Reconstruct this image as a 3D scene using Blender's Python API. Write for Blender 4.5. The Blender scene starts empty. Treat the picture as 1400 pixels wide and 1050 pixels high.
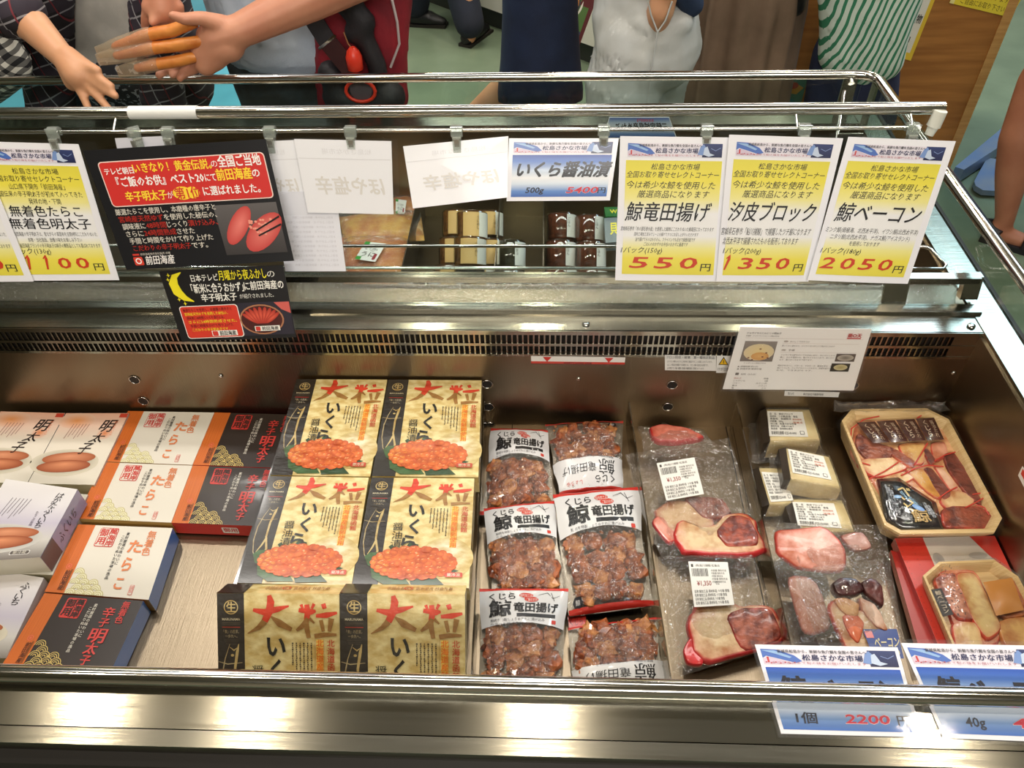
import bpy, math, random
from mathutils import Vector, Matrix, noise
random.seed(7)
SC = bpy.context.scene
COL = SC.collection
# ---------------------------------------------------------------- camera
FPX, PITCH, YAW, ROLL = 1070.0, math.radians(44.8), math.radians(-3.2), math.radians(1.8)
CAM = Vector((0, 0, 1.55))
cy, sy, cp, sp = math.cos(YAW), math.sin(YAW), math.cos(PITCH), math.sin(PITCH)
F_ = Vector((sy*cp, cy*cp, -sp)); R0 = Vector((cy, -sy, 0)); D0 = F_.cross(R0)
R_ = R0*math.cos(ROLL) + D0*math.sin(ROLL); D_ = D0*math.cos(ROLL) - R0*math.sin(ROLL)
cd = bpy.data.cameras.new('camera'); cam = bpy.data.objects.new('camera', cd); COL.objects.link(cam)
cd.sensor_width = 36.0; cd.lens = 36.0*FPX/1400.0; cd.clip_start = 0.02
m = Matrix((R_, -D_, -F_)).transposed().to_4x4(); m.translation = CAM
cam.matrix_world = m; SC.camera = cam
# ---------------------------------------------------------------- light
SC.view_settings.view_transform = 'Standard'; SC.view_settings.look = 'None'
SC.view_settings.gamma = 1.0; SC.view_settings.use_curve_mapping = False
SC.view_settings.exposure = 0.0
w = bpy.data.worlds.new('world'); SC.world = w; w.use_nodes = True
w.node_tree.nodes['Background'].inputs[0].default_value = (0.80, 0.86, 1.0, 1)
w.node_tree.nodes['Background'].inputs[1].default_value = 0.3
def lamp(loc, power, color, size, shape='DISK', sy_=None, target=None):
    l = bpy.data.lights.new('lamp_and_fill_light', 'AREA'); l.energy = power; l.color = color
    l.shape = shape; l.size = size
    if sy_: l.size_y = sy_
    o = bpy.data.objects.new('lamp_and_fill_light', l); COL.objects.link(o); o.location = loc
    if target is not None:
        o.rotation_euler = (Vector(target)-Vector(loc)).to_track_quat('-Z', 'Y').to_euler()
    return o
WARM = (1.0, 0.86, 0.66); NEUT = (1.0, 0.95, 0.88); COLD = (0.62, 0.82, 1.0)
for lx in (-1.5, -0.95, 0.0, 1.25):
    lamp((lx, 0.36, 2.72), 5.5, WARM, 0.12)
for lx in (-1.75, -0.62, -0.02, 1.15):
    lamp((lx, 3.3, 2.72), 15, WARM, 0.13)
for lx in (-1.3, 0.05, 1.4):
    lamp((lx, 1.75, 2.72), 10, NEUT, 0.13)
lamp((-1.4, 3.75, 2.7), 30, NEUT, 2.4, 'RECTANGLE', 0.3)
lamp((-0.2, 1.28, 2.7), 19, NEUT, 3.0, 'RECTANGLE', 0.16)  # added panel, stretched along the case for long highlights on the tubes
lamp((0.3, -1.7, 2.7), 80, NEUT, 2.4, 'RECTANGLE', 0.5, target=(0, .9, .7))  # added soft fill behind the viewer, brightens the cards and upright boxes
lamp((2.35, 3.0, 2.7), 60, COLD, 1.3, 'RECTANGLE', 1.3)
lamp((0.6, 4.3, 2.7), 40, NEUT, 3.0, 'RECTANGLE', 0.3)
# ---------------------------------------------------------------- pixel -> point on a real plane
def ray(px, py):
    return (R_*((px-700)/FPX) + D_*((py-525)/FPX) + F_)
def az(px, py, z):
    d = ray(px, py); return CAM + d*((z-CAM.z)/d.z)
def ay(px, py, y):
    d = ray(px, py); return CAM + d*(y/d.y)
def ax(px, py, x):
    d = ray(px, py); return CAM + d*(x/d.x)
def ad(px, py, depth):
    return CAM + ray(px, py)*depth
def apl(px, py, p0, n):
    d = ray(px, py); return CAM + d*((Vector(p0)-CAM).dot(n)/d.dot(n))
# ---------------------------------------------------------------- materials
def s2l(c):
    r = []
    for x in c[:3]:
        x /= 255.0
        r.append(x/12.92 if x <= 0.04045 else ((x+0.055)/1.055)**2.4)
    return tuple(r)
MATS = {}
def pm(name, rgb, rough=0.5, metal=0.0, coat=0.0, spec=0.5, bump=None, attr=False, noise_col=None, alpha=None, sss=0, aniso=0):
    """principled material; bump=(scale, strength, stretch_vec); noise_col=(rgb2, scale)"""
    if name in MATS: return MATS[name]
    mt = bpy.data.materials.new(name); mt.use_nodes = True; nt = mt.node_tree; b = nt.nodes['Principled BSDF']
    b.inputs['Base Color'].default_value = (*s2l(rgb), 1)
    b.inputs['Roughness'].default_value = rough; b.inputs['Metallic'].default_value = metal
    b.inputs['Coat Weight'].default_value = coat; b.inputs['Coat Roughness'].default_value = 0.08
    b.inputs['Specular IOR Level'].default_value = spec
    if sss: b.inputs['Subsurface Weight'].default_value = sss; b.inputs['Subsurface Radius'].default_value = (0.012, 0.006, 0.004); b.inputs['Subsurface Scale'].default_value = 0.5
    if alpha is not None: b.inputs['Alpha'].default_value = alpha
    if aniso:
        b.inputs['Anisotropic'].default_value = aniso; tg = nt.nodes.new('ShaderNodeTangent'); tg.direction_type = 'RADIAL'; tg.axis = 'X'; nt.links.new(tg.outputs[0], b.inputs['Tangent'])
    tc = nt.nodes.new('ShaderNodeTexCoord')
    src = None
    if attr:
        a = nt.nodes.new('ShaderNodeVertexColor'); a.layer_name = 'Col'; src = a.outputs['Color']
        nt.links.new(src, b.inputs['Base Color'])
    if noise_col:
        n = nt.nodes.new('ShaderNodeTexNoise'); n.inputs['Scale'].default_value = noise_col[1]; n.inputs['Detail'].default_value = 5
        mp = nt.nodes.new('ShaderNodeMapping'); nt.links.new(tc.outputs['Object'], mp.inputs['Vector'])
        if len(noise_col) > 2: mp.inputs['Scale'].default_value = noise_col[2]
        nt.links.new(mp.outputs['Vector'], n.inputs['Vector'])
        rp = nt.nodes.new('ShaderNodeValToRGB'); rp.color_ramp.elements[0].position = 0.38; rp.color_ramp.elements[1].position = 0.62
        nt.links.new(n.outputs['Fac'], rp.inputs['Fac'])
        mx = nt.nodes.new('ShaderNodeMix'); mx.data_type = 'RGBA'
        if attr:
            mx.blend_type = 'MULTIPLY'; mx.inputs[0].default_value = 1.0
            rp.color_ramp.elements[0].color = (*s2l(noise_col[0]), 1); rp.color_ramp.elements[1].color = (1, 1, 1, 1)
            nt.links.new(src, mx.inputs[6]); nt.links.new(rp.outputs['Color'], mx.inputs[7])
            nt.links.new(mx.outputs[2], b.inputs['Base Color'])
        else:
            rp.color_ramp.elements[0].color = (*s2l(noise_col[0]), 1); rp.color_ramp.elements[1].color = (*s2l(rgb), 1)
            nt.links.new(rp.outputs['Color'], b.inputs['Base Color'])
    if bump:
        n = nt.nodes.new('ShaderNodeTexNoise'); n.inputs['Scale'].default_value = bump[0]; n.inputs['Detail'].default_value = 4
        mp = nt.nodes.new('ShaderNodeMapping'); nt.links.new(tc.outputs['Object'], mp.inputs['Vector'])
        if len(bump) > 2: mp.inputs['Scale'].default_value = bump[2]
        nt.links.new(mp.outputs['Vector'], n.inputs['Vector'])
        bp = nt.nodes.new('ShaderNodeBump'); bp.inputs['Strength'].default_value = bump[1]; bp.inputs['Distance'].default_value = 0.002
        nt.links.new(n.outputs['Fac'], bp.inputs['Height']); nt.links.new(bp.outputs['Normal'], b.inputs['Normal'])
    MATS[name] = mt
    return mt
def glassy(name, tint=(245, 250, 250), rough=0.03, extra=0.0, bump=None, white=None, k=1.0):
    """thin clear sheet: see-through with fresnel reflection, optional milky share"""
    if name in MATS: return MATS[name]
    mt = bpy.data.materials.new(name); mt.use_nodes = True; nt = mt.node_tree; nt.nodes.clear()
    out = nt.nodes.new('ShaderNodeOutputMaterial'); tr = nt.nodes.new('ShaderNodeBsdfTransparent'); gl = nt.nodes.new('ShaderNodeBsdfGlossy')
    tr.inputs['Color'].default_value = (*s2l(tint), 1); gl.inputs['Roughness'].default_value = rough
    fr = nt.nodes.new('ShaderNodeFresnel'); fr.inputs['IOR'].default_value = 1.5
    ge = nt.nodes.new('ShaderNodeNewGeometry'); io = nt.nodes.new('ShaderNodeMapRange'); io.inputs['To Min'].default_value = 1.5; io.inputs['To Max'].default_value = 1/1.5
    nt.links.new(ge.outputs['Backfacing'], io.inputs['Value']); nt.links.new(io.outputs[0], fr.inputs['IOR'])
    ad_ = nt.nodes.new('ShaderNodeMath'); ad_.operation = 'ADD'; ad_.use_clamp = True; ad_.inputs[1].default_value = extra
    mx = nt.nodes.new('ShaderNodeMixShader')
    if k != 1.0:
        mu = nt.nodes.new('ShaderNodeMath'); mu.operation = 'MULTIPLY'; mu.inputs[1].default_value = k
        nt.links.new(fr.outputs[0], mu.inputs[0]); nt.links.new(mu.outputs[0], ad_.inputs[0])
    else: nt.links.new(fr.outputs[0], ad_.inputs[0])
    nt.links.new(ad_.outputs[0], mx.inputs[0])
    nt.links.new(tr.outputs[0], mx.inputs[1]); nt.links.new(gl.outputs[0], mx.inputs[2])
    last = mx.outputs[0]
    if white:
        df = nt.nodes.new('ShaderNodeBsdfDiffuse'); df.inputs['Color'].default_value = (*s2l(white[0]), 1)
        m2 = nt.nodes.new('ShaderNodeMixShader'); m2.inputs[0].default_value = white[1]
        nt.links.new(last, m2.inputs[1]); nt.links.new(df.outputs[0], m2.inputs[2]); last = m2.outputs[0]
    if bump:
        tc = nt.nodes.new('ShaderNodeTexCoord'); n = nt.nodes.new('ShaderNodeTexNoise'); n.inputs['Scale'].default_value = bump[0]
        n.inputs['Detail'].default_value = 3; n.inputs['Distortion'].default_value = 1.5
        nt.links.new(tc.outputs['Object'], n.inputs['Vector'])
        bp = nt.nodes.new('ShaderNodeBump'); bp.inputs['Strength'].default_value = bump[1]; bp.inputs['Distance'].default_value = 0.004
        if len(bump) > 2:   # creased: facets meeting in folds
            vo = nt.nodes.new('ShaderNodeTexVoronoi'); vo.inputs['Scale'].default_value = bump[2]; bp.inputs['Distance'].default_value = 0.012
            ml = nt.nodes.new('ShaderNodeVectorMath'); ml.operation = 'MULTIPLY_ADD'; ml.inputs[1].default_value = (.03, .03, .03)
            nt.links.new(n.outputs['Color'], ml.inputs[0]); nt.links.new(tc.outputs['Object'], ml.inputs[2]); nt.links.new(ml.outputs[0], vo.inputs['Vector'])
            nt.links.new(vo.outputs['Distance'], bp.inputs['Height'])
        else: nt.links.new(n.outputs['Fac'], bp.inputs['Height'])
        nt.links.new(bp.outputs[0], gl.inputs['Normal'])
    nt.links.new(last, out.inputs[0]); MATS[name] = mt
    return mt
PRINT = pm('printed_card', (255, 255, 255), 0.45, coat=0.25, attr=True)
PRINTG = pm('printed_gloss_board', (255, 255, 255), 0.35, coat=0.6, attr=True)
PAPERB = pm('wrinkled_print_board', (255, 255, 255), 0.35, coat=0.7, attr=True, bump=(60, 0.55, (1, 1.8, 1)), noise_col=((222, 205, 170), 55, (1, 1.8, 1)))
STEEL = pm('brushed_steel', (160, 157, 145), 0.20, 1.0, bump=(12, 0.12, (0.8, 14, 14)), aniso=.75)
STEELW = pm('tray_steel', (140, 126, 106), 0.33, 1.0, bump=(24, 0.14, (30, 1.0, 1.0)))
CHROME = pm('polished_tube_steel', (215, 213, 208), 0.12, 1.0)
DARKM = pm('dark_recess', (28, 24, 20), 0.6)
GLASS = glassy('clear_glass', (240, 247, 245), 0.02)
GLASSD = glassy('misted_glass', (225, 235, 235), 0.12, 0.12, bump=(180, 0.6))
FILM = glassy('crinkled_film', (252, 251, 249), 0.11, 0.09, bump=(40, 0.9, 70), white=((245, 240, 232), 0.045), k=1.7)
FILMT = glassy('tight_film', (253, 253, 252), 0.05, 0.0, bump=(34, 0.3), white=((245, 240, 232), 0.01), k=.32)
LAM = glassy('laminate_film', (253, 253, 253), 0.06, 0.0, bump=(9, 0.4), white=((240, 240, 245), 0.02), k=.35)
ACRYL = glassy('clear_plastic', (238, 242, 238), 0.05, 0.10, white=((230, 235, 230), 0.18))
# ---------------------------------------------------------------- object helpers
def put(o, parent=None):
    COL.objects.link(o)
    if parent is not None: o.parent = parent
    return o
def tag(o, label, cat, group=None, kind=None):
    o['label'] = label; o['category'] = cat
    if group: o['group'] = group
    if kind: o['kind'] = kind
    return o
def empty(name, loc, label, cat, group=None):
    o = bpy.data.objects.new(name, None); o.location = loc; o.empty_display_size = 0.02; COL.objects.link(o)
    tag(o, label, cat, group); return o
def structure(o):
    o['kind'] = 'structure'; return o
class MB:
    def __init__(s): s.v = []; s.f = []; s.m = []; s.c = []; s.mats = []; s.sm = []
    def mi(s, mat):
        if mat not in s.mats: s.mats.append(mat)
        return s.mats.index(mat)
    def add(s, vs, fs, mat, col=(1, 1, 1), smooth=False):
        n = len(s.v); k = s.mi(mat)
        s.v += [tuple(p) for p in vs]
        if col and isinstance(col[0], (tuple, list)): s.c += [tuple(c) for c in col]
        else: s.c += [tuple(col)]*len(vs)
        for f in fs: s.f.append(tuple(i+n for i in f)); s.m.append(k); s.sm.append(smooth)
    def box(s, p0, p1, mat, col=(1, 1, 1)):
        (a, b, c), (d, e, f) = p0, p1
        vs = [(a, b, c), (d, b, c), (d, e, c), (a, e, c), (a, b, f), (d, b, f), (d, e, f), (a, e, f)]
        s.add(vs, [(3, 2, 1, 0), (4, 5, 6, 7), (0, 1, 5, 4), (1, 2, 6, 5), (2, 3, 7, 6), (3, 0, 4, 7)], mat, col)
    def hexa(s, q, h, mat, col=(1, 1, 1), n=None, sidecol=None):
        """quad q (TL,TR,BR,BL) extruded by h along -n"""
        q = [Vector(p) for p in q]
        if n is None: n = -(q[1]-q[0]).cross(q[3]-q[0]).normalized()
        lo = [p-n*h for p in q]
        s.add(q, [(3, 2, 1, 0)], mat, col)
        s.add(lo, [(0, 1, 2, 3)], mat, sidecol or col)
        sc = sidecol or col
        for i in range(4):
            j = (i+1) % 4
            cc = sc[i] if isinstance(sc[0], (tuple, list)) else sc
            s.add([q[i], q[j], lo[j], lo[i]], [(0, 1, 2, 3)], mat, cc)
    def prism(s, outline, mat, axis='x', a=0, b=1, col=(1, 1, 1)):
        """outline of (p,q) extruded along axis from a to b"""
        n = len(outline)
        def P(t, p): return {'x': (t, p[0], p[1]), 'y': (p[0], t, p[1]), 'z': (p[0], p[1], t)}[axis]
        vs = [P(a, p) for p in outline]+[P(b, p) for p in outline]
        fs = [(i, (i+1) % n, n+(i+1) % n, n+i) for i in range(n)]+[tuple(range(n-1, -1, -1)), tuple(range(n, 2*n))]
        s.add(vs, fs, mat, col)
    def tube(s, pts, r, mat, seg=12, col=(1, 1, 1), caps=True):
        pts = [Vector(p) for p in pts]; rs = r if isinstance(r, (list, tuple)) else [r]*len(pts)
        vs = []; up = None
        for i, p in enumerate(pts):
            t = (pts[min(i+1, len(pts)-1)]-pts[max(i-1, 0)]).normalized()
            if up is None: up = Vector((0, 0, 1)) if abs(t.z) < 0.9 else Vector((1, 0, 0))
            a = t.cross(up).normalized(); b = a.cross(t).normalized(); up = b
            for k in range(seg):
                an = 2*math.pi*k/seg; vs.append(p+(a*math.cos(an)+b*math.sin(an))*rs[i])
        fs = []
        for i in range(len(pts)-1):
            for k in range(seg):
                k2 = (k+1) % seg; fs.append((i*seg+k, i*seg+k2, (i+1)*seg+k2, (i+1)*seg+k))
        s.add(vs, fs, mat, col, True)
        if caps:
            s.add(vs[:seg], [tuple(range(seg))], mat, col); s.add(vs[-seg:], [tuple(range(seg-1, -1, -1))], mat, col)
    def lathe(s, base, axis, prof, mat, seg=20, col=(1, 1, 1), cap=True, smooth=True):
        """prof: list of (t along axis, r)"""
        base = Vector(base); axis = Vector(axis).normalized(); a = axis.orthogonal().normalized(); b = axis.cross(a)
        vs = [base+axis*t+(a*math.cos(2*math.pi*k/seg)+b*math.sin(2*math.pi*k/seg))*r for t, r in prof for k in range(seg)]
        fs = [(i*seg+k, i*seg+(k+1) % seg, (i+1)*seg+(k+1) % seg, (i+1)*seg+k) for i in range(len(prof)-1) for k in range(seg)]
        s.add(vs, fs, mat, col, smooth)
        if cap:
            s.add(vs[:seg], [tuple(range(seg-1, -1, -1))], mat, col); s.add(vs[-seg:], [tuple(range(seg))], mat, col)
    def build(s, name, parent=None, origin=None):
        me = bpy.data.meshes.new(name)
        og = Vector(origin) if origin is not None else Vector((0, 0, 0))
        me.from_pydata([(p[0]-og.x, p[1]-og.y, p[2]-og.z) for p in s.v], [], s.f)
        for mt in s.mats: me.materials.append(mt)
        me.polygons.foreach_set('material_index', s.m); me.polygons.foreach_set('use_smooth', s.sm)
        at = me.color_attributes.new('Col', 'FLOAT_COLOR', 'POINT')
        flat = []
        for c in s.c: flat += [c[0], c[1], c[2], 1.0]
        at.data.foreach_set('color', flat)
        o = bpy.data.objects.new(name, me)
        COL.objects.link(o)
        if parent is not None:
            o.parent = parent; o.location = og-Vector(parent.location)
        else: o.location = og
        return o
def own(mb, name, label, cat, group=None, **k):
    c = [sum(p[i] for p in mb.v)/len(mb.v) for i in range(3)]; c[2] = min(p[2] for p in mb.v)
    return tag(mb.build(name, origin=c, **k), label, cat, group)
# ---------------------------------------------------------------- lettering
TXT = {}
def glyphs(t, bold=0.0):
    dense = any('\u4e00' <= ch <= '\u9fff' for ch in t)
    bold = 0.0 if dense else min(bold*0.6, 0.03)
    k = (t, bold)
    if k not in TXT:
        c = bpy.data.curves.new('t', 'FONT'); c.body = t; c.resolution_u = 2 if len(t) < 9 else 1; c.offset = bold; c.dimensions = '2D'
        o = bpy.data.objects.new('t', c); me = o.to_mesh()
        TXT[k] = ([(v.co.x, v.co.y) for v in me.vertices], [tuple(p.vertices) for p in me.polygons])
        o.to_mesh_clear(); bpy.data.objects.remove(o); bpy.data.curves.remove(c)
    return TXT[k]
def C(*rgb): return s2l(rgb)
class Sheet(MB):
    """printed face with its own (u right, v down) measure"""
    def __init__(s, q, W, H, hf=None, mat=None):
        MB.__init__(s); s.k = 0; s.q = [Vector(p) for p in q]; s.W = W; s.H = H; s.hf = hf; s.mat = mat or PRINT
        a, b, c, d = s.q; s.n = -((b-a)+(c-d)).cross((d-a)+(c-b)).normalized()
    def pt(s, u, v, L=0):
        a, b, c, d = s.q; x = u/s.W; y = v/s.H
        p = (a*(1-x)+b*x)*(1-y)+(d*(1-x)+c*x)*y
        h = L*0.00022+s.k*1.5e-6+(s.hf(x, y) if s.hf else 0)
        return p+s.n*h
    def add(s, *a, **k):
        s.k += 1; MB.add(s, *a, **k)
    def poly(s, pts, col, L=1):
        s.add([s.pt(u, v, L) for u, v in pts], [tuple(range(len(pts)))], s.mat, col)
    def rect(s, u0, v0, u1, v1, col, L=1, col2=None, col3=None, ns=1):
        """col (top) -> col2 (bottom) gradient, horizontal strips"""
        if s.hf: ns = max(ns, 6)
        k0 = s.k
        nx = 8 if s.hf else 1
        for i in range(ns):
            for j in range(nx):
                t0 = i/ns; t1 = (i+1)/ns; x0 = u0+(u1-u0)*j/nx; x1 = u0+(u1-u0)*(j+1)/nx
                c2 = col2 or col
                f = lambda t: tuple(col[k]*(1-t)+c2[k]*t for k in range(3))
                va = v0+(v1-v0)*t0; vb = v0+(v1-v0)*t1
                s.k = k0
                s.add([s.pt(x0, va, L), s.pt(x1, va, L), s.pt(x1, vb, L), s.pt(x0, vb, L)], [(3, 2, 1, 0)], s.mat, [f(t0), f(t0), f(t1), f(t1)])
    def grad(s, u0, u1, stops, L=1):
        for (v0, c0), (v1, c1) in zip(stops, stops[1:]): s.rect(u0, v0, u1, v1, c0, L, c1)
    def rrect(s, u0, v0, u1, v1, r, col, L=1):
        pts = []
        for cx_, cy_, a0 in ((u1-r, v0+r, -90), (u1-r, v1-r, 0), (u0+r, v1-r, 90), (u0+r, v0+r, 180)):
            for k in range(5):
                a = math.radians(a0+k*22.5); pts.append((cx_+r*math.cos(a), cy_+r*math.sin(a)))
        s.poly(pts, col, L)
    def disk(s, u, v, ru, rv, col, L=1, cc=None, rot=0, n=16, hx=0, hy=0):
        cr, sr = math.cos(rot), math.sin(rot)
        vs = [s.pt(u+hx*ru, v+hy*rv, L)]
        for k in range(n):
            a = 2*math.pi*k/n; x = ru*math.cos(a); y = rv*math.sin(a); vs.append(s.pt(u+x*cr-y*sr, v+x*sr+y*cr, L))
        s.add(vs, [(0, 1+(k+1) % n, 1+k) for k in range(n)], s.mat, [cc or col]+[col]*n)
    def ring(s, u, v, r0, r1, col, L=1, a0=0, a1=360, n=16, sq=1.0):
        vs = []
        for k in range(n+1):
            a = math.radians(a0+(a1-a0)*k/n)
            for r in (r0, r1): vs.append(s.pt(u+r*math.cos(a), v-r*sq*math.sin(a), L))
        s.add(vs, [(2*k, 2*k+1, 2*k+3, 2*k+2) for k in range(n)], s.mat, col)
    def stroke(s, pts, w0, col, L=1):
        """brush stroke polyline, width tapering by list or number"""
        n = len(pts); vs = []
        for i, (u, v) in enumerate(pts):
            a = pts[max(0, i-1)]; b = pts[min(n-1, i+1)]; du, dv = b[0]-a[0], b[1]-a[1]; l = math.hypot(du, dv) or 1
            w_ = (w0[i] if isinstance(w0, (list, tuple)) else w0)/2
            vs += [s.pt(u-dv/l*w_, v+du/l*w_, L), s.pt(u+dv/l*w_, v-du/l*w_, L)]
        s.add(vs, [(2*i, 2*i+1, 2*i+3, 2*i+2) for i in range(n-1)], s.mat, col)
    def text(s, t, u0, v0, v1, col, L=2, w=None, shear=0.0, bold=0.0, align='l', rot=0, split=None, flip=False):
        """line of lettering between rows v0..v1; w squeezes to a width; split=(col2, y) two-tone"""
        vs, fs = glyphs(t, bold)
        if not vs: return
        k = (v1-v0)/0.93; xm = max(x for x, y in vs); x_0 = min(x for x, y in vs)
        kx = k if w is None else w/max(xm-x_0, 1e-6)
        tw = (xm-x_0)*kx; off = {'l': 0, 'c': -tw/2, 'r': -tw}[align]
        cr, sr = math.cos(rot), math.sin(rot); out = []; cs = []
        dense = bold > 0 and any('\u4e00' <= ch <= '\u9fff' for ch in t)
        if dense:
            b_ = min(bold, .05)*1.3
            for dx, dy in ((b_, 0), (0, b_*.7), (b_, b_*.7)):
                o2 = []
                for x, y in vs:
                    gx = (x+dx-x_0)*kx+off+shear*(y+0.08)*k; gy = -(y+dy-0.85)*k
                    if flip: gx = -gx
                    o2.append(s.pt(u0+gx*cr-gy*sr, v0+gx*sr+gy*cr, L))
                s.add(o2, fs, s.mat, col)
        for x, y in vs:
            gx = (x-x_0)*kx+off+shear*(y+0.08)*k; gy = -(y-0.85)*k
            if flip: gx = -gx
            out.append(s.pt(u0+gx*cr-gy*sr, v0+gx*sr+gy*cr, L))
            cs.append(split[0] if split and y < split[1] else col)
        s.add(out, fs, s.mat, cs)
    def vtext(s, t, u, v, size, col, L=2, step=None, bold=0.0, du=0.0, shear=0.0, wx=1.0):
        st = step or size*1.02
        for i, ch in enumerate(t):
            if ch != ' ': s.text(ch, u+du*i, v+st*i, v+st*i+size, col, L, w=None if wx == 1.0 else size*wx, bold=bold, align='c', shear=shear)
# ================================================================ ROOM
def slab(name, p0, p1, mat, kind=True):
    mb = MB(); mb.box(p0, p1, mat); o = mb.build(name)
    return structure(o) if kind else o
FLOORM = pm('floor_vinyl', (114, 130, 108), 0.22, noise_col=((102, 118, 98), 3.0), bump=(6, 0.05))
FLOORB = pm('blue_floor_vinyl', (92, 176, 200), 0.28, noise_col=((84, 166, 190), 4.0))
WALLM = pm('wall_plaster', (206, 196, 176), 0.8, noise_col=((196, 186, 166), 8))
CEILM = pm('ceiling_tile', (150, 138, 118), 0.8, noise_col=((136, 124, 104), 3))
slab('floor', (-5, -3, -0.1), (5, 7, 0), FLOORM)
slab('ceiling', (-5, -3, 2.75), (5, 7, 2.85), CEILM)
slab('wall_back', (-5, 7, 0), (5, 7.1, 2.75), WALLM)
slab('wall_left', (-5.1, -3, 0), (-5, 7, 2.75), WALLM)
slab('wall_right', (5, -3, 0), (5.1, 7, 2.75), WALLM)
slab('wall_front', (-5, -3.1, 0), (5, -3, 2.75), WALLM)
# sky-blue floor covering on the left behind the shoppers
slab('floor_blue', (-4.99, 1.62, 0.0), (-1.0, 5.6, 0.004), FLOORB)
# ================================================================ FREEZER
XL, XR, XO = -1.5, 0.642, 0.70
YN, YM = 0.357, 0.888
ZT = 0.57
fz = empty('display_freezer', (-0.4, 0.95, 0), 'long stainless steel island freezer with open trays and glass guards', 'freezer')
mb = MB()
CAB = pm('cabinet_panel', (70, 68, 62), 0.45, 0.3, noise_col=((60, 58, 52), 5))
mb.box((XL, 0.262, 0.0), (XO, 1.615, 0.50), CAB)
mb.build('cabinet', fz, (-0.4, 0.95, 0))
# near basin
mb = MB()
mb.box((XL, YN, 0.50), (XR, YM, ZT), STEELW)
mb.box((XL, 0.330, 0.50), (XR, YN, 0.766), STEELW)
mb.box((XR, 0.30, 0.50), (XR+0.012, 0.95, 0.772), STEELW)
mb.box((XL, YM, 0.50), (XR+0.012, YM+0.012, 0.728), STEELW)
for k in range(1, 6):
    x = XL+(XR-XL)*k/6+0.02
    mb.box((x, YN, ZT), (x+0.0015, YM, ZT+0.0006), DARKM)
mb.build('basin', fz, (0, YN, 0.5))
# vent grille in two rows below the middle ledge
mb = MB(); mb2 = MB()
mb2.box((XL, YM+0.014, 0.722), (XR, YM+0.0165, 0.776), DARKM)
mb.box((XL, YM-0.001, 0.772), (XR+0.012, YM+0.002, 0.780), STEEL)
mb.box((XL, YM-0.001, 0.7495), (XR, YM+0.002, 0.7545), STEEL)
mb.box((XL, YM-0.001, 0.728), (XR, YM+0.002, 0.7325), STEEL)
x = XL
i = 0
while x < XR-0.036:
    mb.box((x, YM, 0.7325), (x+0.0023, YM+0.003, 0.7725), STEEL); x += 0.0082
mb.box((XR-0.036, YM, 0.7325), (XR, YM+0.003, 0.7725), STEEL)
o = mb.build('vent_grille', fz, (0, YM, 0.73)); o['kind'] = 'stuff'
mb2.build('vent_recess', fz, (0, YM, 0.73))
# holes with shelf studs
for (px, py) in ((184, 519), (196, 548), (666, 525), (668, 556), (670, 582), (919, 526), (913, 556), (1166, 527), (908, 583)):
    p = ay(px, py, YM-0.0005); mb = MB()
    mb.lathe(p, (0, -1, 0), [(0, 0.0078), (0.0008, 0.0078)], DARKM, 16)
    mb.tube([p+Vector((0.0085*math.cos(a*math.pi/8), -0.0008, 0.0085*math.sin(a*math.pi/8))) for a in range(17)], 0.0008, CHROME, 5)
    mb.build('mounting_hole', fz, p)
for (px, py) in ((302, 514), (791, 518), (1304, 510)):
    p = ay(px, py, YM-0.0005); mb = MB(); mb.lathe(p, (0, -1, 0), [(0, 0.004), (0.0015, 0.0035), (0.002, 0.0015)], CHROME, 10)
    mb.build('screw', fz, p)
for (px, py) in ((801, 443), (1328, 446)):
    p = az(px, py, 0.781); mb = MB(); mb.lathe(p, (0, 0, 1), [(0, 0.006), (0.002, 0.0055), (0.003, 0.002)], CHROME, 12)
    mb.build('screw', fz, p)
# middle ledge (two steps) and near ledge (tube + sloped lip + strip)
mb = MB()
mb.prism([(YM, 0.7765), (YM, 0.780), (0.926, 0.780), (0.9275, 0.7865), (0.9465, 0.7865), (0.9465, 0.5), (0.906, 0.5), (0.906, 0.7765)], STEEL, 'x', XL, XR+0.013)
mb.build('middle_ledge', fz, (0, YM, 0.73))
mb = MB()
mb.prism([(0.330, 0.50), (0.330, 0.772), (0.352, 0.7745), (0.358, 0.772), (0.358, 0.50)], STEEL, 'x', XL, XR+0.013)
mb.prism([(0.330, 0.50), (0.330, 0.772), (0.2985, 0.7655), (0.2985, 0.50)], STEEL, 'x', XL, XR+0.06)
mb.build('near_ledge', fz, (0, 0.33, 0.5))
mb = MB()
mb.prism([(0.2965, 0.5), (0.2965, 0.768), (0.281, 0.7665), (0.280, 0.758), (0.280, 0.5)], STEEL, 'x', XL, XR+0.06)
mb.build('bumper_strip', fz, (0, 0.28, 0.5))
mb = MB()
mb.prism([(0.280, 0.4), (0.280, 0.753), (0.268, 0.748), (0.262, 0.735), (0.262, 0.4)], pm('dark_bumper', (52, 50, 48), 0.35, 0.5), 'x', XL, XR+0.06)
mb.build('kick_panel', fz, (0, 0.27, 0.4))
mb = MB(); mb.tube([(XL, 0.3395, 0.7895), (XR+0.05, 0.3395, 0.7895)], 0.0098, CHROME, 24)
mb.build('near_tube', fz, (0, 0.343, 0.79))
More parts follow.
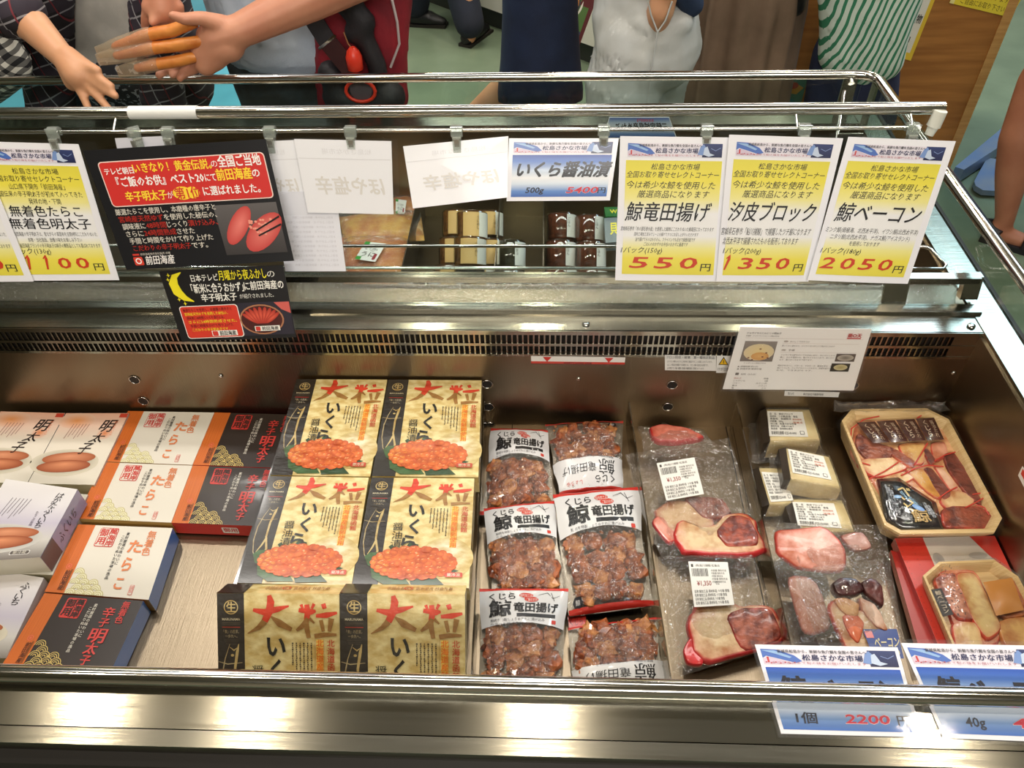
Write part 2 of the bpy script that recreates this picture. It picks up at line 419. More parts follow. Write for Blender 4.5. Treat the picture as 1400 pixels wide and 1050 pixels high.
# middle glass: channel, lower strip, leaning pane, tubes
mb = MB(); mb.prism([(0.9465, 0.785), (0.9465, 0.790), (0.9495, 0.790), (0.9615, 0.814), (0.9645, 0.813), (0.953, 0.785)], GLASSD, 'x', XL, 0.622)
mb.build('lower_glass', fz, (0, 0.95, 0.79))
mb = MB(); mb.prism([(0.960, 0.8135), (0.9595, 0.8245), (0.972, 0.826), (0.973, 0.815)], STEEL, 'x', XL, 0.652)
mb.build('glass_channel', fz, (0, 0.965, 0.83))
mb = MB(); mb.prism([(0.965, 0.8255), (1.056, 1.036), (1.060, 1.036), (0.969, 0.8255)], GLASS, 'x', XL, 0.545)
mb.build('glass_pane', fz, (0, 1.0, 0.84))
mb = MB(); mb.tube([(XL, 1.06, 1.043), (0.5526, 1.06, 1.043)], 0.0085, CHROME, 18)
mb.build('top_tube', fz, (0, 1.06, 1.043))
mb = MB(); mb.tube([(XL, 1.033, 1.0275), (0.507, 1.033, 1.0275)], 0.0028, CHROME, 10)
for x in (-1.1, -0.62, 0.35, 0.507): mb.tube([(x, 1.033, 1.0275), (x, 1.056, 1.040)], 0.002, CHROME, 6)
mb.build('clip_rod', fz, (0, 1.033, 1.0275))
mb = MB(); mb.tube([(-0.600, 1.06, 1.043), (-0.500, 1.06, 1.043)], 0.0093, pm('white_tape', (236, 236, 232), 0.5, bump=(60, 0.4)), 18)
mb.build('tape_wrap', fz, (-0.5, 1.06, 1.043))['label'] = 'white tape wound round the tube'
mb = MB(); p = ay(1277, 168, 1.05)
mb.tube([p+Vector((0.003, 0, 0.018)), p+Vector((0, -0.002, -0.004))], [0.009, 0.0095], pm('pale_plastic', (226, 226, 214), 0.35), 14)
mb.tube([p+Vector((0, -0.002, -0.004)), p+Vector((-0.003, -0.004, -0.016))], [0.0075, 0.006], pm('pale_plastic', (0, 0, 0)), 14)
mb.build('end_cap', fz, p)
# end post on the right and the bracket beside it
mb = MB()
mb.prism([(0.953, 0.790), (0.963, 0.8250), (0.976, 0.8250), (0.966, 0.788)], STEEL, 'x', 0.630, 0.656)
mb.build('end_post', fz, (0.64, 0.95, 0.79))
mb = MB()
mb.prism([(0.946, 0.787), (0.9595, 0.824), (0.964, 0.824), (0.951, 0.787)], STEEL, 'x', 0.512, 0.548)
mb.build('glass_bracket', fz, (0.53, 0.95, 0.79))
# side ledge and guards
mb = MB()
mb.box((XR+0.012, 0.262, 0.50), (XO, 1.615, 0.778), STEEL)
mb.box((XR+0.003, 0.30, 0.770), (XR+0.016, 1.58, 0.7815), STEEL)
mb.box((XO-0.006, 0.262, 0.778), (XO, 1.615, 0.7805), DARKM)
mb.build('side_ledge', fz, (XO, 0.9, 0.5))
GT = 0.0095
mb = MB()
mb.tube([(XL, 1.5755, 0.868), (0.615, 1.5755, 0.868), (0.640, 1.572, 0.868), (0.655, 1.560, 0.868), (0.660, 1.540, 0.869), (0.660, 0.262, 0.882)], GT, CHROME, 18)
mb.build('guard_tube', fz, (0.6, 1.5755, 0.868))
mb = MB(); mb.box((0.6585, 0.30, 0.780), (0.6615, 1.56, 0.872), GLASS); mb.build('side_guard_glass', fz, (0.66, 0.9, 0.78))
mb = MB(); mb.box((XL, 1.574, 0.780), (0.64, 1.577, 0.866), GLASS); mb.build('far_guard_glass', fz, (0, 1.575, 0.78))
mb = MB(); mb.box((0.600, 1.568, 0.78), (0.628, 1.573, 0.862), STEEL); mb.box((0.652, 1.53, 0.78), (0.657, 1.555, 0.862), STEEL)
mb.tube([(0.614, 1.570, 0.86), (0.614, 1.562, 0.855)], 0.006, CHROME, 8)
mb.build('corner_bracket', fz, (0.61, 1.57, 0.78))
mb = MB(); mb.box((0.555, 1.40, 0.76), (0.60, 1.404, 0.83), STEEL); mb.tube([(0.56, 1.40, 0.765), (0.60, 1.55, 0.845)], 0.004, CHROME, 8)
mb.build('glass_support', fz, (0.58, 1.40, 0.76))
# far basin
mb = MB()
mb.box((XL, 1.00, 0.50), (XR, 1.525, ZT), STEELW)
mb.box((XL, 0.9465, 0.50), (XR, 1.00, 0.780), STEELW)
mb.box((XL, 1.525, 0.50), (XR, 1.54, 0.778), STEELW)
mb.box((XR, 0.95, 0.50), (XR+0.012, 1.54, 0.772), STEELW)
mb.build('far_basin', fz, (0, 1.0, 0.5))
mb = MB(); mb.box((XL, 1.535, 0.50), (XR+0.02, 1.615, 0.780), STEEL); mb.box((XL, 1.528, 0.782), (XR, 1.534, 0.787), STEEL)
mb.build('far_ledge', fz, (0, 1.57, 0.5))
# wire hoop resting over the far basin
z = 0.800; yA = az(700, 336.5, z).y; yB = az(700, 366.5, z).y
mb = MB()
mb.tube([(XL, yA, z), (0.615, yA, z), (0.624, yA-.008, z), (0.632, yB+.01, z), (0.624, yB, z), (XL, yB, z)], 0.0028, CHROME, 8)
mb.build('wire_guard', fz, (0, 1.08, z))
# far basin dividers + near basin dividers (lift out: things of their own)
DIVM = glassy('divider_acrylic', (205, 200, 190), 0.06, 0.05)
def divider(name, x0, x1, y0, y1, z1, mat, label, grp=None):
    mb = MB(); t = 0.001; ZB_ = ZT+0.0012
    mb.add([(x0-t, y0, ZB_), (x0+t, y0, ZB_), (x1+t, y1, ZB_), (x1-t, y1, ZB_), (x0-t, y0, z1), (x0+t, y0, z1), (x1+t, y1, z1), (x1-t, y1, z1)],
           [(3, 2, 1, 0), (4, 5, 6, 7), (0, 1, 5, 4), (1, 2, 6, 5), (2, 3, 7, 6), (3, 0, 4, 7)], mat)
    ed = MB()
    own(mb, name, label, 'divider', grp)
ZD = 0.632
for (a, b), lab in (((( 647, 912), (661, 566)), 'thin clear divider plate between the salmon roe boxes and the fried bags'),
                    (((919, 922), (862, 566)), 'thin clear divider plate between the fried bags and the red rimmed meat bags'),
                    (((1081, 885), (1012, 570)), 'thin clear divider plate left of the cream meat blocks')):
    p = az(a[0], a[1], ZD); q = az(b[0], b[1], ZD)
    divider('tray_divider', p.x, q.x, 0.362, 0.884, ZD, DIVM, lab)
DIVD = pm('dark_divider', (92, 84, 74), 0.3, 0.8)
for px, py, lab in ((548, 372, 'dark divider plate in the far tray right of the orange bags'),
                (677, 355, 'dark divider plate in the far tray right of the amber jars'),
                (743, 330, 'dark divider plate in the far tray left of the red brown jars')):
    p = az(px, py, 0.66); divider('tray_divider', p.x, p.x, 1.01, 1.52, 0.66, DIVD, lab)
# stickers on the basin wall
def sticker(q, W, H, fn, name, label):
    s = Sheet(q, W, H, mat=PRINT); s.rect(0, 0, W, H, C(240, 238, 232), 1); fn(s)
    o = s.build(name, fz, s.q[0]); o['label'] = label
    return o
def yq(pts, y): return [ay(px, py, y) for px, py in pts]
def fn(s):
    s.rect(0, 8.5, 128, 12, C(205, 62, 48), 2)
    s.rect(0, 12, 128, 13.5, C(90, 60, 50), 2)
    for u in (22, 106): s.poly([(u-6, 1), (u+6, 1), (u, 9)], C(205, 50, 40), 3)
    s.text('SAFETY LOAD LINE', 64, 8.7, 11.8, C(60, 10, 10), 3, w=38, align='c', bold=0.03)
sticker(yq(((726, 486.5), (855, 488.5), (854, 498), (726, 496.5)), YM-0.001), 128, 12, fn, 'load_line_sticker', 'white and red load line sticker with two red triangles')
def fn(s):
    s.rect(0, 0, 66, 5, C(225, 225, 220), 2)
    s.text('フロン回収・破壊　第一種特定製品', 33, 0.8, 4.6, C(50, 50, 50), 3, w=62, align='c')
    for i, t in enumerate(('(1)フロン類をみだりに大気中に放出することは禁じられています。', '(2)この製品を廃棄する場合には、フロン類の回収が必要です。', '(3)冷媒フロン類の種類と数量は機器銘板に記載されています。')):
        s.text(t, 3, 7+4.6*i, 10+4.6*i, C(80, 80, 80), 3, w=58-5*i)
sticker(yq(((909, 485), (979, 486), (979, 507), (909, 506)), YM-0.001), 66, 21, fn, 'warning_sticker', 'white notice sticker with small lines of print')
def fn(s):
    s.poly([(2.5, 11), (9, 1), (15.5, 11)], C(30, 30, 30), 2); s.poly([(4, 10.2), (9, 2.6), (14, 10.2)], C(240, 190, 30), 3)
    s.rect(8.6, 5, 9.5, 8, C(30, 30, 30), 4); s.rect(8.6, 8.6, 9.5, 9.4, C(30, 30, 30), 4)
    s.text('けが注意', 9, 14, 18, C(60, 60, 60), 3, w=14, align='c')
sticker(yq(((980, 486), (999, 486.5), (998, 510), (979, 509.5)), YM-0.001), 18, 21, fn, 'hazard_sticker', 'small hazard sticker with a yellow triangle')
def fn(s):
    s.text('型式', 4, 2, 6, C(120, 120, 120), 3); s.text('株式会社冷機製作所', 24, 2.6, 6, C(60, 60, 60), 3, w=26)
sticker(yq(((1073, 534), (1148, 536), (1146, 543), (1072, 541)), YM-0.001), 70, 8, fn, 'maker_plate', 'narrow white plate with small print')
q = [Vector((XR-0.001, 0.70, 0.70)), Vector((XR-0.001, 0.66, 0.70)), Vector((XR-0.001, 0.66, 0.655)), Vector((XR-0.001, 0.70, 0.655))]
q = [ax(px, py, XR-0.001) for px, py in ((1398, 637), (1412, 655), (1412, 690), (1392, 650))]
def fn(s): s.rect(2, 3, 20, 12, C(214, 60, 44), 2)
sticker(q, 20, 20, fn, 'side_sticker', 'white and red sticker on the side wall')
# ================================================================ HANGING CARDS
YEL = C(228, 216, 74); WHT = C(240, 240, 246); INK = C(34, 32, 34); RED = C(205, 62, 34); BLU = C(34, 78, 170); NAVY = C(28, 34, 84)
def cardq(pts, ys):
    return [ay(px, py, y) for (px, py), y in zip(pts, ys)]
def card(name, q, W, H, fn, label, cat='price card', group=None, base=WHT, film=0.0, thick=0.0007, mat=None, bend=0.0):
    hf = (lambda x, y: bend*math.sin(math.pi*x)*(0.3+0.7*y)) if bend else None
    s = Sheet(q, W, H, hf=hf, mat=mat or PRINT)
    n = 8 if bend else 1
    for i in range(n):
        u0, u1 = W*i/n, W*(i+1)/n
        Q = [s.pt(u0, 0), s.pt(u1, 0), s.pt(u1, H), s.pt(u0, H)]
        s.hexa(Q, thick, s.mat, base, n=s.n)
    fn(s)
    e = empty(name, s.q[0].lerp(s.q[1], 0.5), label, cat, group)
    s.build('sheet', e, s.q[0])
    if film:
        f = MB(); Q = [s.pt(-film, -film, 8), s.pt(W+film, -film, 8), s.pt(W+film, H+film, 8), s.pt(-film, H+film, 8)]
        f.hexa(Q, 0.0026, LAM, n=s.n)
        f.build('laminate', e, s.q[0])
    return e
def banner(s, u0, v0, u1, v1):
    w_ = u1-u0; h = v1-v0; U = lambda a: u0+w_*a; V = lambda a: v0+h*a
    s.rect(u0, v0, u1, v1, C(232, 226, 236), 1)
    s.poly([(U(0), V(.02)), (U(.12), V(.06)), (U(.24), V(.40)), (U(.29), V(.75)), (U(.24), V(.86)), (U(.12), V(.62)), (U(.03), V(.45)), (U(0), V(.6))], C(76, 112, 190), 2)
    s.poly([(U(.0), V(.10)), (U(.10), V(.12)), (U(.22), V(.5)), (U(.20), V(.58)), (U(.1), V(.32))], C(150, 185, 225), 3)
    s.poly([(U(0), V(.62)), (U(.05), V(.52)), (U(.14), V(.70)), (U(.22), V(.9)), (U(0), V(.95))], C(214, 196, 214), 2)
    for k in range(7): s.disk(U(.02+.035*k), V(.84+.05*(k % 2)), w_*.008, h*.04, C(190, 70, 80), 3, n=6)
    s.rect(U(.03), V(.52), U(.045), V(.86), C(200, 60, 60), 3)
    s.rect(U(.79), v0, u1, v1, C(48, 62, 112), 2, C(28, 34, 76))
    s.poly([(U(.74), V(.8)), (U(.77), V(.2)), (U(.80), V(.05)), (U(.83), V(.3)), (U(.80), V(.85))], C(120, 150, 205), 3)
    s.poly([(U(.81), V(.3)), (U(.84), V(.2)), (U(.87), V(.7)), (U(.92), V(.82)), (U(.86), V(.95)), (U(.80), V(.8))], C(196, 210, 232), 4)
    s.stroke([(U(.88), V(.35)), (U(.93), V(.5)), (U(.98), V(.3))], h*.05, C(120, 140, 190), 4)
    s.text('宮城県松島から、新鮮な魚介類を全国の皆さんへ', U(.12), V(.06), V(.26), INK, 5, w=w_*.66, bold=0.02)
    s.text('松島さかな市場', U(.29), V(.34), V(.72), NAVY, 5, w=w_*.45, bold=0.025, shear=0.12)
    s.text('まごころ込めて旬の味をお届けいたします', U(.06), V(.80), V(.95), C(176, 90, 100), 5, w=w_*.7)
def yellow(lines, main, small, pack, price, pw, second=None, pr=0.22):
    def fn(s):
        banner(s, 11, 9, 139, 28)
        s.grad(9, 140, [(33, YEL), (62, C(238, 224, 78)), (88, C(240, 232, 150)), (108, C(240, 240, 240)), (142, C(240, 240, 240)), (160, C(240, 234, 150)), (176, C(238, 224, 84)), (200, YEL)])
        s.text('松島さかな市場', 76, 37, 46, INK, 2, w=66, align='c', bold=0.0, shear=pr)
        s.text('全国お取り寄せセレクトコーナー', 10, 48, 57.5, INK, 2, w=126, bold=0.0, shear=pr)
        for (t, v0, v1, u, w_) in lines: s.text(t, u, v0, v1, INK, 2, w=w_, shear=pr)
        for (t, v0, v1, u, w_) in main: s.text(t, u, v0, v1, C(22, 20, 24), 3, w=w_, shear=pr*.8, bold=0.012)
        for (t, v0, v1, u, w_) in small: s.text(t, u, v0, v1, C(58, 56, 54), 2, w=w_, shear=pr*.6)
        s.text(pack, 6, 158, 168, INK, 2, w=58, shear=pr)
        us, uw = pw
        for k, ch in enumerate(price):
            if ch == '1':
                a_ = us+uw*k+uw*.2; d_ = pr*22
                s.stroke([(a_+1+d_*.8, 175), (a_+6+d_, 170.5), (a_+5.5+d_*.8, 175), (a_+3, 192)], [1.5, 4, 4.2, 2.6], RED, 3); continue
            s.text(ch, us+uw*k+(uw*.2 if ch == '1' else 0), 170, 192, RED, 3, w=uw*.72 if ch != '1' else None, shear=pr*1.2, bold=0.022)
        s.text('円', 120, 182, 194, INK, 3, w=14, shear=pr*.5, bold=0.01)
    return fn
YT, YB = 1.022, 0.936
def lean(pts, d=0.0, t=None, b=None):
    yt = (t or YT)-d; yb = (b or YB)-d
    return cardq(pts, (yt, yt, yb, yb))
whale = [('今は希少な鯨を使用した', 62, 73, 10, 122), ('厳選商品になります', 75, 86, 26, 98)]
card('price_card', lean(((848, 186), (1000, 188), (984, 385), (841, 383)), 0.0), 150, 210,
     yellow(whale, [('鯨竜田揚げ', 92, 120, 10, 116)],
            [('宮城県石巻市「木の屋石巻水産」を使用した鯨肉にこだわりぬいた鯨竜田になっております', 128, 134.5, 5, 130),
             ('国内工場加工済みで１〜２分揚げてすぐにお召し上がりいただけます', 136.5, 142, 24, 90), ('油で揚げてるのはもちろん、フライパンでも足まで調理可能です', 144, 150, 26, 84),
             ('ごはんのおかずやお弁当のおかずに最適です', 151, 157, 38, 62)], '1パック(150g)', '550', (18, 35)),
     'yellow and white price card reading 550 yen, leftmost of the three on the right', bend=0.002)
card('price_card', lean(((997, 184), (1153, 189), (1105, 385), (979, 385)), 0.004), 150, 210,
     yellow(whale, [('汐皮ブロック', 92, 120, 8, 124)],
            [('宮城県石巻市「鮎川捕鯨」で捕獲したツチ鯨になります', 129, 140, 0.5, 134), ('北西太平洋で捕獲されたものを販売しております', 143, 154, 4, 114)],
            '1パック(200g)', '1350', (2, 29)),
     'yellow and white price card reading 1350 yen, middle of the three on the right', bend=0.002)
card('price_card', lean(((1160, 187), (1307, 193), (1241, 388), (1104, 383)), 0.008), 150, 210,
     yellow(whale, [('鯨ベーコン', 92, 120, 12, 120)],
            [('ミンク鯨(南極海、北西太平洋)、イワシ鯨(北西太平洋)', 128, 136, 5, 134), ('ニタリ鯨(北西太平洋)、ナガス鯨(アイスランド)', 138, 146, 14, 116), ('を使用しております', 148, 155, 44, 44)],
            '1パック(180g)', '2050', (10, 28)),
     'yellow and white price card reading 2050 yen, by the right end of the tube', bend=0.003)
mt_lines = [('山口県下関市「前田海産」', 60, 69, 32, 80), ('韓国伝来の辛子明太子が初めて入ってきた', 71, 80, 8, 126), ('発祥の地・下関', 82, 91, 54, 46)]
mt_main = [('無着色たらこ', 93, 110, 22, 104), ('無着色明太子', 112, 129, 16, 118)]
mt_small = [('前田海産の辛子明太子は、昔ながらの真昆布を主原材料にこだわりぬいた', 133, 140, 18, 120), ('本物・当社独自、自慢の味をお楽しみ下さい', 142, 149, 36, 78), ('前田海産ブランドの辛子明太子は純子の贈答品としても喜ばれております', 151, 158, 22, 116)]
card('price_card', lean(((-36, 193), (107, 197), (163, 383), (22, 384)), 0.0), 150, 210,
     yellow(mt_lines, mt_main, mt_small, '1パック(130g)', '1100', (18, 26), pr=-0.05),
     'yellow and white price card reading 1100 yen, left of the black poster')
card('price_card', lean(((-182, 190), (-32, 193), (46, 385), (-98, 386)), 0.004), 150, 210,
     yellow(mt_lines, mt_main, mt_small, '1パック(130g)', '1000', (14, 28), pr=-0.05),
     'yellow and white price card cut off by the left edge of the picture')
# black posters
def fn(s):
    s.rrect(14, 18, 251, 86, 6, C(240, 215, 205), 1); s.rrect(15.5, 19.5, 249.5, 84.5, 5, C(206, 50, 46), 2)
    W_ = C(244, 240, 236); Y_ = C(250, 214, 60)
    s.text('テレビ朝日', 20, 28, 38, W_, 3, w=42, bold=0.03)
    s.text('いきなり！黄金伝説。', 62, 23, 38, Y_, 3, w=112, bold=0.03); s.text('の', 174, 25, 36, W_, 3, w=9)
    s.text('全国ご当地', 184, 20, 37, W_, 3, w=60, bold=0.04)
    s.text('『ご飯のお供』ベスト20', 32, 42, 57, W_, 3, w=126, bold=0.035); s.text('にて', 160, 44, 56, W_, 3, w=16, bold=.03)
    s.text('前田海産', 177, 39, 56, Y_, 3, w=50, bold=0.045); s.text('の', 228, 41, 54, W_, 3, w=11, bold=.03)
    s.text('辛子明太子', 38, 64, 79, Y_, 3, w=60, bold=0.04); s.text('が', 99, 67, 78, W_, 3, w=9)
    s.disk(122, 71, 14, 10, Y_, 3); s.disk(137, 71, 10, 9, Y_, 3); s.text('第1位', 111, 62, 80, C(206, 50, 46), 5, w=37, bold=0.02)
    s.text('に選ばれました。', 152, 63, 77, W_, 3, w=82, bold=0.03)
    R_2 = C(176, 44, 34); G_ = C(214, 208, 196)
    rows = [[('厳選たらこを使用し、本磨種の唐辛子と', G_, 148)], [('宮崎産天然ゆず', R_2, 66), ('を使用した秘伝の、', G_, 78)], [('調味液に', G_, 34), ('48時間', R_2, 30), ('じっくり', G_, 30), ('漬け込み、', R_2, 44)],
            [('さらに', G_, 26), ('24時間熟成', R_2, 48), ('させた', G_, 26)], [('手間と時間をかけて作り上げた', G_, 126)], [('こだわりの辛子明太子', R_2, 88), ('です。', G_, 24)]]
    v = 89
    for i, row in enumerate(rows):
        u = 15+(i*1.5)
        for t, c, w_ in row: s.text(t, u, v, v+9.5, c, 3, w=w_, bold=0.015); u += w_+1.5
        v += 11.2
    s.rect(18, 158, 28, 161, C(200, 60, 50), 2); s.text('前田海産株式会社直売 本舗', 30, 157.5, 161, G_, 3, w=46)
    s.rrect(17, 163, 31, 176, 2, C(214, 66, 50), 2); s.ring(24, 169.5, 3, 4.6, W_, 3); s.text('前田海産', 34, 162, 176, W_, 3, w=44, shear=0.15, bold=0.02)
    s.rect(160, 92, 252, 168, C(96, 92, 92), 2, C(58, 54, 54))
    for (u, v, a, ru, rv) in ((190, 124, -0.95, 34, 13), (224, 136, -0.75, 38, 18)):
        s.disk(u, v, ru, rv, C(196, 70, 66), 3, cc=C(232, 128, 118), rot=a, n=20, hx=.1, hy=-.25)
    for k in range(26):
        s.disk(222+random.uniform(-17, 17), 128+random.uniform(-12, 12), 2.4, 2.0, C(226, 130, 112), 4, cc=C(246, 178, 158), n=7)
    s.poly([(252, 112), (252, 115), (214, 134), (213, 132)], C(24, 18, 18), 5); s.poly([(252, 124), (252, 127), (216, 142), (215, 140)], C(24, 18, 18), 5)
card('advert_poster', cardq(((113, 206), (363, 190), (402, 356.5), (173, 369)), (YT-.010, YT-.010, YB-.012, YB-.012)), 258, 182, fn,
     'large black poster with a red panel of lettering, hung on two clips', 'poster', base=C(22, 22, 26), mat=PRINTG)
def fn(s):
    Y_ = C(240, 226, 40); W_ = C(240, 238, 230)
    pts = []
    for k in range(13):
        a = math.radians(60+k*20); pts.append((25+20*math.cos(a), 22-20*math.sin(a)))
    for k in range(9):
        a = math.radians(300-k*30+0); pts.append((33+14*math.cos(a), 16-17*math.sin(a)))
    s.stroke([(26, 3), (17, 8), (13, 18), (15, 30), (22, 39), (32, 44)], [1, 7, 11, 12, 8, 1], Y_, 2)
    for (u, v) in ((10, 6), (8, 12), (14, 40), (20, 46)):
        s.poly([(u, v-3), (u+.8, v), (u+3, v), (u+.8, v+.8), (u, v+3), (u-.8, v+.8), (u-3, v), (u-.8, v)], Y_, 2)
    s.text('日本テレビ', 36, 7, 17, W_, 3, w=33, bold=.02); s.text('月曜から夜ふかし', 70, 3, 17, Y_, 3, w=58, bold=.02); s.text('の', 129, 6, 16, W_, 3, w=9)
    s.text('「新米に合うおかず」', 33, 20, 33, W_, 3, w=64, bold=.03); s.text('に前田海産の', 98, 20, 32, W_, 3, w=48, bold=.03)
    s.text('辛子明太子', 42, 34, 45, W_, 3, w=44, bold=.03); s.text('が紹介されました。', 90, 36.5, 43, W_, 3, w=42)
    s.rrect(10, 50, 84, 96, 4, W_, 1); s.rrect(11, 51, 83, 95, 3.5, C(210, 58, 40), 2)
    for i, t in enumerate(('厳選たらこを使用し、本磨種の唐辛子と', '宮崎産天然ゆずを使用した秘伝の、', '調味液に48時間じっくり漬け込み、', 'さらに24時間熟成させた、', '手間と時間をかけて作り上げた', 'こだわりの辛子明太子です。')):
        s.text(t, 14+i, 53.5+5.6*i, 58+5.6*i, C(60, 14, 14) if i % 2 == 0 else Y_, 3, w=62-(i % 3)*7)
    s.rect(43, 86, 76, 93.5, W_, 3); s.rrect(44, 86.5, 51, 93, 1, C(206, 60, 50), 4); s.text('前田海産', 53, 86.5, 93, INK, 4, w=21, bold=.03)
    s.rect(84, 49, 149, 95, C(44, 40, 52), 1)
    s.poly([(130, 50), (149, 50), (149, 66), (138, 60)], C(206, 96, 88), 2)
    s.disk(111, 73, 28, 21, C(176, 120, 86), 2, n=24); s.disk(111, 73, 26, 19, C(74, 30, 28), 3, n=24)
    for k in range(9):
        a = -1.15+k*0.29; s.disk(111+15*math.sin(a), 74-7*math.cos(a), 3.1, 12, C(168, 48, 38), 4, cc=C(222, 96, 72), rot=a*.8, n=12)
    s.disk(111, 85, 14, 4, C(50, 52, 28), 5); s.rect(100, 82, 132, 89, W_, 6); s.rrect(101, 82.6, 107, 88.5, 1, C(206, 60, 50), 7); s.text('前田海産', 109, 83, 88, INK, 7, w=21, bold=.03)
card('advert_poster', cardq(((217, 371), (387, 362), (405, 461), (249, 467.5)), (0.9275, 0.9275, 0.872, 0.872)), 150, 100, fn,
     'small black poster with a yellow crescent moon, below the large black poster', 'poster', base=C(24, 22, 24), mat=PRINTG)
# white backs of cards with the print showing faintly through
def blank(t, flip=True):
    def fn(s):
        s.rect(2, 26, 148, 27, C(226, 226, 230), 1)
        s.text('松島さかな市場', 118, 12, 20, C(230, 230, 234), 1, w=78, flip=True)
        s.text(t, 138, 52, 78, C(226, 223, 219), 1, w=112, flip=True, bold=0.03, shear=.2)
    return fn
WB = C(246, 247, 252)
card('blank_card', lean(((300, 196), (411, 191), (421, 292), (332, 294)), 0.0, t=1.026, b=.982), 150, 105, blank('ほや塩辛'),
     'white back of a card, half hidden by the black poster', 'card', base=WB, film=1.5)
card('blank_card', lean(((402, 190), (535, 193), (538, 293), (421, 290.5)), 0.004, t=1.026, b=.984), 150, 105, blank('ほや塩辛'),
     'white back of a card, the middle one of the three by the black poster', 'card', base=WB, film=1.5)
card('blank_card', lean(((551, 200), (695, 186), (694, 270), (564.5, 285)), 0.002, t=1.026, b=.984), 150, 105, blank('ほや塩辛'),
     'tilted white back of a card, left of the blue salmon roe card', 'card', base=WB)
def fn(s):
    for i in range(11): s.text('お召し上がり方・保存方法のご案内', 126, 60+12*i, 66+12*i, C(205, 205, 214), 1, w=90+(i*37 % 24), flip=True)
card('paper_sheet', lean(((372, 262), (459, 262), (473, 371), (390, 371)), -0.004, t=.99, b=.945), 140, 200, fn,
     'large plain white sheet hanging behind the blank cards', 'paper', base=C(236, 238, 248))
card('paper_sheet', lean(((157, 189), (225, 186), (232, 200), (160, 203)), -0.003, t=1.026, b=1.022), 60, 20, lambda s: None,
     'corner of a white sheet sticking up behind the black poster', 'paper', base=C(226, 226, 236))
def bluecard(title, left, price, tail):
    def fn(s):
        banner(s, 7, 6, 143, 25)
        s.grad(6, 144, [(27.5, C(20, 66, 160)), (38, C(70, 116, 196)), (55, C(206, 220, 238)), (66, C(240, 242, 246)), (76, C(214, 226, 240)), (88, C(96, 140, 204)), (98, C(44, 92, 176))])
        s.text(title, 10, 39, 65, C(16, 18, 28), 3, w=130, shear=.25, bold=.05)
        s.text(left, 26, 80, 92, C(24, 26, 40), 3, w=26, shear=.2, bold=.03)
        s.text(price, 84, 79, 93, C(240, 214, 220), 3, w=46, shear=.25, bold=.07)
        s.text(price, 84.5, 79.4, 92.6, C(206, 40, 60), 4, w=45, shear=.25, bold=.03)
        s.text(tail, 130, 82, 92, C(24, 26, 40), 3, w=11, bold=.03)
    return fn
card('price_card', lean(((696, 189), (846, 189), (834, 274), (692.5, 275)), 0.003, t=1.026, b=.985), 150, 105, bluecard('いくら醤油漬', '500g', '5400', '円'),
     'blue and white price card reading 5400 yen, hung between white and yellow cards')
# card turned to the other side, upside down from here
q = [ay(px, py, 1.522) for px, py in ((833, 160), (915, 160), (926, 190), (824, 190))]
def fn(s):
    s.grad(2, 148, [(2, C(50, 96, 180)), (14, C(190, 208, 234)), (30, C(236, 238, 242)), (42, C(120, 156, 212)), (52, C(40, 84, 168))])
    s.text('三陸宮城県産めかぶ', 140, 14, 36, INK, 3, w=118, flip=True, bold=.04, shear=.1)
    s.text('5500円', 110, 4, 12, C(206, 60, 90), 3, w=40, flip=True, bold=.03)
card('price_card', q, 150, 56, fn, 'blue card facing the far side, seen upside down above the 550 yen card')
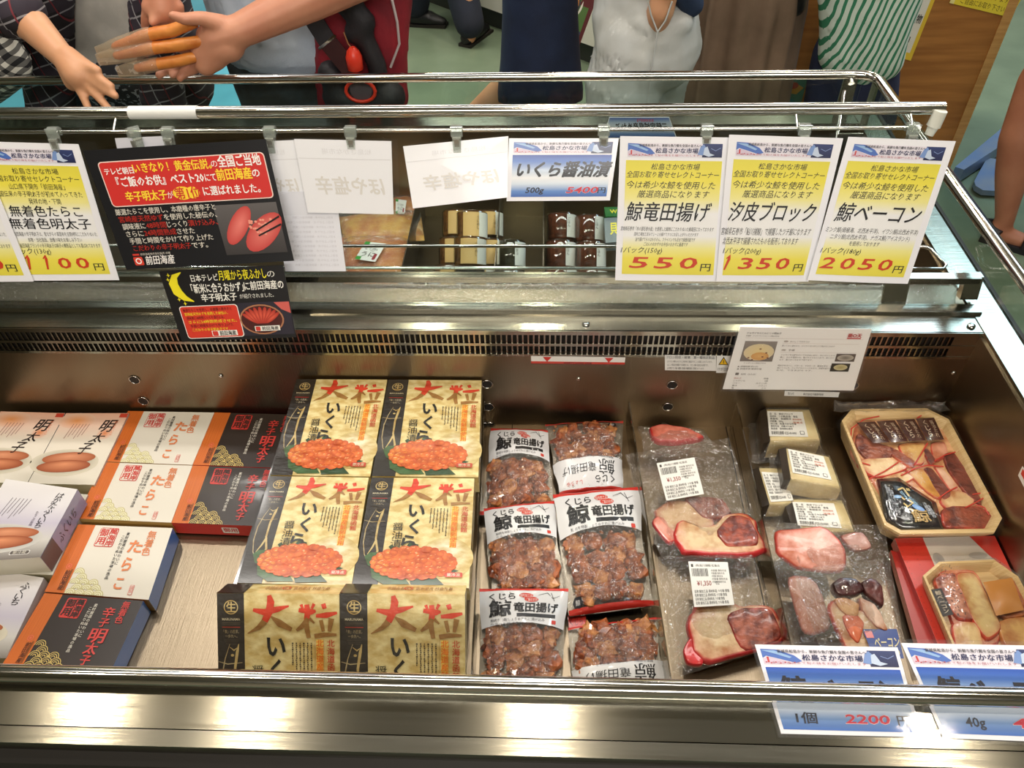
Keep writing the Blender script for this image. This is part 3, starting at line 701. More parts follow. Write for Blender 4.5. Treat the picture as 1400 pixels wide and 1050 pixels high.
# recipe card hung at the basin lip
def fn(s):
    G_ = C(120, 112, 106)
    s.text('ジャガイモとにんにくの明太子', 12, 9, 13, C(80, 74, 70), 2, w=50, bold=.02); s.text('料理例　ジャガイモとにんにくの明太子炒め', 12, 15, 18, G_, 2, w=48)
    s.rect(12, 20.5, 182, 20.9, C(200, 186, 176), 2)
    s.text('楽O天', 158, 9, 17, C(180, 40, 36), 3, w=20, bold=.05); s.rect(158, 17.6, 178, 19.6, C(200, 40, 40), 3)
    s.rect(13, 27, 60, 68, C(150, 140, 132), 2, C(120, 112, 104)); s.disk(37, 49, 22, 17, C(226, 208, 168), 3, cc=C(238, 214, 150), n=18); s.disk(40, 57, 13, 8, C(216, 160, 90), 4, cc=C(226, 180, 112), n=12)
    for (u, v) in ((38, 42), (48, 50), (44, 58), (24, 60), (52, 60), (30, 64)): s.disk(u, v, 1.8, 1.2, C(110, 40, 30), 5, n=6)
    s.text('じゃがいもの明太子炒め', 20, 70, 73, G_, 2, w=32); s.text('▲ 調理時間 約10分', 12, 77, 80.5, G_, 2, w=30); s.text('▲ 調理手順 簡単料理', 12, 82, 85.5, G_, 2, w=36)
    s.rrect(12, 92, 17, 97, 1, G_, 2); s.text('材料（2人分）', 20, 93, 97, G_, 2, w=22)
    for i, (a, b) in enumerate((('明太子', '適量'), ('じゃがいも', '4個'), ('バター', '大さじ1杯'), ('醤油', '小さじ1'), ('塩', '少々'), ('胡椒', '少々'))):
        s.text(a, 12, 102+5.2*i, 105.4+5.2*i, C(170, 70, 60) if i == 0 else G_, 2); s.text(b, 62, 102+5.2*i, 105.4+5.2*i, G_, 2, align='r')
    s.disk(72, 26.5, 3.4, 1.8, C(190, 180, 170), 2); s.text('おいしくできるコツ', 78, 25, 28.6, G_, 2, w=28); s.rect(68, 30, 178, 30.4, C(205, 190, 180), 2)
    s.text('熱いうちに混ぜると、ジャガイモにほどよく味がなじみます', 68, 33.5, 37, G_, 2, w=76)
    s.disk(72, 44, 3.4, 1.8, C(190, 180, 170), 2); s.text('手順', 79, 42, 46, G_, 2, w=9); s.rect(68, 48, 178, 48.4, C(205, 190, 180), 2)
    for i, t in enumerate(('ジャガイモは皮をむいて大きめに切り、水にさらしたら', '鍋に、かぶる程度の水、塩少々とともに入れて、火にかけ', 'ます。柔らかくなるまで茹でます。')): s.text(t, 70, 52+5*i, 55.4+5*i, G_, 2, w=78 if i < 2 else 48)
    for i, t in enumerate(('明太子をほぐし、バターと、マヨネーズ、醤油を混ぜ、お', '皿にうつした、ジャガイモのソースをかけ、完成を盛り合', 'わせ、できあがりです。')): s.text(t, 70, 74+5*i, 77.4+5*i, G_, 2, w=78 if i < 2 else 52)
    s.rect(150, 50, 178, 66, C(96, 84, 76), 2); s.disk(164, 58, 12, 6.5, C(190, 180, 164), 3, cc=C(120, 110, 100)); s.rect(147, 70, 174, 87, C(50, 44, 30), 2); s.disk(161, 78, 10, 6, C(208, 196, 150), 3, cc=C(170, 156, 100))
card('recipe_card', cardq(((1012, 447), (1192, 450), (1167, 534), (988, 532)), (0.8835, 0.8835, 0.868, 0.868)), 190, 128, fn,
     'white recipe card with a food photo hanging over the vent', 'recipe card', base=C(246, 243, 238), film=3)
# two laminated cards slipped under the near tube
def near(pts): 
    a, b, c, d = pts
    return [az(*a, .7850), az(*b, .7850), az(*c, .7695), az(*d, .7695)]
NQ = ((1032, 881), (1227, 885), (1261, 1008), (1068, 1003))
def two(title, left, price, tail, pu, base_fn=None):
    def fn(s):
        banner(s, 4, 5, 146, 25)
        s.grad(4, 146, [(28, C(30, 80, 176)), (40, C(60, 112, 196)), (54, C(160, 190, 226)), (66, C(226, 232, 238)), (76, C(206, 218, 232)), (88, C(120, 156, 208)), (101, C(58, 106, 184))])
        for (t, u, w_) in title: s.text(t, u, 39, 66, C(18, 20, 40), 3, w=w_, bold=.05, shear=.05)
        s.text(left[0], left[1], 81, 94, C(50, 56, 72), 3, w=left[2], bold=.03, shear=.1)
        s.text(price, pu, 80, 94, C(238, 216, 222), 3, w=48, bold=.07, shear=.15); s.text(price, pu+.5, 80.5, 93.5, C(206, 52, 74), 4, w=47, bold=.03, shear=.15)
        s.text(tail, 128, 82, 94, C(50, 56, 72), 3, w=12, bold=.03)
    return fn
card('price_card', near(NQ), 150, 106, two([('鯨', 14, 26), ('ベーコン', 52, 84)], ('1個', 20, 22), '2200', '円', 72), 'blue and white price card reading 2200 yen, tucked under the near tube', film=4)
NQ2 = ((1232, 879), (1432, 883), (1472, 1016), (1290, 1009))
card('price_card', near(NQ2), 150, 106, two([('鯨', 18, 24), ('ベ', 46, 24), ('ーコン', 76, 64)], ('40g', 32, 22), '470', '円', 84), 'blue and white price card reading 40g in the lower right corner', film=4)
# ---------------------------------------------------------------- clips on the rod
SPR = pm('grey_spring', (168, 168, 160), 0.35, 0.6)
def clip(px, py, label, turn=0.0, big=False, y=1.033):
    p = ay(px, py, y); p.z = 1.0275 if not big else 1.0285
    e = empty('hanging_clip', p, label, 'clip', None)
    k = 1.0
    mb = MB()
    ca, sa = math.cos(turn), math.sin(turn)
    def T(x, y_, z): return (p.x+x*ca-y_*sa, p.y+x*sa+y_*ca, p.z+z)
    w_ = 0.0075
    # loop round the rod
    n = 12
    for (r0, r1) in ((0.0045, 0.0078),):
        vs = []; fs = []
        for i in range(n+1):
            a = math.radians(-60+300*i/n)
            for r in (r0, r1):
                for x in (-w_, w_): vs.append(T(x, r*math.cos(a)-.001, r*math.sin(a)))
        for i in range(n):
            b = 4*i
            fs += [(b, b+4, b+5, b+1), (b+2, b+3, b+7, b+6), (b, b+2, b+6, b+4), (b+1, b+5, b+7, b+3)]
        mb.add(vs, fs, ACRYL)
    for (y0, y1, z0, z1, ww) in ((-.0085, -.0062, -.006, .008, .0085), ):
        mb.box((p.x-ww, p.y+y0, p.z+z0), (p.x+ww, p.y+y1, p.z+z1), ACRYL)
    mb.build('hook', e, p)
    mb = MB()
    # two jaws gripping the card top
    for (yo, xx) in ((-.0135, .0062), (-.0035, .0062)):
        vs = [T(-xx, yo, -.004), T(xx, yo, -.004), T(xx*.85, yo-.0035, -.026), T(-xx*.85, yo-.0035, -.026)]
        mb.hexa([Vector(v) for v in vs], .0015, ACRYL)
    mb.build('jaw', e, p)
    mb = MB()
    mb.box((p.x-.0035, p.y-.0150, p.z-.018), (p.x+.0035, p.y-.0138, p.z-.007), SPR)
    mb.tube([T(-.006, -.011, -.007), T(.006, -.011, -.007)], .0022, SPR, 8)
    mb.build('spring', e, p)
    return e
for px, py, lb in ((76, 183, 'clear plastic clip over the left yellow card'), (232, 183, 'clear plastic clip gripping the black poster near its middle'),
                   (371, 184, 'clear plastic clip at the right corner of the black poster'), (481, 184, 'clear plastic clip on the middle blank card'),
                   (625, 182, 'clear plastic clip on the tilted blank card'), (825, 181, 'clear plastic clip on the right corner of the 5400 yen card'),
                   (965, 180, 'clear plastic clip on the leftmost of the three right yellow cards'), (1098, 179, 'clear plastic clip on the middle one of the three right yellow cards'),
                   (1246, 177, 'clear plastic clip near the end of the tube, on the last yellow card')):
    clip(px, py, lb)
c = clip(184, 180, 'greyish clip turned sideways at the left top of the black poster', turn=0.5)
# ================================================================ BOXES IN THE NEAR TRAY
def flat_box(name, px, z, th, W, H, fn, label, cat, group, base, sides, zz=None, mat=None, side_fn=None):
    """lid quad given at its real height z (or four heights zz)"""
    zs = zz or (z, z, z, z)
    q = [az(a, b, c) for (a, b), c in zip(px, zs)]
    s = Sheet(q, W, H, mat=mat or PRINTG)
    s.hexa(s.q, th, s.mat, base, n=s.n, sidecol=sides)
    fn(s)
    if side_fn: side_fn(s, th)
    o = own(s, name, label, cat, group)
    return o
OR1, OR2 = C(212, 112, 44), C(190, 92, 34)
CRM = C(224, 218, 205); DRK = C(46, 36, 32); SEAL = C(206, 60, 54); GOLDL = C(196, 186, 128); GOLD = C(206, 182, 108)
def tarako(black, full=True):
    def fn(s):
        s.rect(0, 0, 27, 105, OR1, 1)
        for k in range(13): s.stroke([(2*k+1+random.uniform(-.4, .4), 0), (2*k+1.5+random.uniform(-1, 1), 50), (2*k+1, 105)], .35, OR2, 2)
        s.vtext('前田海産', 19, 72, 7.2, C(50, 26, 18), 3, bold=.015); s.rect(22.5, 70, 25, 101, C(150, 84, 26), 2); s.rect(22.9, 71, 23.3, 100, C(96, 44, 20), 3)
        s.ring(17, 66, 3.2, 4.0, C(226, 110, 90), 3); s.disk(17, 66, 1.5, 1.5, C(226, 110, 90), 3)
        # gold wave pattern
        base = C(232, 228, 196) if not black else C(40, 28, 22); ln = GOLDL if not black else GOLD
        for row in range(4, -1, -1):
            nn = 5-row if row else 5
            for k in range(nn+1 if row < 4 else 1):
                u = 35+13*k+(6.5 if row % 2 else 0); v = 105-row*7.5+0
                if u > 80-row*9: continue
                for i, r in enumerate((7.8, 5.2, 2.6)):
                    s.ring(u, v, 0, r, base, 2+0.15*(4-row), 0, 180, n=9) if i == 0 else None
                    s.ring(u, v, r-1.0, r, ln, 2.4+0.15*(4-row), 0, 180, n=9)
        # red seal, lettering
        s.rrect(38, 4, 66, 34, 3, SEAL, 2); s.rrect(39, 5, 65, 33, 2.5, CRM if not black else DRK, 3) if not black else None
        tcol = SEAL if not black else DRK
        s.rect(51.6, 5, 52.4, 33, SEAL if not black else DRK, 4)
        for (t, u, vs) in (('御用', 45.3, (6, 19)), ('萬海岸', 59, (5.5, 15, 24))):
            for ch, v in zip(t, vs):
                hh = 12 if len(t) == 2 else 9
                s.text(ch, u, v, v+hh, tcol, 5, w=11.5, align='c', bold=.03)
        s.vtext('素材厳選の味わいに', 82, 10, 5, INK if not black else CRM, 3, step=5.6, bold=.01); s.vtext('こだわりぬいた本場の逸品', 76.5, 15, 5, INK if not black else CRM, 3, step=5.6, bold=.01)
        if not black:
            O_ = C(222, 130, 78)
            s.text('た', 90, 21, 41, O_, 3, w=21, bold=.04); s.text('ら', 91, 47, 69, O_, 3, w=14, bold=.04); s.text('こ', 91, 76, 95, O_, 3, w=12, bold=.04)
            s.vtext('無着色', 118, 6, 12.5, O_, 3, bold=.02)
            s.rrect(114, 87, 120, 101, 1, C(220, 120, 110), 2); s.rrect(114.6, 87.6, 119.4, 100.4, 1, CRM, 3); s.vtext('謹製', 117, 88.5, 5, C(220, 120, 110), 4)
        else:
            s.vtext('無着色', 124, 3, 11, SEAL, 3, bold=.02); s.text('辛', 105, 14, 29, SEAL, 3, w=16, bold=.03, align='c'); s.text('子', 105, 30, 43, SEAL, 3, w=14, bold=.03, align='c')
            s.text('明', 105, 45, 66, SEAL, 3, w=22, bold=.03, align='c'); s.text('太', 105, 66, 82, SEAL, 3, w=17, align='c', bold=.03); s.text('子', 105, 83, 97, SEAL, 3, w=13, bold=.03, align='c')
    return fn
BOXS = dict(cat='box')
def tb(px, z, black, label, side=None, sfn=None, th=0.026):
    sd = [C(206, 186, 140) if not black else C(190, 50, 44)]*4
    if black: sd = [C(190, 50, 44), C(190, 50, 44), C(190, 50, 44), C(200, 100, 44)]
    else: sd = [C(196, 176, 120), C(214, 206, 190), C(176, 140, 78), C(200, 100, 44)]
    if side: sd[1] = side
    flat_box('food_box', px, z, th, 145, 105, tarako(black), label, 'box', 'tarako boxes in the left of the tray', CRM if not black else DRK, sd, side_fn=sfn)
def red_side(s, th):
    q = s.q; d = -s.n*th
    t = Sheet([q[3]+Vector((0, -.0004, 0)), q[2]+Vector((0, -.0004, 0)), q[2]+d+Vector((0, -.0004, 0)), q[3]+d+Vector((0, -.0004, 0))], 145, 26, mat=PRINTG)
    t.rrect(78, 6, 104, 20, 2, CRM, 1); t.text('御用', 80, 7, 17, C(190, 50, 44), 2, w=22, bold=.03)
    s.v += t.v; 
    n = len(s.v)-len(t.v)
    s.f += [tuple(i+n for i in f) for f in t.f]; s.m += [0]*len(t.f); s.c += t.c; s.sm += t.sm
ZB = 0.600
BLU2 = C(60, 110, 178)
tb(((175, 562), (293, 564), (263, 635.6), (141.5, 631)), ZB, False, 'cream box with orange band against the back wall, second column from the roe boxes')
tb(((293.5, 564), (412, 567), (386, 640), (263.5, 635.6)), ZB, True, 'black box with orange band against the back wall, beside the roe boxes')
tb(((141.5, 632), (263, 636.6), (234, 714.5), (104, 709)), ZB, False, 'cream box with orange band in the second row, left of a black box')
tb(((263.5, 636.6), (385, 641), (358, 719.5), (234.5, 714.8)), ZB, True, 'black box with orange band and red front side showing', sfn=red_side)
tb(((107, 717), (236, 722), (203, 820), (61, 809)), 0.6015, False, 'cream box with orange band and blue right side, third row', side=BLU2, th=0.030)
tb(((61, 811), (196, 821.5), (150, 921), (3, 909)), 0.6015, True, 'black box with orange band and blue right side, next to the near tube', side=BLU2, th=0.030)
# pale mentaiko boxes
def mentai(kind):
    def fn(s):
        if kind == 'pink':
            s.grad(0, 100, [(0, C(238, 186, 160)), (22, C(240, 206, 186)), (50, C(232, 222, 206)), (120, C(222, 216, 202))])
            s.disk(24, 14, 30, 14, C(238, 200, 178), 2, cc=C(240, 160, 96), n=20)
            s.disk(78, 36, 13, 11, C(236, 214, 196), 2, cc=C(234, 140, 84), n=18)
            K = C(40, 28, 26)
            s.text('明', 64, 12, 34, K, 4, w=20, bold=.02, shear=.25); s.text('太', 58, 36, 52, K, 4, w=20, bold=.015, shear=.3); s.text('子', 47, 52, 72, K, 4, w=18, bold=.015, shear=.3)
            s.vtext('めんたいこ', 88, 14, 5, C(230, 130, 90), 4)
            s.rect(88, 1, 100, 8, C(204, 70, 50), 3)
            for k in range(6): s.stroke([(22+5*k, 20), (18+5*k, 46-(k % 3)*3)], .8, C(150, 90, 80), 3)
        else:
            s.grad(0, 100, [(0, C(226, 222, 222)), (30, C(222, 218, 222)), (62, C(196, 190, 206)), (90, C(206, 202, 196)), (120, C(120, 112, 106))])
            K = C(40, 36, 44)
            s.vtext('はかたふくいち' if kind == 'lav' else 'ふくいち', 82 if kind == 'lav' else 84, 10, 10.5, K, 4, step=8.6, du=-1.2, shear=.2)
            s.vtext('たらこの旨味', 66, 44, 4, C(90, 80, 96), 4)
            s.disk(60, 78, 9, 6, C(200, 180, 196), 3, cc=C(224, 150, 140))
            for k in range(6): s.stroke([(24+5*k, 26), (18+5*k, 58-(k % 3)*4)], .7, C(120, 112, 120), 3)
        yy = 86 if kind == 'pink' else 88
        s.disk(38, yy, 52, 22, s_bg[kind], 2.2, cc=s_bg2[kind], n=28)
        for (du, dv, cc, ce) in ((2, -7, C(220, 150, 112), C(166, 92, 58)), (0, 6, C(222, 146, 104), C(150, 76, 46))):
            s.disk(40+du, yy+dv, 40, 10, ce, 3.5+dv*.01, cc=cc, rot=-.06, n=26, hy=-.4)
        if kind != 'pink': s.rrect(60, 107, 84, 114, 2, C(230, 226, 222), 4); s.rrect(60.8, 107.8, 83.2, 113.2, 2, C(96, 88, 84), 5); s.text('要冷蔵', 64, 108.2, 112.8, CRM, 6, w=16)
    return fn
s_bg = {'pink': C(214, 206, 186), 'lav': C(204, 200, 194), 'low': C(214, 206, 186)}
s_bg2 = {'pink': C(70, 62, 42), 'lav': C(120, 126, 112), 'low': C(120, 110, 90)}
PB = pm('matte_print_board', (255, 255, 255), 0.4, coat=0.3, attr=True)
GS = [C(200, 190, 160), C(190, 180, 176), C(190, 184, 150), C(200, 196, 190)]
flat_box('food_box', ((1, 562.5), (89, 565), (37, 661), (-60, 658)), 0.604, 0.03, 100, 120, mentai('pink'), 'pale pink box picturing cod roe, cut by the left edge, by the back wall', 'box', 'pale cod roe boxes', C(226, 220, 206), GS)
flat_box('food_box', ((90.5, 565), (176, 565), (129, 663), (38, 661)), 0.604, 0.03, 100, 120, mentai('pink'), 'pale pink box picturing two cod roe sacs, beside the cream boxes', 'box', 'pale cod roe boxes', C(226, 220, 206), GS)
LS = [C(210, 206, 200), C(150, 142, 176), C(206, 200, 178), C(200, 196, 190)]
def lav_side(s, th):
    q = s.q; d = -s.n*th; e = (q[1]-q[0]).normalized()*.0005
    t = Sheet([q[2]+e, q[1]+e, q[1]+d+e, q[2]+d+e], 120, 34, mat=PRINTG)
    t.rect(0, 0, 34, 34, C(74, 68, 72), 1); t.rect(34, 0, 60, 34, C(150, 146, 176), 1)
    t.text('ふくいち', 40, 8, 24, C(46, 40, 52), 2, w=52, shear=.2)
    n = len(s.v); s.v += t.v; s.f += [tuple(i+n for i in f) for f in t.f]; s.m += [0]*len(t.f); s.c += t.c; s.sm += t.sm
flat_box('food_box', ((8, 655), (106, 669), (55, 762), (-62, 770)), 0.640, 0.036, 100, 120, mentai('lav'), 'pale box with lavender right side, stacked highest at the left edge', 'box', 'pale cod roe boxes', C(214, 208, 214), LS, side_fn=lav_side)
flat_box('food_box', ((-55, 772), (60, 790), (8, 900), (-120, 900)), 0.603, 0.03, 100, 120, mentai('low'), 'pale box with lettering in the lower left corner, under the lavender box', 'box', 'pale cod roe boxes', C(214, 208, 200), GS)
flat_box('food_box', ((0, 667), (120, 676), (72, 786), (-62, 782)), 0.6035, 0.031, 100, 120, lambda s: None, 'plain pale box lying under the lavender box at the left edge', 'box', 'pale cod roe boxes', C(206, 202, 190), GS)
# ---------------------------------------------------------------- salmon roe boxes
CR1 = C(232, 216, 158); BK = C(38, 32, 28); GD = C(196, 174, 118)
rnd = random.Random(11)
BERRY = []
for k in range(150):
    a = rnd.uniform(0, 2*math.pi); r = math.sqrt(rnd.random())
    BERRY.append((r*math.cos(a), r*math.sin(a)))
# ring of berries on the outline first so the mound edge reads bumpy
BERRY = [(math.cos(2*math.pi*k/24), math.sin(2*math.pi*k/24)) for k in range(24)] + BERRY
def ikura(s, full=True):
    s.rect(0, 0, 33, s.H, BK, 1)
    s.ring(17, 17, 7.6, 8.8, GD, 2, n=24); s.text('生', 17, 10.5, 23.5, GD, 2, w=11.5, align='c', bold=.04)
    s.text('MARUNAMA', 17, 29.5, 33.5, C(208, 198, 170), 2, w=22, align='c', bold=.02)
    s.rect(6, 36, 28, 36.5, C(110, 96, 76), 2); s.rect(6, 38, 28, 38.4, C(96, 84, 70), 2); s.rect(6, 41, 28, 41.9, C(190, 50, 40), 2)
    s.text('「食」の匠家。', 17, 44.5, 49, C(190, 182, 160), 2, w=19, align='c'); s.text('一歩先へ。', 17, 50.5, 54.5, C(190, 182, 160), 2, w=15, align='c')
    for k in range(3): s.rect(8+k, 57+2.4*k, 26-k, 57.5+2.4*k, C(84, 74, 62), 2)
    s.stroke([(15, 62), (9, 80), (5, 100), (5, 125), (9, 146), (15, 158)], [.5, 1.2, 1.6, 1.4, 1.2, .5], C(176, 160, 122), 2)
    s.stroke([(26, 62), (24, 72), (21, 92), (21, 118), (26, 140), (22, 155)], [1, 3.6, 3, 2.6, 3, 1], GD, 3)
    s.stroke([(1, 84), (12, 87), (30, 85)], [.6, 1.4, .6], C(176, 160, 122), 2); s.stroke([(15, 66), (20, 70), (25, 66)], [.6, 2, .6], GD, 3); s.disk(18, 76, 2, 1.6, GD, 3)
    s.stroke([(22, 120), (18, 134), (13, 146)], [3, 2.4, .8], GD, 3)
    # big brush title
    RD = C(222, 66, 36); BR = C(166, 122, 62)
    s.stroke([(44, 20), (58, 23), (74, 19), (88, 15)], [4, 8.5, 7, 2], RD, 3)
    s.stroke([(64, 2), (66, 10), (64, 22), (58, 34)], [5, 9, 9, 8], RD, 3); s.stroke([(58, 34), (50, 42), (37, 49)], [8, 5.5, .8], BR, 3)
    s.stroke([(66, 28), (76, 36), (91, 44)], [2, 9, 5], BR, 3)
    s.stroke([(100, 20), (116, 22), (121, 21)], [5, 7, 3], RD, 3); s.stroke([(110, 13), (111, 24), (109, 34)], [6, 7.5, 6], RD, 3); s.stroke([(109, 34), (110, 44), (112, 54)], [6, 6, 5], BR, 3)
    s.stroke([(111, 30), (104, 40), (97, 45)], [5, 6, 3], BR, 3); s.stroke([(103, 13), (105, 18)], [4, 3], RD, 3); s.stroke([(119, 12), (116, 18)], [4, 3], RD, 3); s.stroke([(113, 30), (119, 36)], [4, 2], BR, 3)
    s.stroke([(130, 12), (132, 18)], [6, 5], RD, 3); s.stroke([(121, 27), (134, 26), (147, 23)], [4, 7, 3], RD, 3); s.stroke([(127, 32), (130, 46)], [5, 4], BR, 3); s.stroke([(140, 30), (137, 46)], [7, 4], BR, 3)
    s.stroke([(119, 52), (132, 50), (146, 50)], [6, 5.5, 3], BR, 3)
    s.text('い', 72, 50, 78, C(26, 24, 22), 4, w=23, align='c', bold=.045); s.text('く', 71, 80, 108, C(26, 24, 22), 4, w=14, align='c', bold=.045)
    if full: s.text('ら', 66, 110, 137, C(26, 24, 22), 7, w=20, align='c', bold=.045)
    s.vtext('醤油漬', 49, 88, 14.5, C(30, 28, 26), 4, step=15.5)
    for k, n in enumerate((11, 15, 14, 18, 17, 20)):
        u = 91+4.6*k
        for i in range(n): s.rect(u+((i*7+k) % 3)*.25, 60+2.6*i, u+2.0-((i*5+k) % 3)*.3, 61.9+2.6*i, C(90, 80, 60), 2)
    s.rect(119, 56, 119.4, 140, C(190, 150, 80), 2); s.vtext('北海道産鮭卵使用', 125.5, 56, 9, C(240, 128, 30), 4, step=9.6, bold=.035); s.rect(121, 56, 130, 132, C(246, 206, 100), 3)
    s.vtext('北海道函館', 139, 56, 9, C(206, 76, 40), 4, step=9.8, bold=.02)
    if not full: return
    # snowy hill, leaves, roe
    s.disk(118, 150, 36, 36, C(214, 196, 134), 2, cc=C(238, 230, 206), n=24, hy=-.5)
    G1, G2 = C(60, 96, 50), C(42, 74, 44)
    s.poly([(10, 150), (16, 143), (30, 142), (40, 158), (30, 172), (16, 165)], G1, 3); s.poly([(20, 168), (34, 164), (60, 176), (74, 196), (40, 197), (24, 186)], G1, 3)
    s.poly([(70, 180), (100, 176), (118, 196), (76, 198)], G2, 3); s.poly([(96, 176), (122, 168), (136, 172), (118, 182)], G2, 3); s.poly([(40, 132), (44, 128), (50, 134), (46, 140)], G2, 3); s.poly([(62, 134), (68, 124), (80, 128), (78, 138)], G2, 5)
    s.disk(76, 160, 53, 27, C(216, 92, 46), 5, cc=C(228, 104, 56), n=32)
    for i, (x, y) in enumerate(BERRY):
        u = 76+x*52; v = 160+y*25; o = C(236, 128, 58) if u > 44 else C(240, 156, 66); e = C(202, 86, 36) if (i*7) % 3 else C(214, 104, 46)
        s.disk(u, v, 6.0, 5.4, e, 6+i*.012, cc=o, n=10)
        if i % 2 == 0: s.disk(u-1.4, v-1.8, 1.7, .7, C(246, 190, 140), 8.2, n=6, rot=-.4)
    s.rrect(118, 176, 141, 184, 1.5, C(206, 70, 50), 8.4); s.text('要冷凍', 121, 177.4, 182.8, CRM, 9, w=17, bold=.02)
def ik_side(s, th, strip=True): pass
IKS = [C(226, 210, 150), C(210, 196, 140), C(214, 200, 150), BK]
IG = 'salmon roe boxes in two columns'
def ik(px, zz, label, th=0.034):
    flat_box('roe_box', px, 0, th, 150, 200, ikura, label, 'box', IG, CR1, IKS, zz=zz, mat=PAPERB)
ik(((405.5, 518.5), (529.5, 519), (506, 651.5), (369.6, 649.5)), (.679,)*4, 'glossy salmon roe box against the back wall, left column')
ik(((531, 519), (658.5, 520), (654, 652.5), (508.5, 651)), (.679,)*4, 'glossy salmon roe box against the back wall, right column beside the fried bags')
ik(((369.6, 651), (504, 653), (480.8, 800), (323.5, 797)), (.690, .690, .678, .678), 'glossy salmon roe box in the middle row, left column')
ik(((508, 653), (648.5, 654), (641, 804), (481, 801)), (.690, .690, .678, .678), 'glossy salmon roe box in the middle row, right column')
def ikd(pf, dep, th, label):
    a = ad(*pf[0], dep); b = ad(*pf[1], dep)
    if a.x > -.25: a.z += .005; b.z += .005
    down = (D_ + F_*0.05).normalized()
    d0 = a+down*.150; c0 = b+down*.150
    s = Sheet([a, b, c0, d0], 150, 150, mat=PAPERB)
    sd = [C(226, 210, 150), C(206, 196, 150), CR1, BK]
    s.hexa(s.q, th, s.mat, CR1, n=s.n, sidecol=sd)
    ikura(s, False)
    # top edge print: black end, reversed line of small lettering
    n = s.n; t = Sheet([a-n*th+Vector((0, 0, .0006)), b-n*th+Vector((0, 0, .0006)), b+Vector((0, 0, .0006)), a+Vector((0, 0, .0006))], 150, 34, mat=PRINTG)
    t.rect(0, 0, 33, 34, BK, 1)
    t.text('株式会社 丸生水産 北海道函館市', 134, 10, 22, C(120, 90, 60), 2, w=80, flip=True); t.ring(80, 15, 4, 5.5, C(196, 70, 50), 2)
    k = len(s.v); s.v += t.v; s.f += [tuple(i+k for i in f) for f in t.f]; mi = s.mi(PRINTG); s.m += [mi]*len(t.f); s.c += t.c; s.sm += t.sm
    own(s, 'roe_box', label, 'box', IG)
ikd(((296.5, 811), (464, 812)), 0.945, 0.036, 'upright salmon roe box leaning at the near tube, left column')
ikd(((465.5, 814), (636, 816)), 0.945, 0.036, 'upright salmon roe box leaning at the near tube, right column')
# lower layers of the two roe columns (only their edges show)
for (xa, xb, lab) in ((-.408, -.262, 'left'), (-.256, -.108, 'right')):
    for (y0, y1, row) in ((.695, .885, 'back'), (.497, .684, 'middle')):
        for k in range(2):
            z = ZT+.0008+.0342*k
            q = [Vector((xa, y1, z+.0335)), Vector((xb, y1, z+.0335)), Vector((xb, y0, z+.0335)), Vector((xa, y0, z+.0335))]
            s = Sheet(q, 150, 200, mat=PRINTG); s.hexa(q, .0335, PRINTG, CR1, n=s.n, sidecol=IKS); s.rect(0, 0, 33, 200, BK, 1)
            own(s, 'roe_box', 'roe box of the %s row, %s column, %s of the stack' % (row, lab, 'bottom' if k == 0 else 'middle'), 'box', IG)
# ================================================================ BAGS, MEAT, TRAYS, JARS
def blob(c, r, seed=0, amp=.25, sq=(1, 1, 1), freq=60, sub=2):
    """lumpy ball: verts, faces"""
    import bmesh
    bm = bmesh.new(); bmesh.ops.create_icosphere(bm, subdivisions=sub, radius=1.0)
    vs = []
    for v in bm.verts:
        n = v.co.normalized(); k = 1+amp*noise.noise(n*1.6+Vector((seed, seed*.7, 0)))+amp*.7*noise.noise(n*4+Vector((0, seed, seed)))
        vs.append((c[0]+n.x*r*k*sq[0], c[1]+n.y*r*k*sq[1], c[2]+n.z*r*k*sq[2]))
    fs = [tuple(v.index for v in f.verts) for f in bm.faces]; bm.free()
    return vs, fs
FRY = pm('fried_coating', (178, 98, 52), 0.30, coat=.4, bump=(260, 1.0), noise_col=((104, 44, 22), 90))
FRY2 = pm('fried_coating_light', (212, 146, 86), 0.32, coat=.4, bump=(260, 1.0), noise_col=((146, 74, 34), 80))
def pillow(q, T, seed, nx=16, ny=20, base=.002, wr=.0016):
    """height function of a stuffed bag over a quad"""
    def hf(x, y):
        x = min(max(x, 0), 1); y = min(max(y, 0), 1)
        e = (max(math.sin(math.pi*x), 0)**.55)*(max(math.sin(math.pi*y), 0)**.45)
        k = noise.noise(Vector((x*5+seed, y*6, seed)))+.6*noise.noise(Vector((x*13, y*11+seed, 3)))
        return base+T*e*(0.55+.45*min(1, max(0, y*1.6)))+wr*k*1.2
    return hf
def outlined(x, y, seed, amt=.03, neck=0):
    """bag silhouette wobble"""
    k = amt*noise.noise(Vector((y*3+seed, 1.3*seed, 0)))
    nk = neck*math.exp(-((y-.42)/.12)**2)
    return .5+(x-.5)*(1-nk)+k*(1 if x > .5 else 1)*(2*abs(x-.5))
def film_grid(s, mat, u0=0, v0=0, u1=1, v1=1, nx=14, ny=18, L=0, col=(1, 1, 1), fx=None):
    vs = []; fs = []
    for j in range(ny+1):
        for i in range(nx+1):
            x = u0+(u1-u0)*i/nx; y = v0+(v1-v0)*j/ny
            if fx: x2 = fx(x, y)
            else: x2 = x
            vs.append(s.pt(x2*s.W, y*s.H, L))
    for j in range(ny):
        for i in range(nx):
            a = j*(nx+1)+i; fs.append((a, a+nx+1, a+nx+2, a+1))
    s.add(vs, fs, mat, col, True)
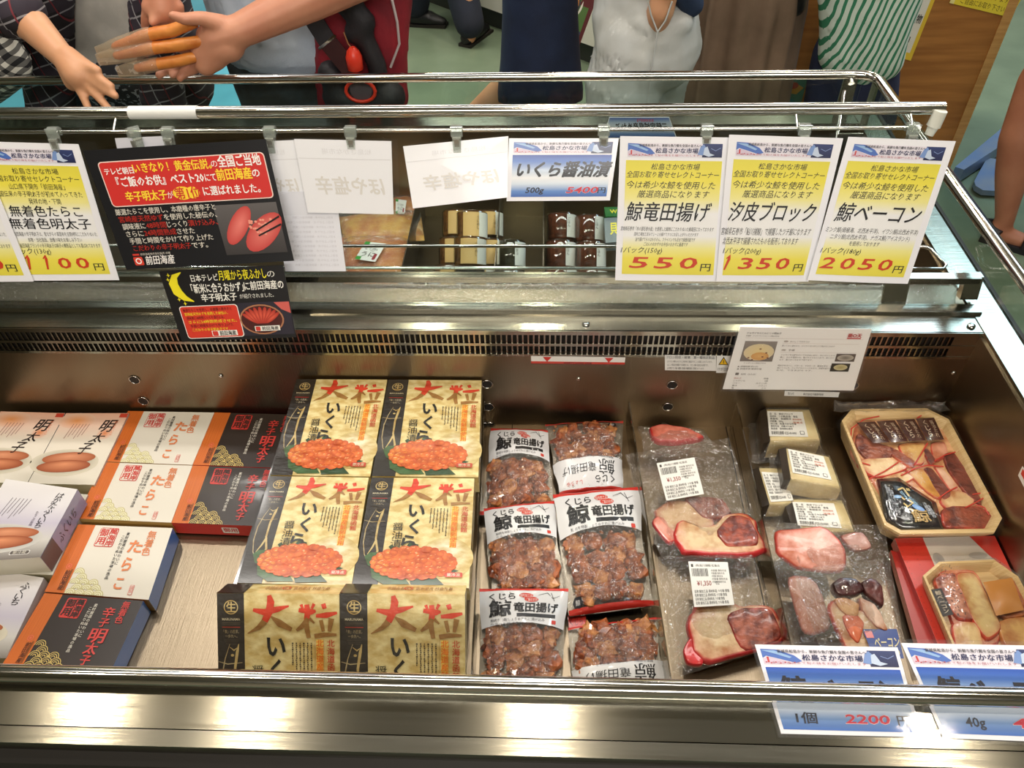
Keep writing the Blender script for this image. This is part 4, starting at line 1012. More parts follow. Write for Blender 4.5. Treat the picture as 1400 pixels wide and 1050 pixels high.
def fried_bag(q, seed, label, flip=False, T=.026, mark='tl', short=False, y_=None):
    """q TL,TR,BR,BL in 3D; printed panel on the top half (or the far half upside down when flip)"""
    s0 = Sheet(q, 100, 130)
    hf = pillow(q, T, seed)
    fx = lambda x, y: outlined(x, y, seed, .04, .05)
    c = sum(s0.q, Vector())/4
    e = empty('fried_whale_bag', c-s0.n*.001, label, 'bag', 'bags of fried whale in the tray')
    rn = random.Random(seed)
    # pieces
    n = 0
    y0, y1 = (.42, .94) if not flip else (.06, .64)
    if mark == 'br': y0, y1 = .42, .93
    nxp, nyp = 4, 4
    for j in range(nyp):
        for i in range(nxp):
            x = .09+.82*(i+.5)/nxp+rn.uniform(-.05, .05); y = y0+(y1-y0)*(j+.5)/nyp+rn.uniform(-.03, .03)
            p = s0.pt(x*100, y*130, 0)+s0.n*(hf(x, y)*.45)
            mb = MB(); vs, fs = blob((0, 0, 0), rn.uniform(.0115, .0145), seed*9+n, .55, (1.1, 1.15, .62), sub=2 if n % 2 else 3)
            mb.add([Vector(v)+p for v in vs], fs, FRY if n % 3 else FRY2, smooth=False)
            mb.build('fried_piece', e, p); n += 1
    # crumbs
    mb = MB()
    for k in range(60):
        x = rn.uniform(.08, .92); y = rn.uniform(y0-.06, y1+.03); p = s0.pt(x*100, y*130, 0)+s0.n*(hf(x, y)*rn.uniform(.5, .9))
        vs, fs = blob(p, rn.uniform(.0012, .0028), k, .4, sub=1); mb.add(vs, fs, FRY if k % 2 else FRY2)
    o = mb.build('crumbs', e, c); o['kind'] = 'stuff'
    f = Sheet(q, 100, 130, hf=hf); film_grid(f, FILM, fx=fx); f.build('bag_film', e, c)
    lo = Sheet(q, 100, 130); film_grid(lo, pm('silver_back', (150, 142, 128), .3, .6), nx=6, ny=6, fx=fx); lo.build('bag_back', e, c)
    # printed panel
    P = Sheet(q, 100, 130, hf=lambda x, y: hf(x, y)+.0006)
    RB = C(208, 52, 44); PW = C(222, 222, 224)
    ptop, pbot = (.0, .44)
    def V(v): return v if not flip else 130-v
    def band(a, b, col, L=1, curve=0):
        va, vb = (a, b) if not flip else (1-b, 1-a)
        vs = []; fs = []; n_ = 16
        for i in range(n_+1):
            x = i/n_; cv = curve*math.sin(math.pi*x)
            for t in range(5):
                y = (va+(vb-va)*t/4)
                if not flip and t == 4: y += cv
                if flip and t == 0: y -= cv
                vs.append(P.pt(fx(x, y)*100, y*130, L))
        for i in range(n_):
            for t in range(4): fs.append((i*5+t, i*5+t+1, i*5+t+6, i*5+t+5))
        P.add(vs, fs, PRINTG, col, True)
    big = {'tl': .44, 'flip': .40, 'br': .42}[mark if not flip else 'flip']
    band(.03, big, PW, 1, -.035)
    band(0, .035, RB, 2)
    if flip or mark == 'br' or mark == 'tl': 
        vs = []
        fl = flip; flip_ = flip
    P.build('printed_panel', e, c) if False else None
    def T_(t, u, v0, v1, col, w=None, vert=False, **k):
        if flip: P.text(t, 100-u, 130-v0, 130-v1, col, 3, w=w, flip=True, **k) if False else rtext(t, u, v0, v1, col, w, **k)
        else: P.text(t, u, v0, v1, col, 3, w=w, **k)
    def rtext(t, u, v0, v1, col, w, **k):
        # upside-down lettering: build in turned frame
        b = k.get('bold', 0); vs, fs = glyphs(t, b); kk = (v1-v0)/.93
        xm = max(x for x, y in vs); x_0 = min(x for x, y in vs); kx = kk if w is None else w/(xm-x_0)
        P.add([P.pt(100-(u+(x-x_0)*kx), 130-(v0-(y-.85)*kk), 3) for x, y in vs], fs, P.mat, col)
    K = C(30, 30, 34); OC = C(206, 60, 44)
    T_('くじら', 12, 9, 19, K, 30, bold=.03); T_('鯨', 12, 20, 44, K, 24, bold=.05)
    T_('竜田揚げ', 40, 24, 38, K, 50, bold=.05)
    if not flip:
        P.disk(54, 13, 8, 4, OC, 2); P.disk(60, 19, 8, 4, OC, 2); P.text('国内加工品', 47, 11, 16, C(240, 226, 220), 4, w=14); P.text('ご飯のお供', 54, 17, 22, C(240, 226, 220), 4, w=13)
        P.rect(44, 40, 88, 45, K, 2); P.stroke([(68, 12), (78, 8), (84, 16), (92, 12)], [.4, .9, .8, .3], K, 3); P.stroke([(82, 8), (86, 20)], .6, K, 3)
        P.rrect(84, 48, 89, 53, 1, OC, 3)
    else:
        rtext('しょうゆ', 62, 8, 14, OC, 24)
    T_('鯨肉を特製しょうゆだれに漬け込み', 14, 46, 50.5, C(80, 80, 84), 62); T_('カラッと揚げました。', 14, 51.5, 55.5, C(80, 80, 84), 44)
    # black hexagon mark at a lower corner
    uu, vv = {'tl': (None, None), 'br': (12, 121)}.get(mark, (None, None)) if not flip else (86, 12)
    if uu:
      P.build('printed_panel', e, c)
      P = Sheet(q, 100, 130, hf=lambda x, y: hf(x, y)+.0006)
      P.poly([(uu-6, vv), (uu-3, vv-5), (uu+4, vv-5), (uu+6, vv), (uu+2, vv+5), (uu-4, vv+4)], C(24, 24, 36), 3)
      P.text('鯨', uu, vv-2.5, vv+2.5, C(220, 220, 224), 4, align='c')
      P.build('hexagon_mark', e, c)
    else: P.build('printed_panel', e, c)
    P = Sheet(q, 100, 130, hf=lambda x, y: hf(x, y)+.0006)
    band(.965, 1, RB, 2)
    P.build('red_seal', e, c)
    return e
def inb(p):
    p.x = min(p.x, .6395)
    if p.y < .92: p.y = min(max(p.y, .359), .8865)
    return p
def zq(pts, z): 
    zs = z if isinstance(z, (tuple, list)) else (z,)*4
    return [inb(az(a, b, c)) for (a, b), c in zip(pts, zs)]
fried_bag(zq(((672, 587), (750, 590), (758, 700), (658, 706)), (.590, .590, .586, .586)), 1, 'bag of fried whale, top left of the fried bags')
fried_bag(zq(((744, 582), (851, 577), (850, 672), (764, 680)), (.590, .590, .586, .586)), 2, 'bag of fried whale turned upside down by the back wall', flip=True)
fried_bag(zq(((661, 697), (757, 686), (775, 815), (672, 818)), (.603, .603, .590, .590)), 3, 'bag of fried whale in the middle of the left column')
fried_bag(zq(((756, 678), (872, 667), (893, 829), (777, 844)), (.606, .606, .590, .590)), 4, 'largest showing bag of fried whale, right column, with black hexagon mark', mark='br', T=.03)
fried_bag(zq(((654.5, 806), (776, 806), (766, 945), (656, 945)), (.603, .603, .585, .585)), 5, 'bag of fried whale at the near tube, left column')
fried_bag(zq(((777, 860), (898, 845), (914, 950), (786, 960)), (.594, .594, .585, .585)), 6, 'bag of fried whale at the near tube, red band uppermost, right column', flip=True)
s = Sheet(zq(((776, 842), (801, 838), (801, 858), (778, 860)), .584), 30, 20, mat=PRINTG); s.hexa(s.q, .002, PRINTG, C(204, 52, 44), n=s.n); s.text('くじら', 3, 4, 16, C(120, 24, 24), 1, w=22)
own(s, 'bag_corner', 'red corner of a bag lying under the fried whale bags', 'bag')
# ---------------------------------------------------------------- raw whale meat
FAT = pm('whale_fat', (255, 255, 255), .28, coat=.5, attr=True, bump=(60, .6), noise_col=((206, 160, 128), 42), sss=.12)
MEATM = pm('cured_meat', (255, 255, 255), .3, coat=.5, attr=True, bump=(120, .9), noise_col=((140, 80, 66), 70), sss=.05)
def slabm(e, name, s, pts, h0, h1, rim, inner, mat=FAT, c=None, rimw=.91):
    """piece of meat: outline pts in sheet units, from height h0 to h1, coloured rim and inner face"""
    n = len(pts); cu = sum(p[0] for p in pts)/n; cv = sum(p[1] for p in pts)/n
    # refine outline (Catmull-like midpoint rounding)
    P_ = pts
    pts = [(cu+(u-cu)*1.06, cv+(v-cv)*1.06) for u, v in pts]; P_ = pts
    for _ in range(2):
        Q = []
        for i in range(len(P_)):
            a, b = P_[i], P_[(i+1) % len(P_)]; k_ = .16 if _ == 0 else .25; Q += [(a[0]*(1-k_)+b[0]*k_, a[1]*(1-k_)+b[1]*k_), (a[0]*k_+b[0]*(1-k_), a[1]*k_+b[1]*(1-k_))]
        P_ = Q
    n = len(P_); W_ = max(abs(p[0]-cu) for p in P_)
    P_ = [(u+W_*.07*noise.noise(Vector((i*.9, h1*300, cu))), v+W_*.07*noise.noise(Vector((cv, i*.9, h1*100)))) for i, (u, v) in enumerate(P_)]
    rings = [(1.0, h0, rim), (1.03, h0+(h1-h0)*.5, rim), (.97, h1*.97, rim), (rimw, h1, tuple(rim[k]*.3+inner[k]*.7 for k in range(3))), (rimw*.75, h1*1.02, inner), (.35, h1*1.03, inner)]
    mb = MB(); vs = []; cs = []
    for (k, h, col) in rings:
        for (u, v) in P_:
            uu, vv = cu+(u-cu)*k, cv+(v-cv)*k
            p = s.pt(uu, vv)+s.n*(h+.0012*noise.noise(Vector((uu*.12, vv*.12, h*50)))); vs.append(p); cs.append(col)
    vs.append(s.pt(cu, cv)+s.n*(h1*1.03)); cs.append(inner)
    fs = [(r*n+i, (r+1)*n+i, (r+1)*n+(i+1) % n, r*n+(i+1) % n) for r in range(len(rings)-1) for i in range(n)]
    fs += [((len(rings)-1)*n+i, len(vs)-1, (len(rings)-1)*n+(i+1) % n) for i in range(n)]
    mb.add(vs, fs, mat, cs, True)
    return mb.build(name, e, vs[0])
CREAM = C(226, 200, 158); RIM = C(214, 62, 66); MUS = C(168, 78, 56); PINK = C(224, 150, 132); MAR = C(120, 52, 36); DPUR = C(70, 32, 34)
def pricetag(e, q, c):
    s = Sheet(q, 55, 50, mat=PRINT); s.hexa([s.pt(0, 0), s.pt(55, 0), s.pt(55, 50), s.pt(0, 50)], .0003, PRINT, C(236, 234, 228), n=s.n)
    G_ = C(70, 66, 62)
    rn = random.Random(4)
    s.rrect(3, 3, 6, 6.5, .5, G_, 1)
    x = 3
    while x < 25: w_ = rn.choice((.4, .7, 1.0)); s.rect(x, 8, x+w_, 17, C(40, 38, 36), 1); x += w_+rn.choice((.4, .7))
    s.text('(株)鮎川捕鯨 松島店', 9, 3, 6, G_, 1, w=34)
    for k in range(5): s.text('内容量 保存方法', 30, 9+3.3*k, 11.6+3.3*k, G_, 1, w=21-(k % 3)*3)
    s.text('¥1,350', 8, 21, 28, C(150, 44, 40), 1, w=20, bold=.02); s.text('02', 34, 22, 27, G_, 1)
    for k in range(4): s.text('名称 鯨加工品 原材料名 つち鯨 食塩', 3, 32+4.2*k, 35.4+4.2*k, G_, 1, w=48-(k*13 % 9), bold=.01)
    o = s.build('price_label', e, c); o['label'] = 'white label with a bar code and small print'
def meat_bag(q, seed, label, pieces, tagq=None, T=.016, name='whale_meat_bag'):
    s0 = Sheet(q, 100, 130); c = sum(s0.q, Vector())/4; hf = pillow(q, T, seed, wr=.0024)
    e = empty(name, c-s0.n*.002, label, 'bag', 'bags of raw whale meat')
    for (pts, h1, rim, inner) in pieces: slabm(e, 'meat', s0, pts, .001, h1, rim, inner, mat=MEATM if inner[0] < .45 else FAT)
    f = Sheet(q, 100, 130, hf=hf); film_grid(f, FILM, nx=18, ny=22, fx=lambda x, y: outlined(x, y, seed, .05, 0)); f.build('bag_film', e, c)
    if tagq:
        t = [p+s0.n*(.004+hf(.4, .3)) for p in tagq]; pricetag(e, t, c)
    return e
meat_bag(zq(((872, 584), (962, 588), (976, 618), (880, 628)), .600), 21, 'small bag of red rimmed whale meat against the back wall',
         [([(16, 20), (40, 6), (74, 26), (92, 70), (60, 84), (20, 78)], .014, RIM, C(214, 120, 100))], T=.018)
meat_bag(zq(((858, 622), (1000, 599), (1050, 768), (899.5, 762)), (.604, .604, .600, .600)), 22, 'large clear bag of whale meat with a price label, beside the fried bags',
         [([(8, 78), (30, 68), (52, 76), (60, 96), (40, 112), (10, 100)], .010, C(206, 130, 110), C(222, 190, 150)), ([(36, 66), (72, 70), (78, 88), (52, 92)], .012, MUS, C(150, 84, 66)),
          ([(20, 108), (28, 92), (52, 104), (76, 86), (96, 92), (97, 126), (60, 128), (24, 127)], .014, RIM, CREAM), ([(58, 106), (76, 90), (92, 94), (94, 120), (62, 122)], .0165, C(190, 80, 60), MUS),
          ([(2, 92), (14, 84), (22, 110), (12, 118)], .010, RIM, PINK)],
         tagq=zq(((896, 643), (947, 635), (960, 685), (909, 694)), .604))
meat_bag(zq(((898, 762), (1028, 758), (1080, 880), (921, 928)), (.608, .608, .590, .590)), 23, 'clear bag of whale meat with a price label, at the near tube',
         [([(18, 82), (30, 64), (46, 60), (66, 74), (94, 80), (96, 128), (22, 126)], .014, RIM, CREAM), ([(52, 82), (70, 78), (92, 84), (93, 126), (56, 126)], .0165, C(190, 72, 66), C(176, 96, 72)),
          ([(10, 108), (18, 96), (26, 110), (24, 127), (12, 122)], .012, C(214, 40, 50), C(214, 50, 54))],
         tagq=zq(((938, 775), (991, 776), (1000, 834), (946, 837)), .604))
# ---------------------------------------------------------------- cream blocks with a dark skin side
BLK = pm('cream_block', (226, 208, 160), .4, coat=.35, bump=(30, .2), noise_col=((214, 192, 140), 30), sss=.15)
SKIN_D = pm('black_whale_skin', (52, 42, 32), .35, coat=.3, bump=(80, .4))
def block(top, z, th, lab, label, seed, rightcut=False):
    q = zq(top, z); s = Sheet(q, 60, 50)
    c = sum(s.q, Vector())/4
    e = empty('whale_block', c-Vector((0, 0, th)), label, 'block', 'vacuum packed cream whale blocks')
    # body: slightly bulged box
    mb = MB(); n_ = 6; vs = []; fs = []
    for k in range(2):
        pass
    prof = [(.0, 0, -1.0), (-.02, 0, -.5), (0, 0, -.06), (.03, 0, 0)]
    ring = []
    def loop(ins, h):
        out = []
        for (x, y) in ((0, 0), (.5, -.01), (1, 0), (1.01, .5), (1, 1), (.5, 1.01), (0, 1), (-.01, .5)):
            xx = .5+(x-.5)*(1-ins); yy = .5+(y-.5)*(1-ins); out.append(s.pt(xx*60, yy*50)+Vector((0, 0, h)))
        return out
    L_ = [loop(.0, -th), loop(-.02, -th*.5), loop(0, -.004), loop(.05, 0), loop(.5, .001)]
    for l in L_: vs += l
    for r in range(4):
        for i in range(8): fs.append((r*8+i, r*8+(i+1) % 8, (r+1)*8+(i+1) % 8, (r+1)*8+i))
    fs.append(tuple(range(32, 40)))
    mb.add(vs, fs, BLK, smooth=True); mb.build('block_body', e, c)
    a, b, c_, d = s.q
    o_ = (a-b).normalized()*.0035
    sk = MB(); Q = [a+o_*1.2+Vector((0, 0, -.003)), d+o_*1.2+Vector((0, 0, -.003)), d+o_*1.2+Vector((0, 0, -th)), a+o_*1.2+Vector((0, 0, -th))]
    sk.hexa([a+Vector((0, 0, .0005)), a+o_*2.6+Vector((0, 0, -.006)), d+o_*2.6+Vector((0, 0, -.006)), d+Vector((0, 0, .0005))], th-.003, SKIN_D, n=Vector((0, 0, 1)))
    sk.build('skin_side', e, a)
    t = zq(lab, z+.002); P = Sheet(t, 52, 42, mat=PRINT); P.hexa([P.pt(0, 0), P.pt(52, 0), P.pt(52, 42), P.pt(0, 42)], .0008, PRINT, C(238, 236, 230), n=P.n)
    G_ = C(60, 58, 56)
    rows = ('品　名　鯨皮ブロック', '原材料　つち鯨(皮須)　食塩', '原産地　宮城県沖', '内容量　200g', '加工者　松島さかな市場', '保存方法　冷蔵10℃以下', '製造者　宮城県石巻市')
    for i, r in enumerate(rows): P.text(r, 3, 3+4.2*i, 6.3+4.2*i, G_, 1, w=(34, 40, 30, 18, 36, 32, 30)[i], bold=.015)
    P.text('20.08.15', 35, 17, 21, C(206, 110, 70), 2, w=13, bold=.03); P.text('賞味期限', 35, 12.5, 15.5, C(206, 110, 70), 2, w=13)
    P.text('宮城県牡鹿郡 0225-00-0000', 3, 34, 39.5, G_, 1, w=34, bold=.02); P.rrect(42, 33, 48, 39, 1, G_, 1); P.rrect(42.7, 33.7, 47.3, 38.3, .6, C(238, 236, 230), 2)
    o = P.build('paper_label', e, P.q[0]); o['label'] = 'white printed label'
    # film skirt around the block
    f = MB(); vs = []; fs = []; rn = random.Random(seed); N = 40
    for r, (k, h) in enumerate(((1.0, .0018), (1.10, -th*.45), (1.22, -th*.9), (1.40, -th*.93))):
        for i in range(N):
            t_ = 4*i/N; sd = int(t_); fr = t_-sd
            cs_ = [(0, 0), (1, 0), (1, 1), (0, 1)]; p0, p1 = cs_[sd], cs_[(sd+1) % 4]
            x = p0[0]*(1-fr)+p1[0]*fr; y = p0[1]*(1-fr)+p1[1]*fr
            kk = k+(rn.uniform(-.05, .07) if r > 0 else 0); kx = kk+(.18 if (r == 3 and x < .1) else 0)
            vs.append(s.pt((.5+(x-.5)*kx)*60, (.5+(y-.5)*kk)*50)+Vector((0, 0, max(h, -th+.001)+(rn.uniform(-.001, .002) if r else 0)))); vs[-1] = inb(vs[-1])
    for r in range(3):
        for i in range(N): fs.append((r*N+i, (r+1)*N+i, (r+1)*N+(i+1) % N, r*N+(i+1) % N))
    f.add(vs, fs, FILM, smooth=True)
    f.add([s.pt(0, 0, 9)+Vector((0, 0, .001)), s.pt(60, 0, 9)+Vector((0, 0, .001)), s.pt(60, 50, 9)+Vector((0, 0, .001)), s.pt(0, 50, 9)+Vector((0, 0, .001))], [(0, 3, 2, 1)], FILMT)
    f.build('bag_film', e, c)
block(((1037, 639), (1070, 640), (1085, 688), (1052, 690)), .604, .030, ((1041, 645), (1072, 647), (1085, 684), (1054, 686)), 'cream whale block half hidden low at the left, next to the clear divider', 34)
block(((1047, 558), (1107, 558), (1122, 601), (1053, 603)), .617, .040, ((1049, 562), (1097, 563), (1105, 597), (1052, 596)), 'cream whale block against the back wall', 31)
block(((1081, 682), (1152, 683), (1170, 728), (1096, 726)), .604, .030, ((1083.5, 686), (1140, 688), (1151, 722), (1091, 718)), 'cream whale block half under the pink meat bags', 33)
block(((1074, 612), (1134, 624), (1150, 667), (1081, 655)), .632, .034, ((1077, 613.5), (1126, 624), (1137, 656), (1084, 646)), 'tilted cream whale block lying on top of the others', 32)
# ---------------------------------------------------------------- zip bags of bacon trimmings
def zipbag(q, seed, label, pieces, extra=None, T=.012):
    s0 = Sheet(q, 100, 100); c = sum(s0.q, Vector())/4; hf = pillow(q, T, seed, wr=.0022)
    e = empty('bacon_bag', c-s0.n*.002, label, 'bag', 'zip bags of whale bacon')
    for (pts, h1, rim, inner, m_) in pieces: slabm(e, 'meat', s0, pts, .001, h1, rim, inner, mat=m_)
    f = Sheet(q, 100, 100, hf=hf); film_grid(f, FILM, nx=18, ny=18)
    for v in (6, 8.5): f.tube([f.pt(1+98*i/12, v)+f.n*.0008 for i in range(13)], .0007, FILMT, 5)
    f.build('bag_film', e, c)
    if extra: extra(e, s0, hf, c)
    return e
zipbag(zq(((1043, 715), (1208, 719), (1236, 880), (1076, 880)), (.612, .612, .588, .588)), 41, 'wide zip bag of pink whale bacon below the cream blocks',
       [([(8, 10), (50, 4), (62, 22), (58, 44), (20, 40), (6, 28)], .008, C(206, 88, 76), C(232, 168, 150), FAT), ([(60, 12), (80, 8), (86, 22), (70, 26)], .008, C(150, 100, 96), C(190, 150, 140), FAT),
        ([(10, 48), (34, 50), (40, 90), (14, 94)], .006, C(212, 140, 130), C(226, 180, 166), FAT)], T=.010)
def bluelab(e, s, hf, c):
    t = [s.pt(u, v)+s.n*.017 for u, v in ((64, 78), (97, 78), (104, 112), (98, 130))]
    t = zq(((1179, 860), (1226, 860), (1236, 900), (1196, 902)), .615)
    P = Sheet(t, 40, 30, mat=PRINT); P.hexa([P.pt(0, 0), P.pt(40, 0), P.pt(40, 30), P.pt(0, 30)], .0004, PRINT, C(38, 66, 140), n=P.n)
    P.rect(1, 2, 10, 9, C(226, 130, 130), 1); P.text('ベーコン', 7, 8, 19, C(226, 214, 170), 2, w=31, bold=.03, shear=.2); P.disk(33, 24, 3.5, 3, C(206, 200, 160), 1)
    o = P.build('blue_label', e, c); o['label'] = 'blue label with pale lettering'
zipbag(zq(((1083, 780), (1205, 765), (1233, 886), (1122, 892)), (.622, .622, .600, .600)), 42, 'zip bag with dark purple meat and pale fat, on top near the blue card',
       [([(24, 52), (34, 44), (50, 56), (66, 60), (84, 80), (86, 106), (30, 108), (26, 76)], .010, C(214, 90, 70), C(228, 200, 160), FAT),
        ([(34, 26), (44, 20), (62, 24), (66, 38), (52, 42), (36, 40)], .017, DPUR, C(84, 40, 42), MEATM), ([(66, 28), (78, 24), (88, 34), (84, 58), (76, 50), (68, 42)], .016, C(90, 44, 44), C(110, 56, 52), MEATM),
        ([(30, 44), (44, 42), (58, 52), (52, 66), (38, 62)], .013, C(206, 130, 70), C(224, 176, 120), FAT), ([(60, 44), (76, 54), (84, 84), (70, 78), (60, 60)], .013, C(226, 170, 150), C(236, 206, 186), FAT),
        ([(34, 64), (50, 60), (58, 74), (44, 96), (36, 84)], .0125, C(222, 90, 60), C(232, 130, 92), FAT)], extra=bluelab, T=.014)
# ---------------------------------------------------------------- bacon trays
FOAM = pm('wood_look_foam', (224, 194, 142), .4, coat=.3, bump=(20, .2, (1, 30, 1)), noise_col=((210, 176, 120), 20, (1, 25, 1)))
def tray(name, pts, z, h, label, fill, film=True, c0=None, lower=0):
    """octagonal wood-look tray; pts outer rim px at height z"""
    R3 = [inb(az(a, b, z)) for a, b in pts]; n = len(R3); c = sum(R3, Vector())/n
    base = c.copy(); base.z = z-h-lower
    e = empty(name, base, label, 'food tray', 'whale bacon trays')
    mb = MB(); vs = []
    levels = [(.93, -h-lower), (1.0, -.004), (1.0, 0), (.955, .0005), (.925, -.003), (.86, -h+.004)]
    for k, dz in levels:
        for p in R3: vs.append(Vector((c.x+(p.x-c.x)*k, c.y+(p.y-c.y)*k, z+dz)))
    fs = [(r*n+i, r*n+(i+1) % n, (r+1)*n+(i+1) % n, (r+1)*n+i) for r in range(len(levels)-1) for i in range(n)]
    fs.append(tuple(range((len(levels)-1)*n, len(levels)*n))); fs.append(tuple(range(n-1, -1, -1)))
    mb.add(vs, fs, FOAM); mb.build('tray_shell', e, base)
    fill(e)
    if film:
        f = MB(); vs = []; fs = []
        m_ = 4
        rings = [(1.06, -.012), (1.012, .0035), (.9, .0045), (.6, .006), (.25, .0065)]
        N = n*4
        P4 = []
        for i in range(n):
            for t in range(4): P4.append(R3[i].lerp(R3[(i+1) % n], t/4))
        for r, (k, dz) in enumerate(rings):
            for i, p in enumerate(P4): vs.append(Vector((c.x+(p.x-c.x)*k, c.y+(p.y-c.y)*k, z+dz+.0012*noise.noise(Vector((p.x*60*k, p.y*60*k, r))))))
        fs = [(r*N+i, r*N+(i+1) % N, (r+1)*N+(i+1) % N, (r+1)*N+i) for r in range(4) for i in range(N)]; fs.append(tuple(range(4*N, 5*N)))
        f.add(vs, fs, FILMT, smooth=True); f.build('bag_film', e, base)
    return e
def mslab(e, pts, z, th, rim, inner, mat=FAT, rimw=.94):
    """meat piece given by pixel outline at height z (top)"""
    q = [Vector((0, 0, z)), Vector((1, 0, z)), Vector((1, -1, z)), Vector((0, -1, z))]
    s = Sheet(q, 1, 1); P = [az(a, b, z) for a, b in pts]
    slabm(e, 'meat_slice', s, [(p.x, -p.y) for p in P], -th, 0.0005, rim, inner, mat=mat, rimw=rimw)
ZTR = .640
def fill1(e):
    z = ZTR-.008; A = C(220, 170, 120)
    mslab(e, ((1176, 570), (1285, 564), (1352, 712), (1240, 722), (1168, 620)), z-.004, .014, C(222, 150, 120), C(228, 184, 134))
    mslab(e, ((1172, 592), (1196, 604), (1222, 614), (1214, 632), (1186, 628), (1172, 612)), z, .008, C(150, 76, 60), C(160, 92, 70), MEATM)
    mslab(e, ((1214, 610), (1228, 616), (1252, 632), (1246, 640), (1222, 624)), z, .008, C(206, 110, 80), C(150, 76, 50), MEATM)
    mslab(e, ((1262, 615), (1268, 613), (1280, 630), (1272, 636)), z+.0002, .008, C(206, 100, 80), MAR, MEATM)
    mslab(e, ((1226, 608), (1266, 604), (1262, 636), (1240, 628)), z-.0005, .008, C(222, 96, 80), C(220, 178, 110))
    mslab(e, ((1272, 606), (1292, 604), (1296, 622), (1278, 632)), z-.0005, .008, C(222, 96, 80), C(224, 160, 130))
    mslab(e, ((1170, 632), (1210, 622), (1244, 640), (1196, 654)), z, .008, C(218, 84, 72), C(234, 206, 160))
    mslab(e, ((1236, 642), (1262, 640), (1290, 682), (1272, 676)), z, .008, C(210, 110, 70), C(214, 160, 70))
    mslab(e, ((1264, 640), (1274, 640), (1302, 676), (1290, 684), (1278, 668)), z+.0004, .008, C(180, 90, 60), MAR, MEATM)
    mslab(e, ((1290, 622), (1304, 618), (1318, 640), (1344, 688), (1326, 680), (1298, 644)), z+.0006, .009, C(170, 80, 60), C(124, 56, 40), MEATM)
    mslab(e, ((1276, 636), (1288, 640), (1312, 668), (1302, 674)), z, .008, C(226, 120, 100), C(236, 190, 160))
    mslab(e, ((1284, 684), (1304, 668), (1332, 680), (1330, 694), (1300, 700)), z, .008, C(220, 100, 84), C(222, 186, 136))
    mslab(e, ((1288, 694), (1336, 692), (1366, 708), (1352, 722), (1292, 722)), z+.0004, .008, C(206, 72, 52), C(150, 70, 44), MEATM)
    mslab(e, ((1200, 656), (1236, 644), (1250, 654), (1230, 662)), z, .006, C(222, 110, 90), C(226, 190, 130))
    # red ribbon veins of coloured rind
    RM = pm('red_rind', (206, 58, 44), .3, coat=.5)
    mb = MB()
    for pts in (((1163, 602), (1164, 586), (1180, 574), (1202, 569)), ((1212, 568), (1224, 565), (1234, 568)), ((1254, 572), (1262, 566), (1272, 565)), ((1166, 612), (1176, 632), (1190, 636)), ((1186, 656), (1210, 644), (1228, 632)),
                ((1232, 650), (1252, 640), (1268, 636), (1290, 638)), ((1250, 636), (1262, 616), (1268, 606)), ((1278, 630), (1292, 622), (1306, 618)), ((1303, 592), (1310, 606), (1311, 618)), ((1282, 682), (1296, 672), (1308, 666)), ((1330, 676), (1342, 674), (1352, 674)), ((1334, 690), (1346, 694), (1352, 704)), ((1320, 694), (1336, 686), (1346, 680))):
        mb.tube([az(a, b, z+.002) for a, b in pts], .0011, RM, 6)
    mb.build('red_rind', e, mb.v[0])
    q = zq(((1169, 577), (1277, 570), (1292, 602.5), (1193, 607)), z+.006)
    s = Sheet(q, 100, 30, mat=PRINTG)
    for k in range(4):
        t = Sheet([s.pt(1+25*k, 1), s.pt(25*k+24.4, 1), s.pt(25*k+24.4, 29), s.pt(1+25*k, 29)], 24, 29, hf=lambda x, y: .003*math.sin(math.pi*x)*math.sin(math.pi*y)+.0004, mat=PRINTG)
        film_grid(t, pm('sauce_sachet', (74, 34, 22), .22, coat=.6, noise_col=((54, 22, 16), 60)), nx=6, ny=8)
        t.vtext('くじら', 8, 3, 7.4, C(206, 186, 160), 2); t.vtext('醤油たれ', 17, 4, 5.4, C(190, 166, 140), 2)
        o = t.build('sauce_sachet', e, t.q[0])
    bp = ((1199, 655), (1228.6, 652.6), (1280, 687), (1290.5, 725), (1233, 723), (1212, 708.6))
    R3 = [az(a, b, z+.004) for a, b in bp]; cc = sum(R3, Vector())/6
    mb = MB(); PB_ = pm('black_pouch', (16, 16, 22), .15, coat=.8, bump=(40, .8))
    vs = [Vector((p.x, p.y, p.z-.004)) for p in R3]+R3+[cc+(p-cc)*.7+Vector((0, 0, .004)) for p in R3]+[cc+Vector((0, 0, .005))]
    fs = [(r*6+i, r*6+(i+1) % 6, r*6+6+(i+1) % 6, r*6+6+i) for r in range(2) for i in range(6)]+[(12+i, 12+(i+1) % 6, 18) for i in range(6)]
    mb.add(vs, fs, PB_, smooth=True)
    s = Sheet([az(a, b, z+.010) for a, b in ((1205, 655), (1252, 655), (1292, 722), (1225, 722))], 50, 70, mat=PRINTG)
    Gd = C(206, 176, 100)
    s.text('ベ', 22, 6, 22, Gd, 1, w=16, bold=.03, rot=.5); s.text('ーコン', 24, 20, 36, Gd, 1, w=26, bold=.03, rot=1.0); s.text('鯨', 22, 44, 62, C(170, 134, 60), 1, w=18, bold=.03)
    s.disk(14, 26, 5, 2.5, C(96, 150, 206), 1, cc=C(180, 206, 230)); s.disk(33, 42, 7, 3.5, C(96, 140, 206), 1, cc=C(150, 186, 230), rot=.6)
    for k in range(3): s.vtext('金華名産くじらベーコン', 3+3*k, 8+4*k, 3.2, C(190, 196, 206), 1)
    for k in range(2): s.vtext('冷蔵保存', 43+3*k, 34+4*k, 4.4, C(190, 196, 206), 1)
    n = len(mb.v); mb.v += s.v; mb.c += s.c; mb.f += [tuple(i+n for i in f) for f in s.f]; k = mb.mi(PRINTG); mb.m += [k]*len(s.f); mb.sm += s.sm
    mb.build('black_pouch', e, cc)['label'] = 'black pouch with gold lettering'
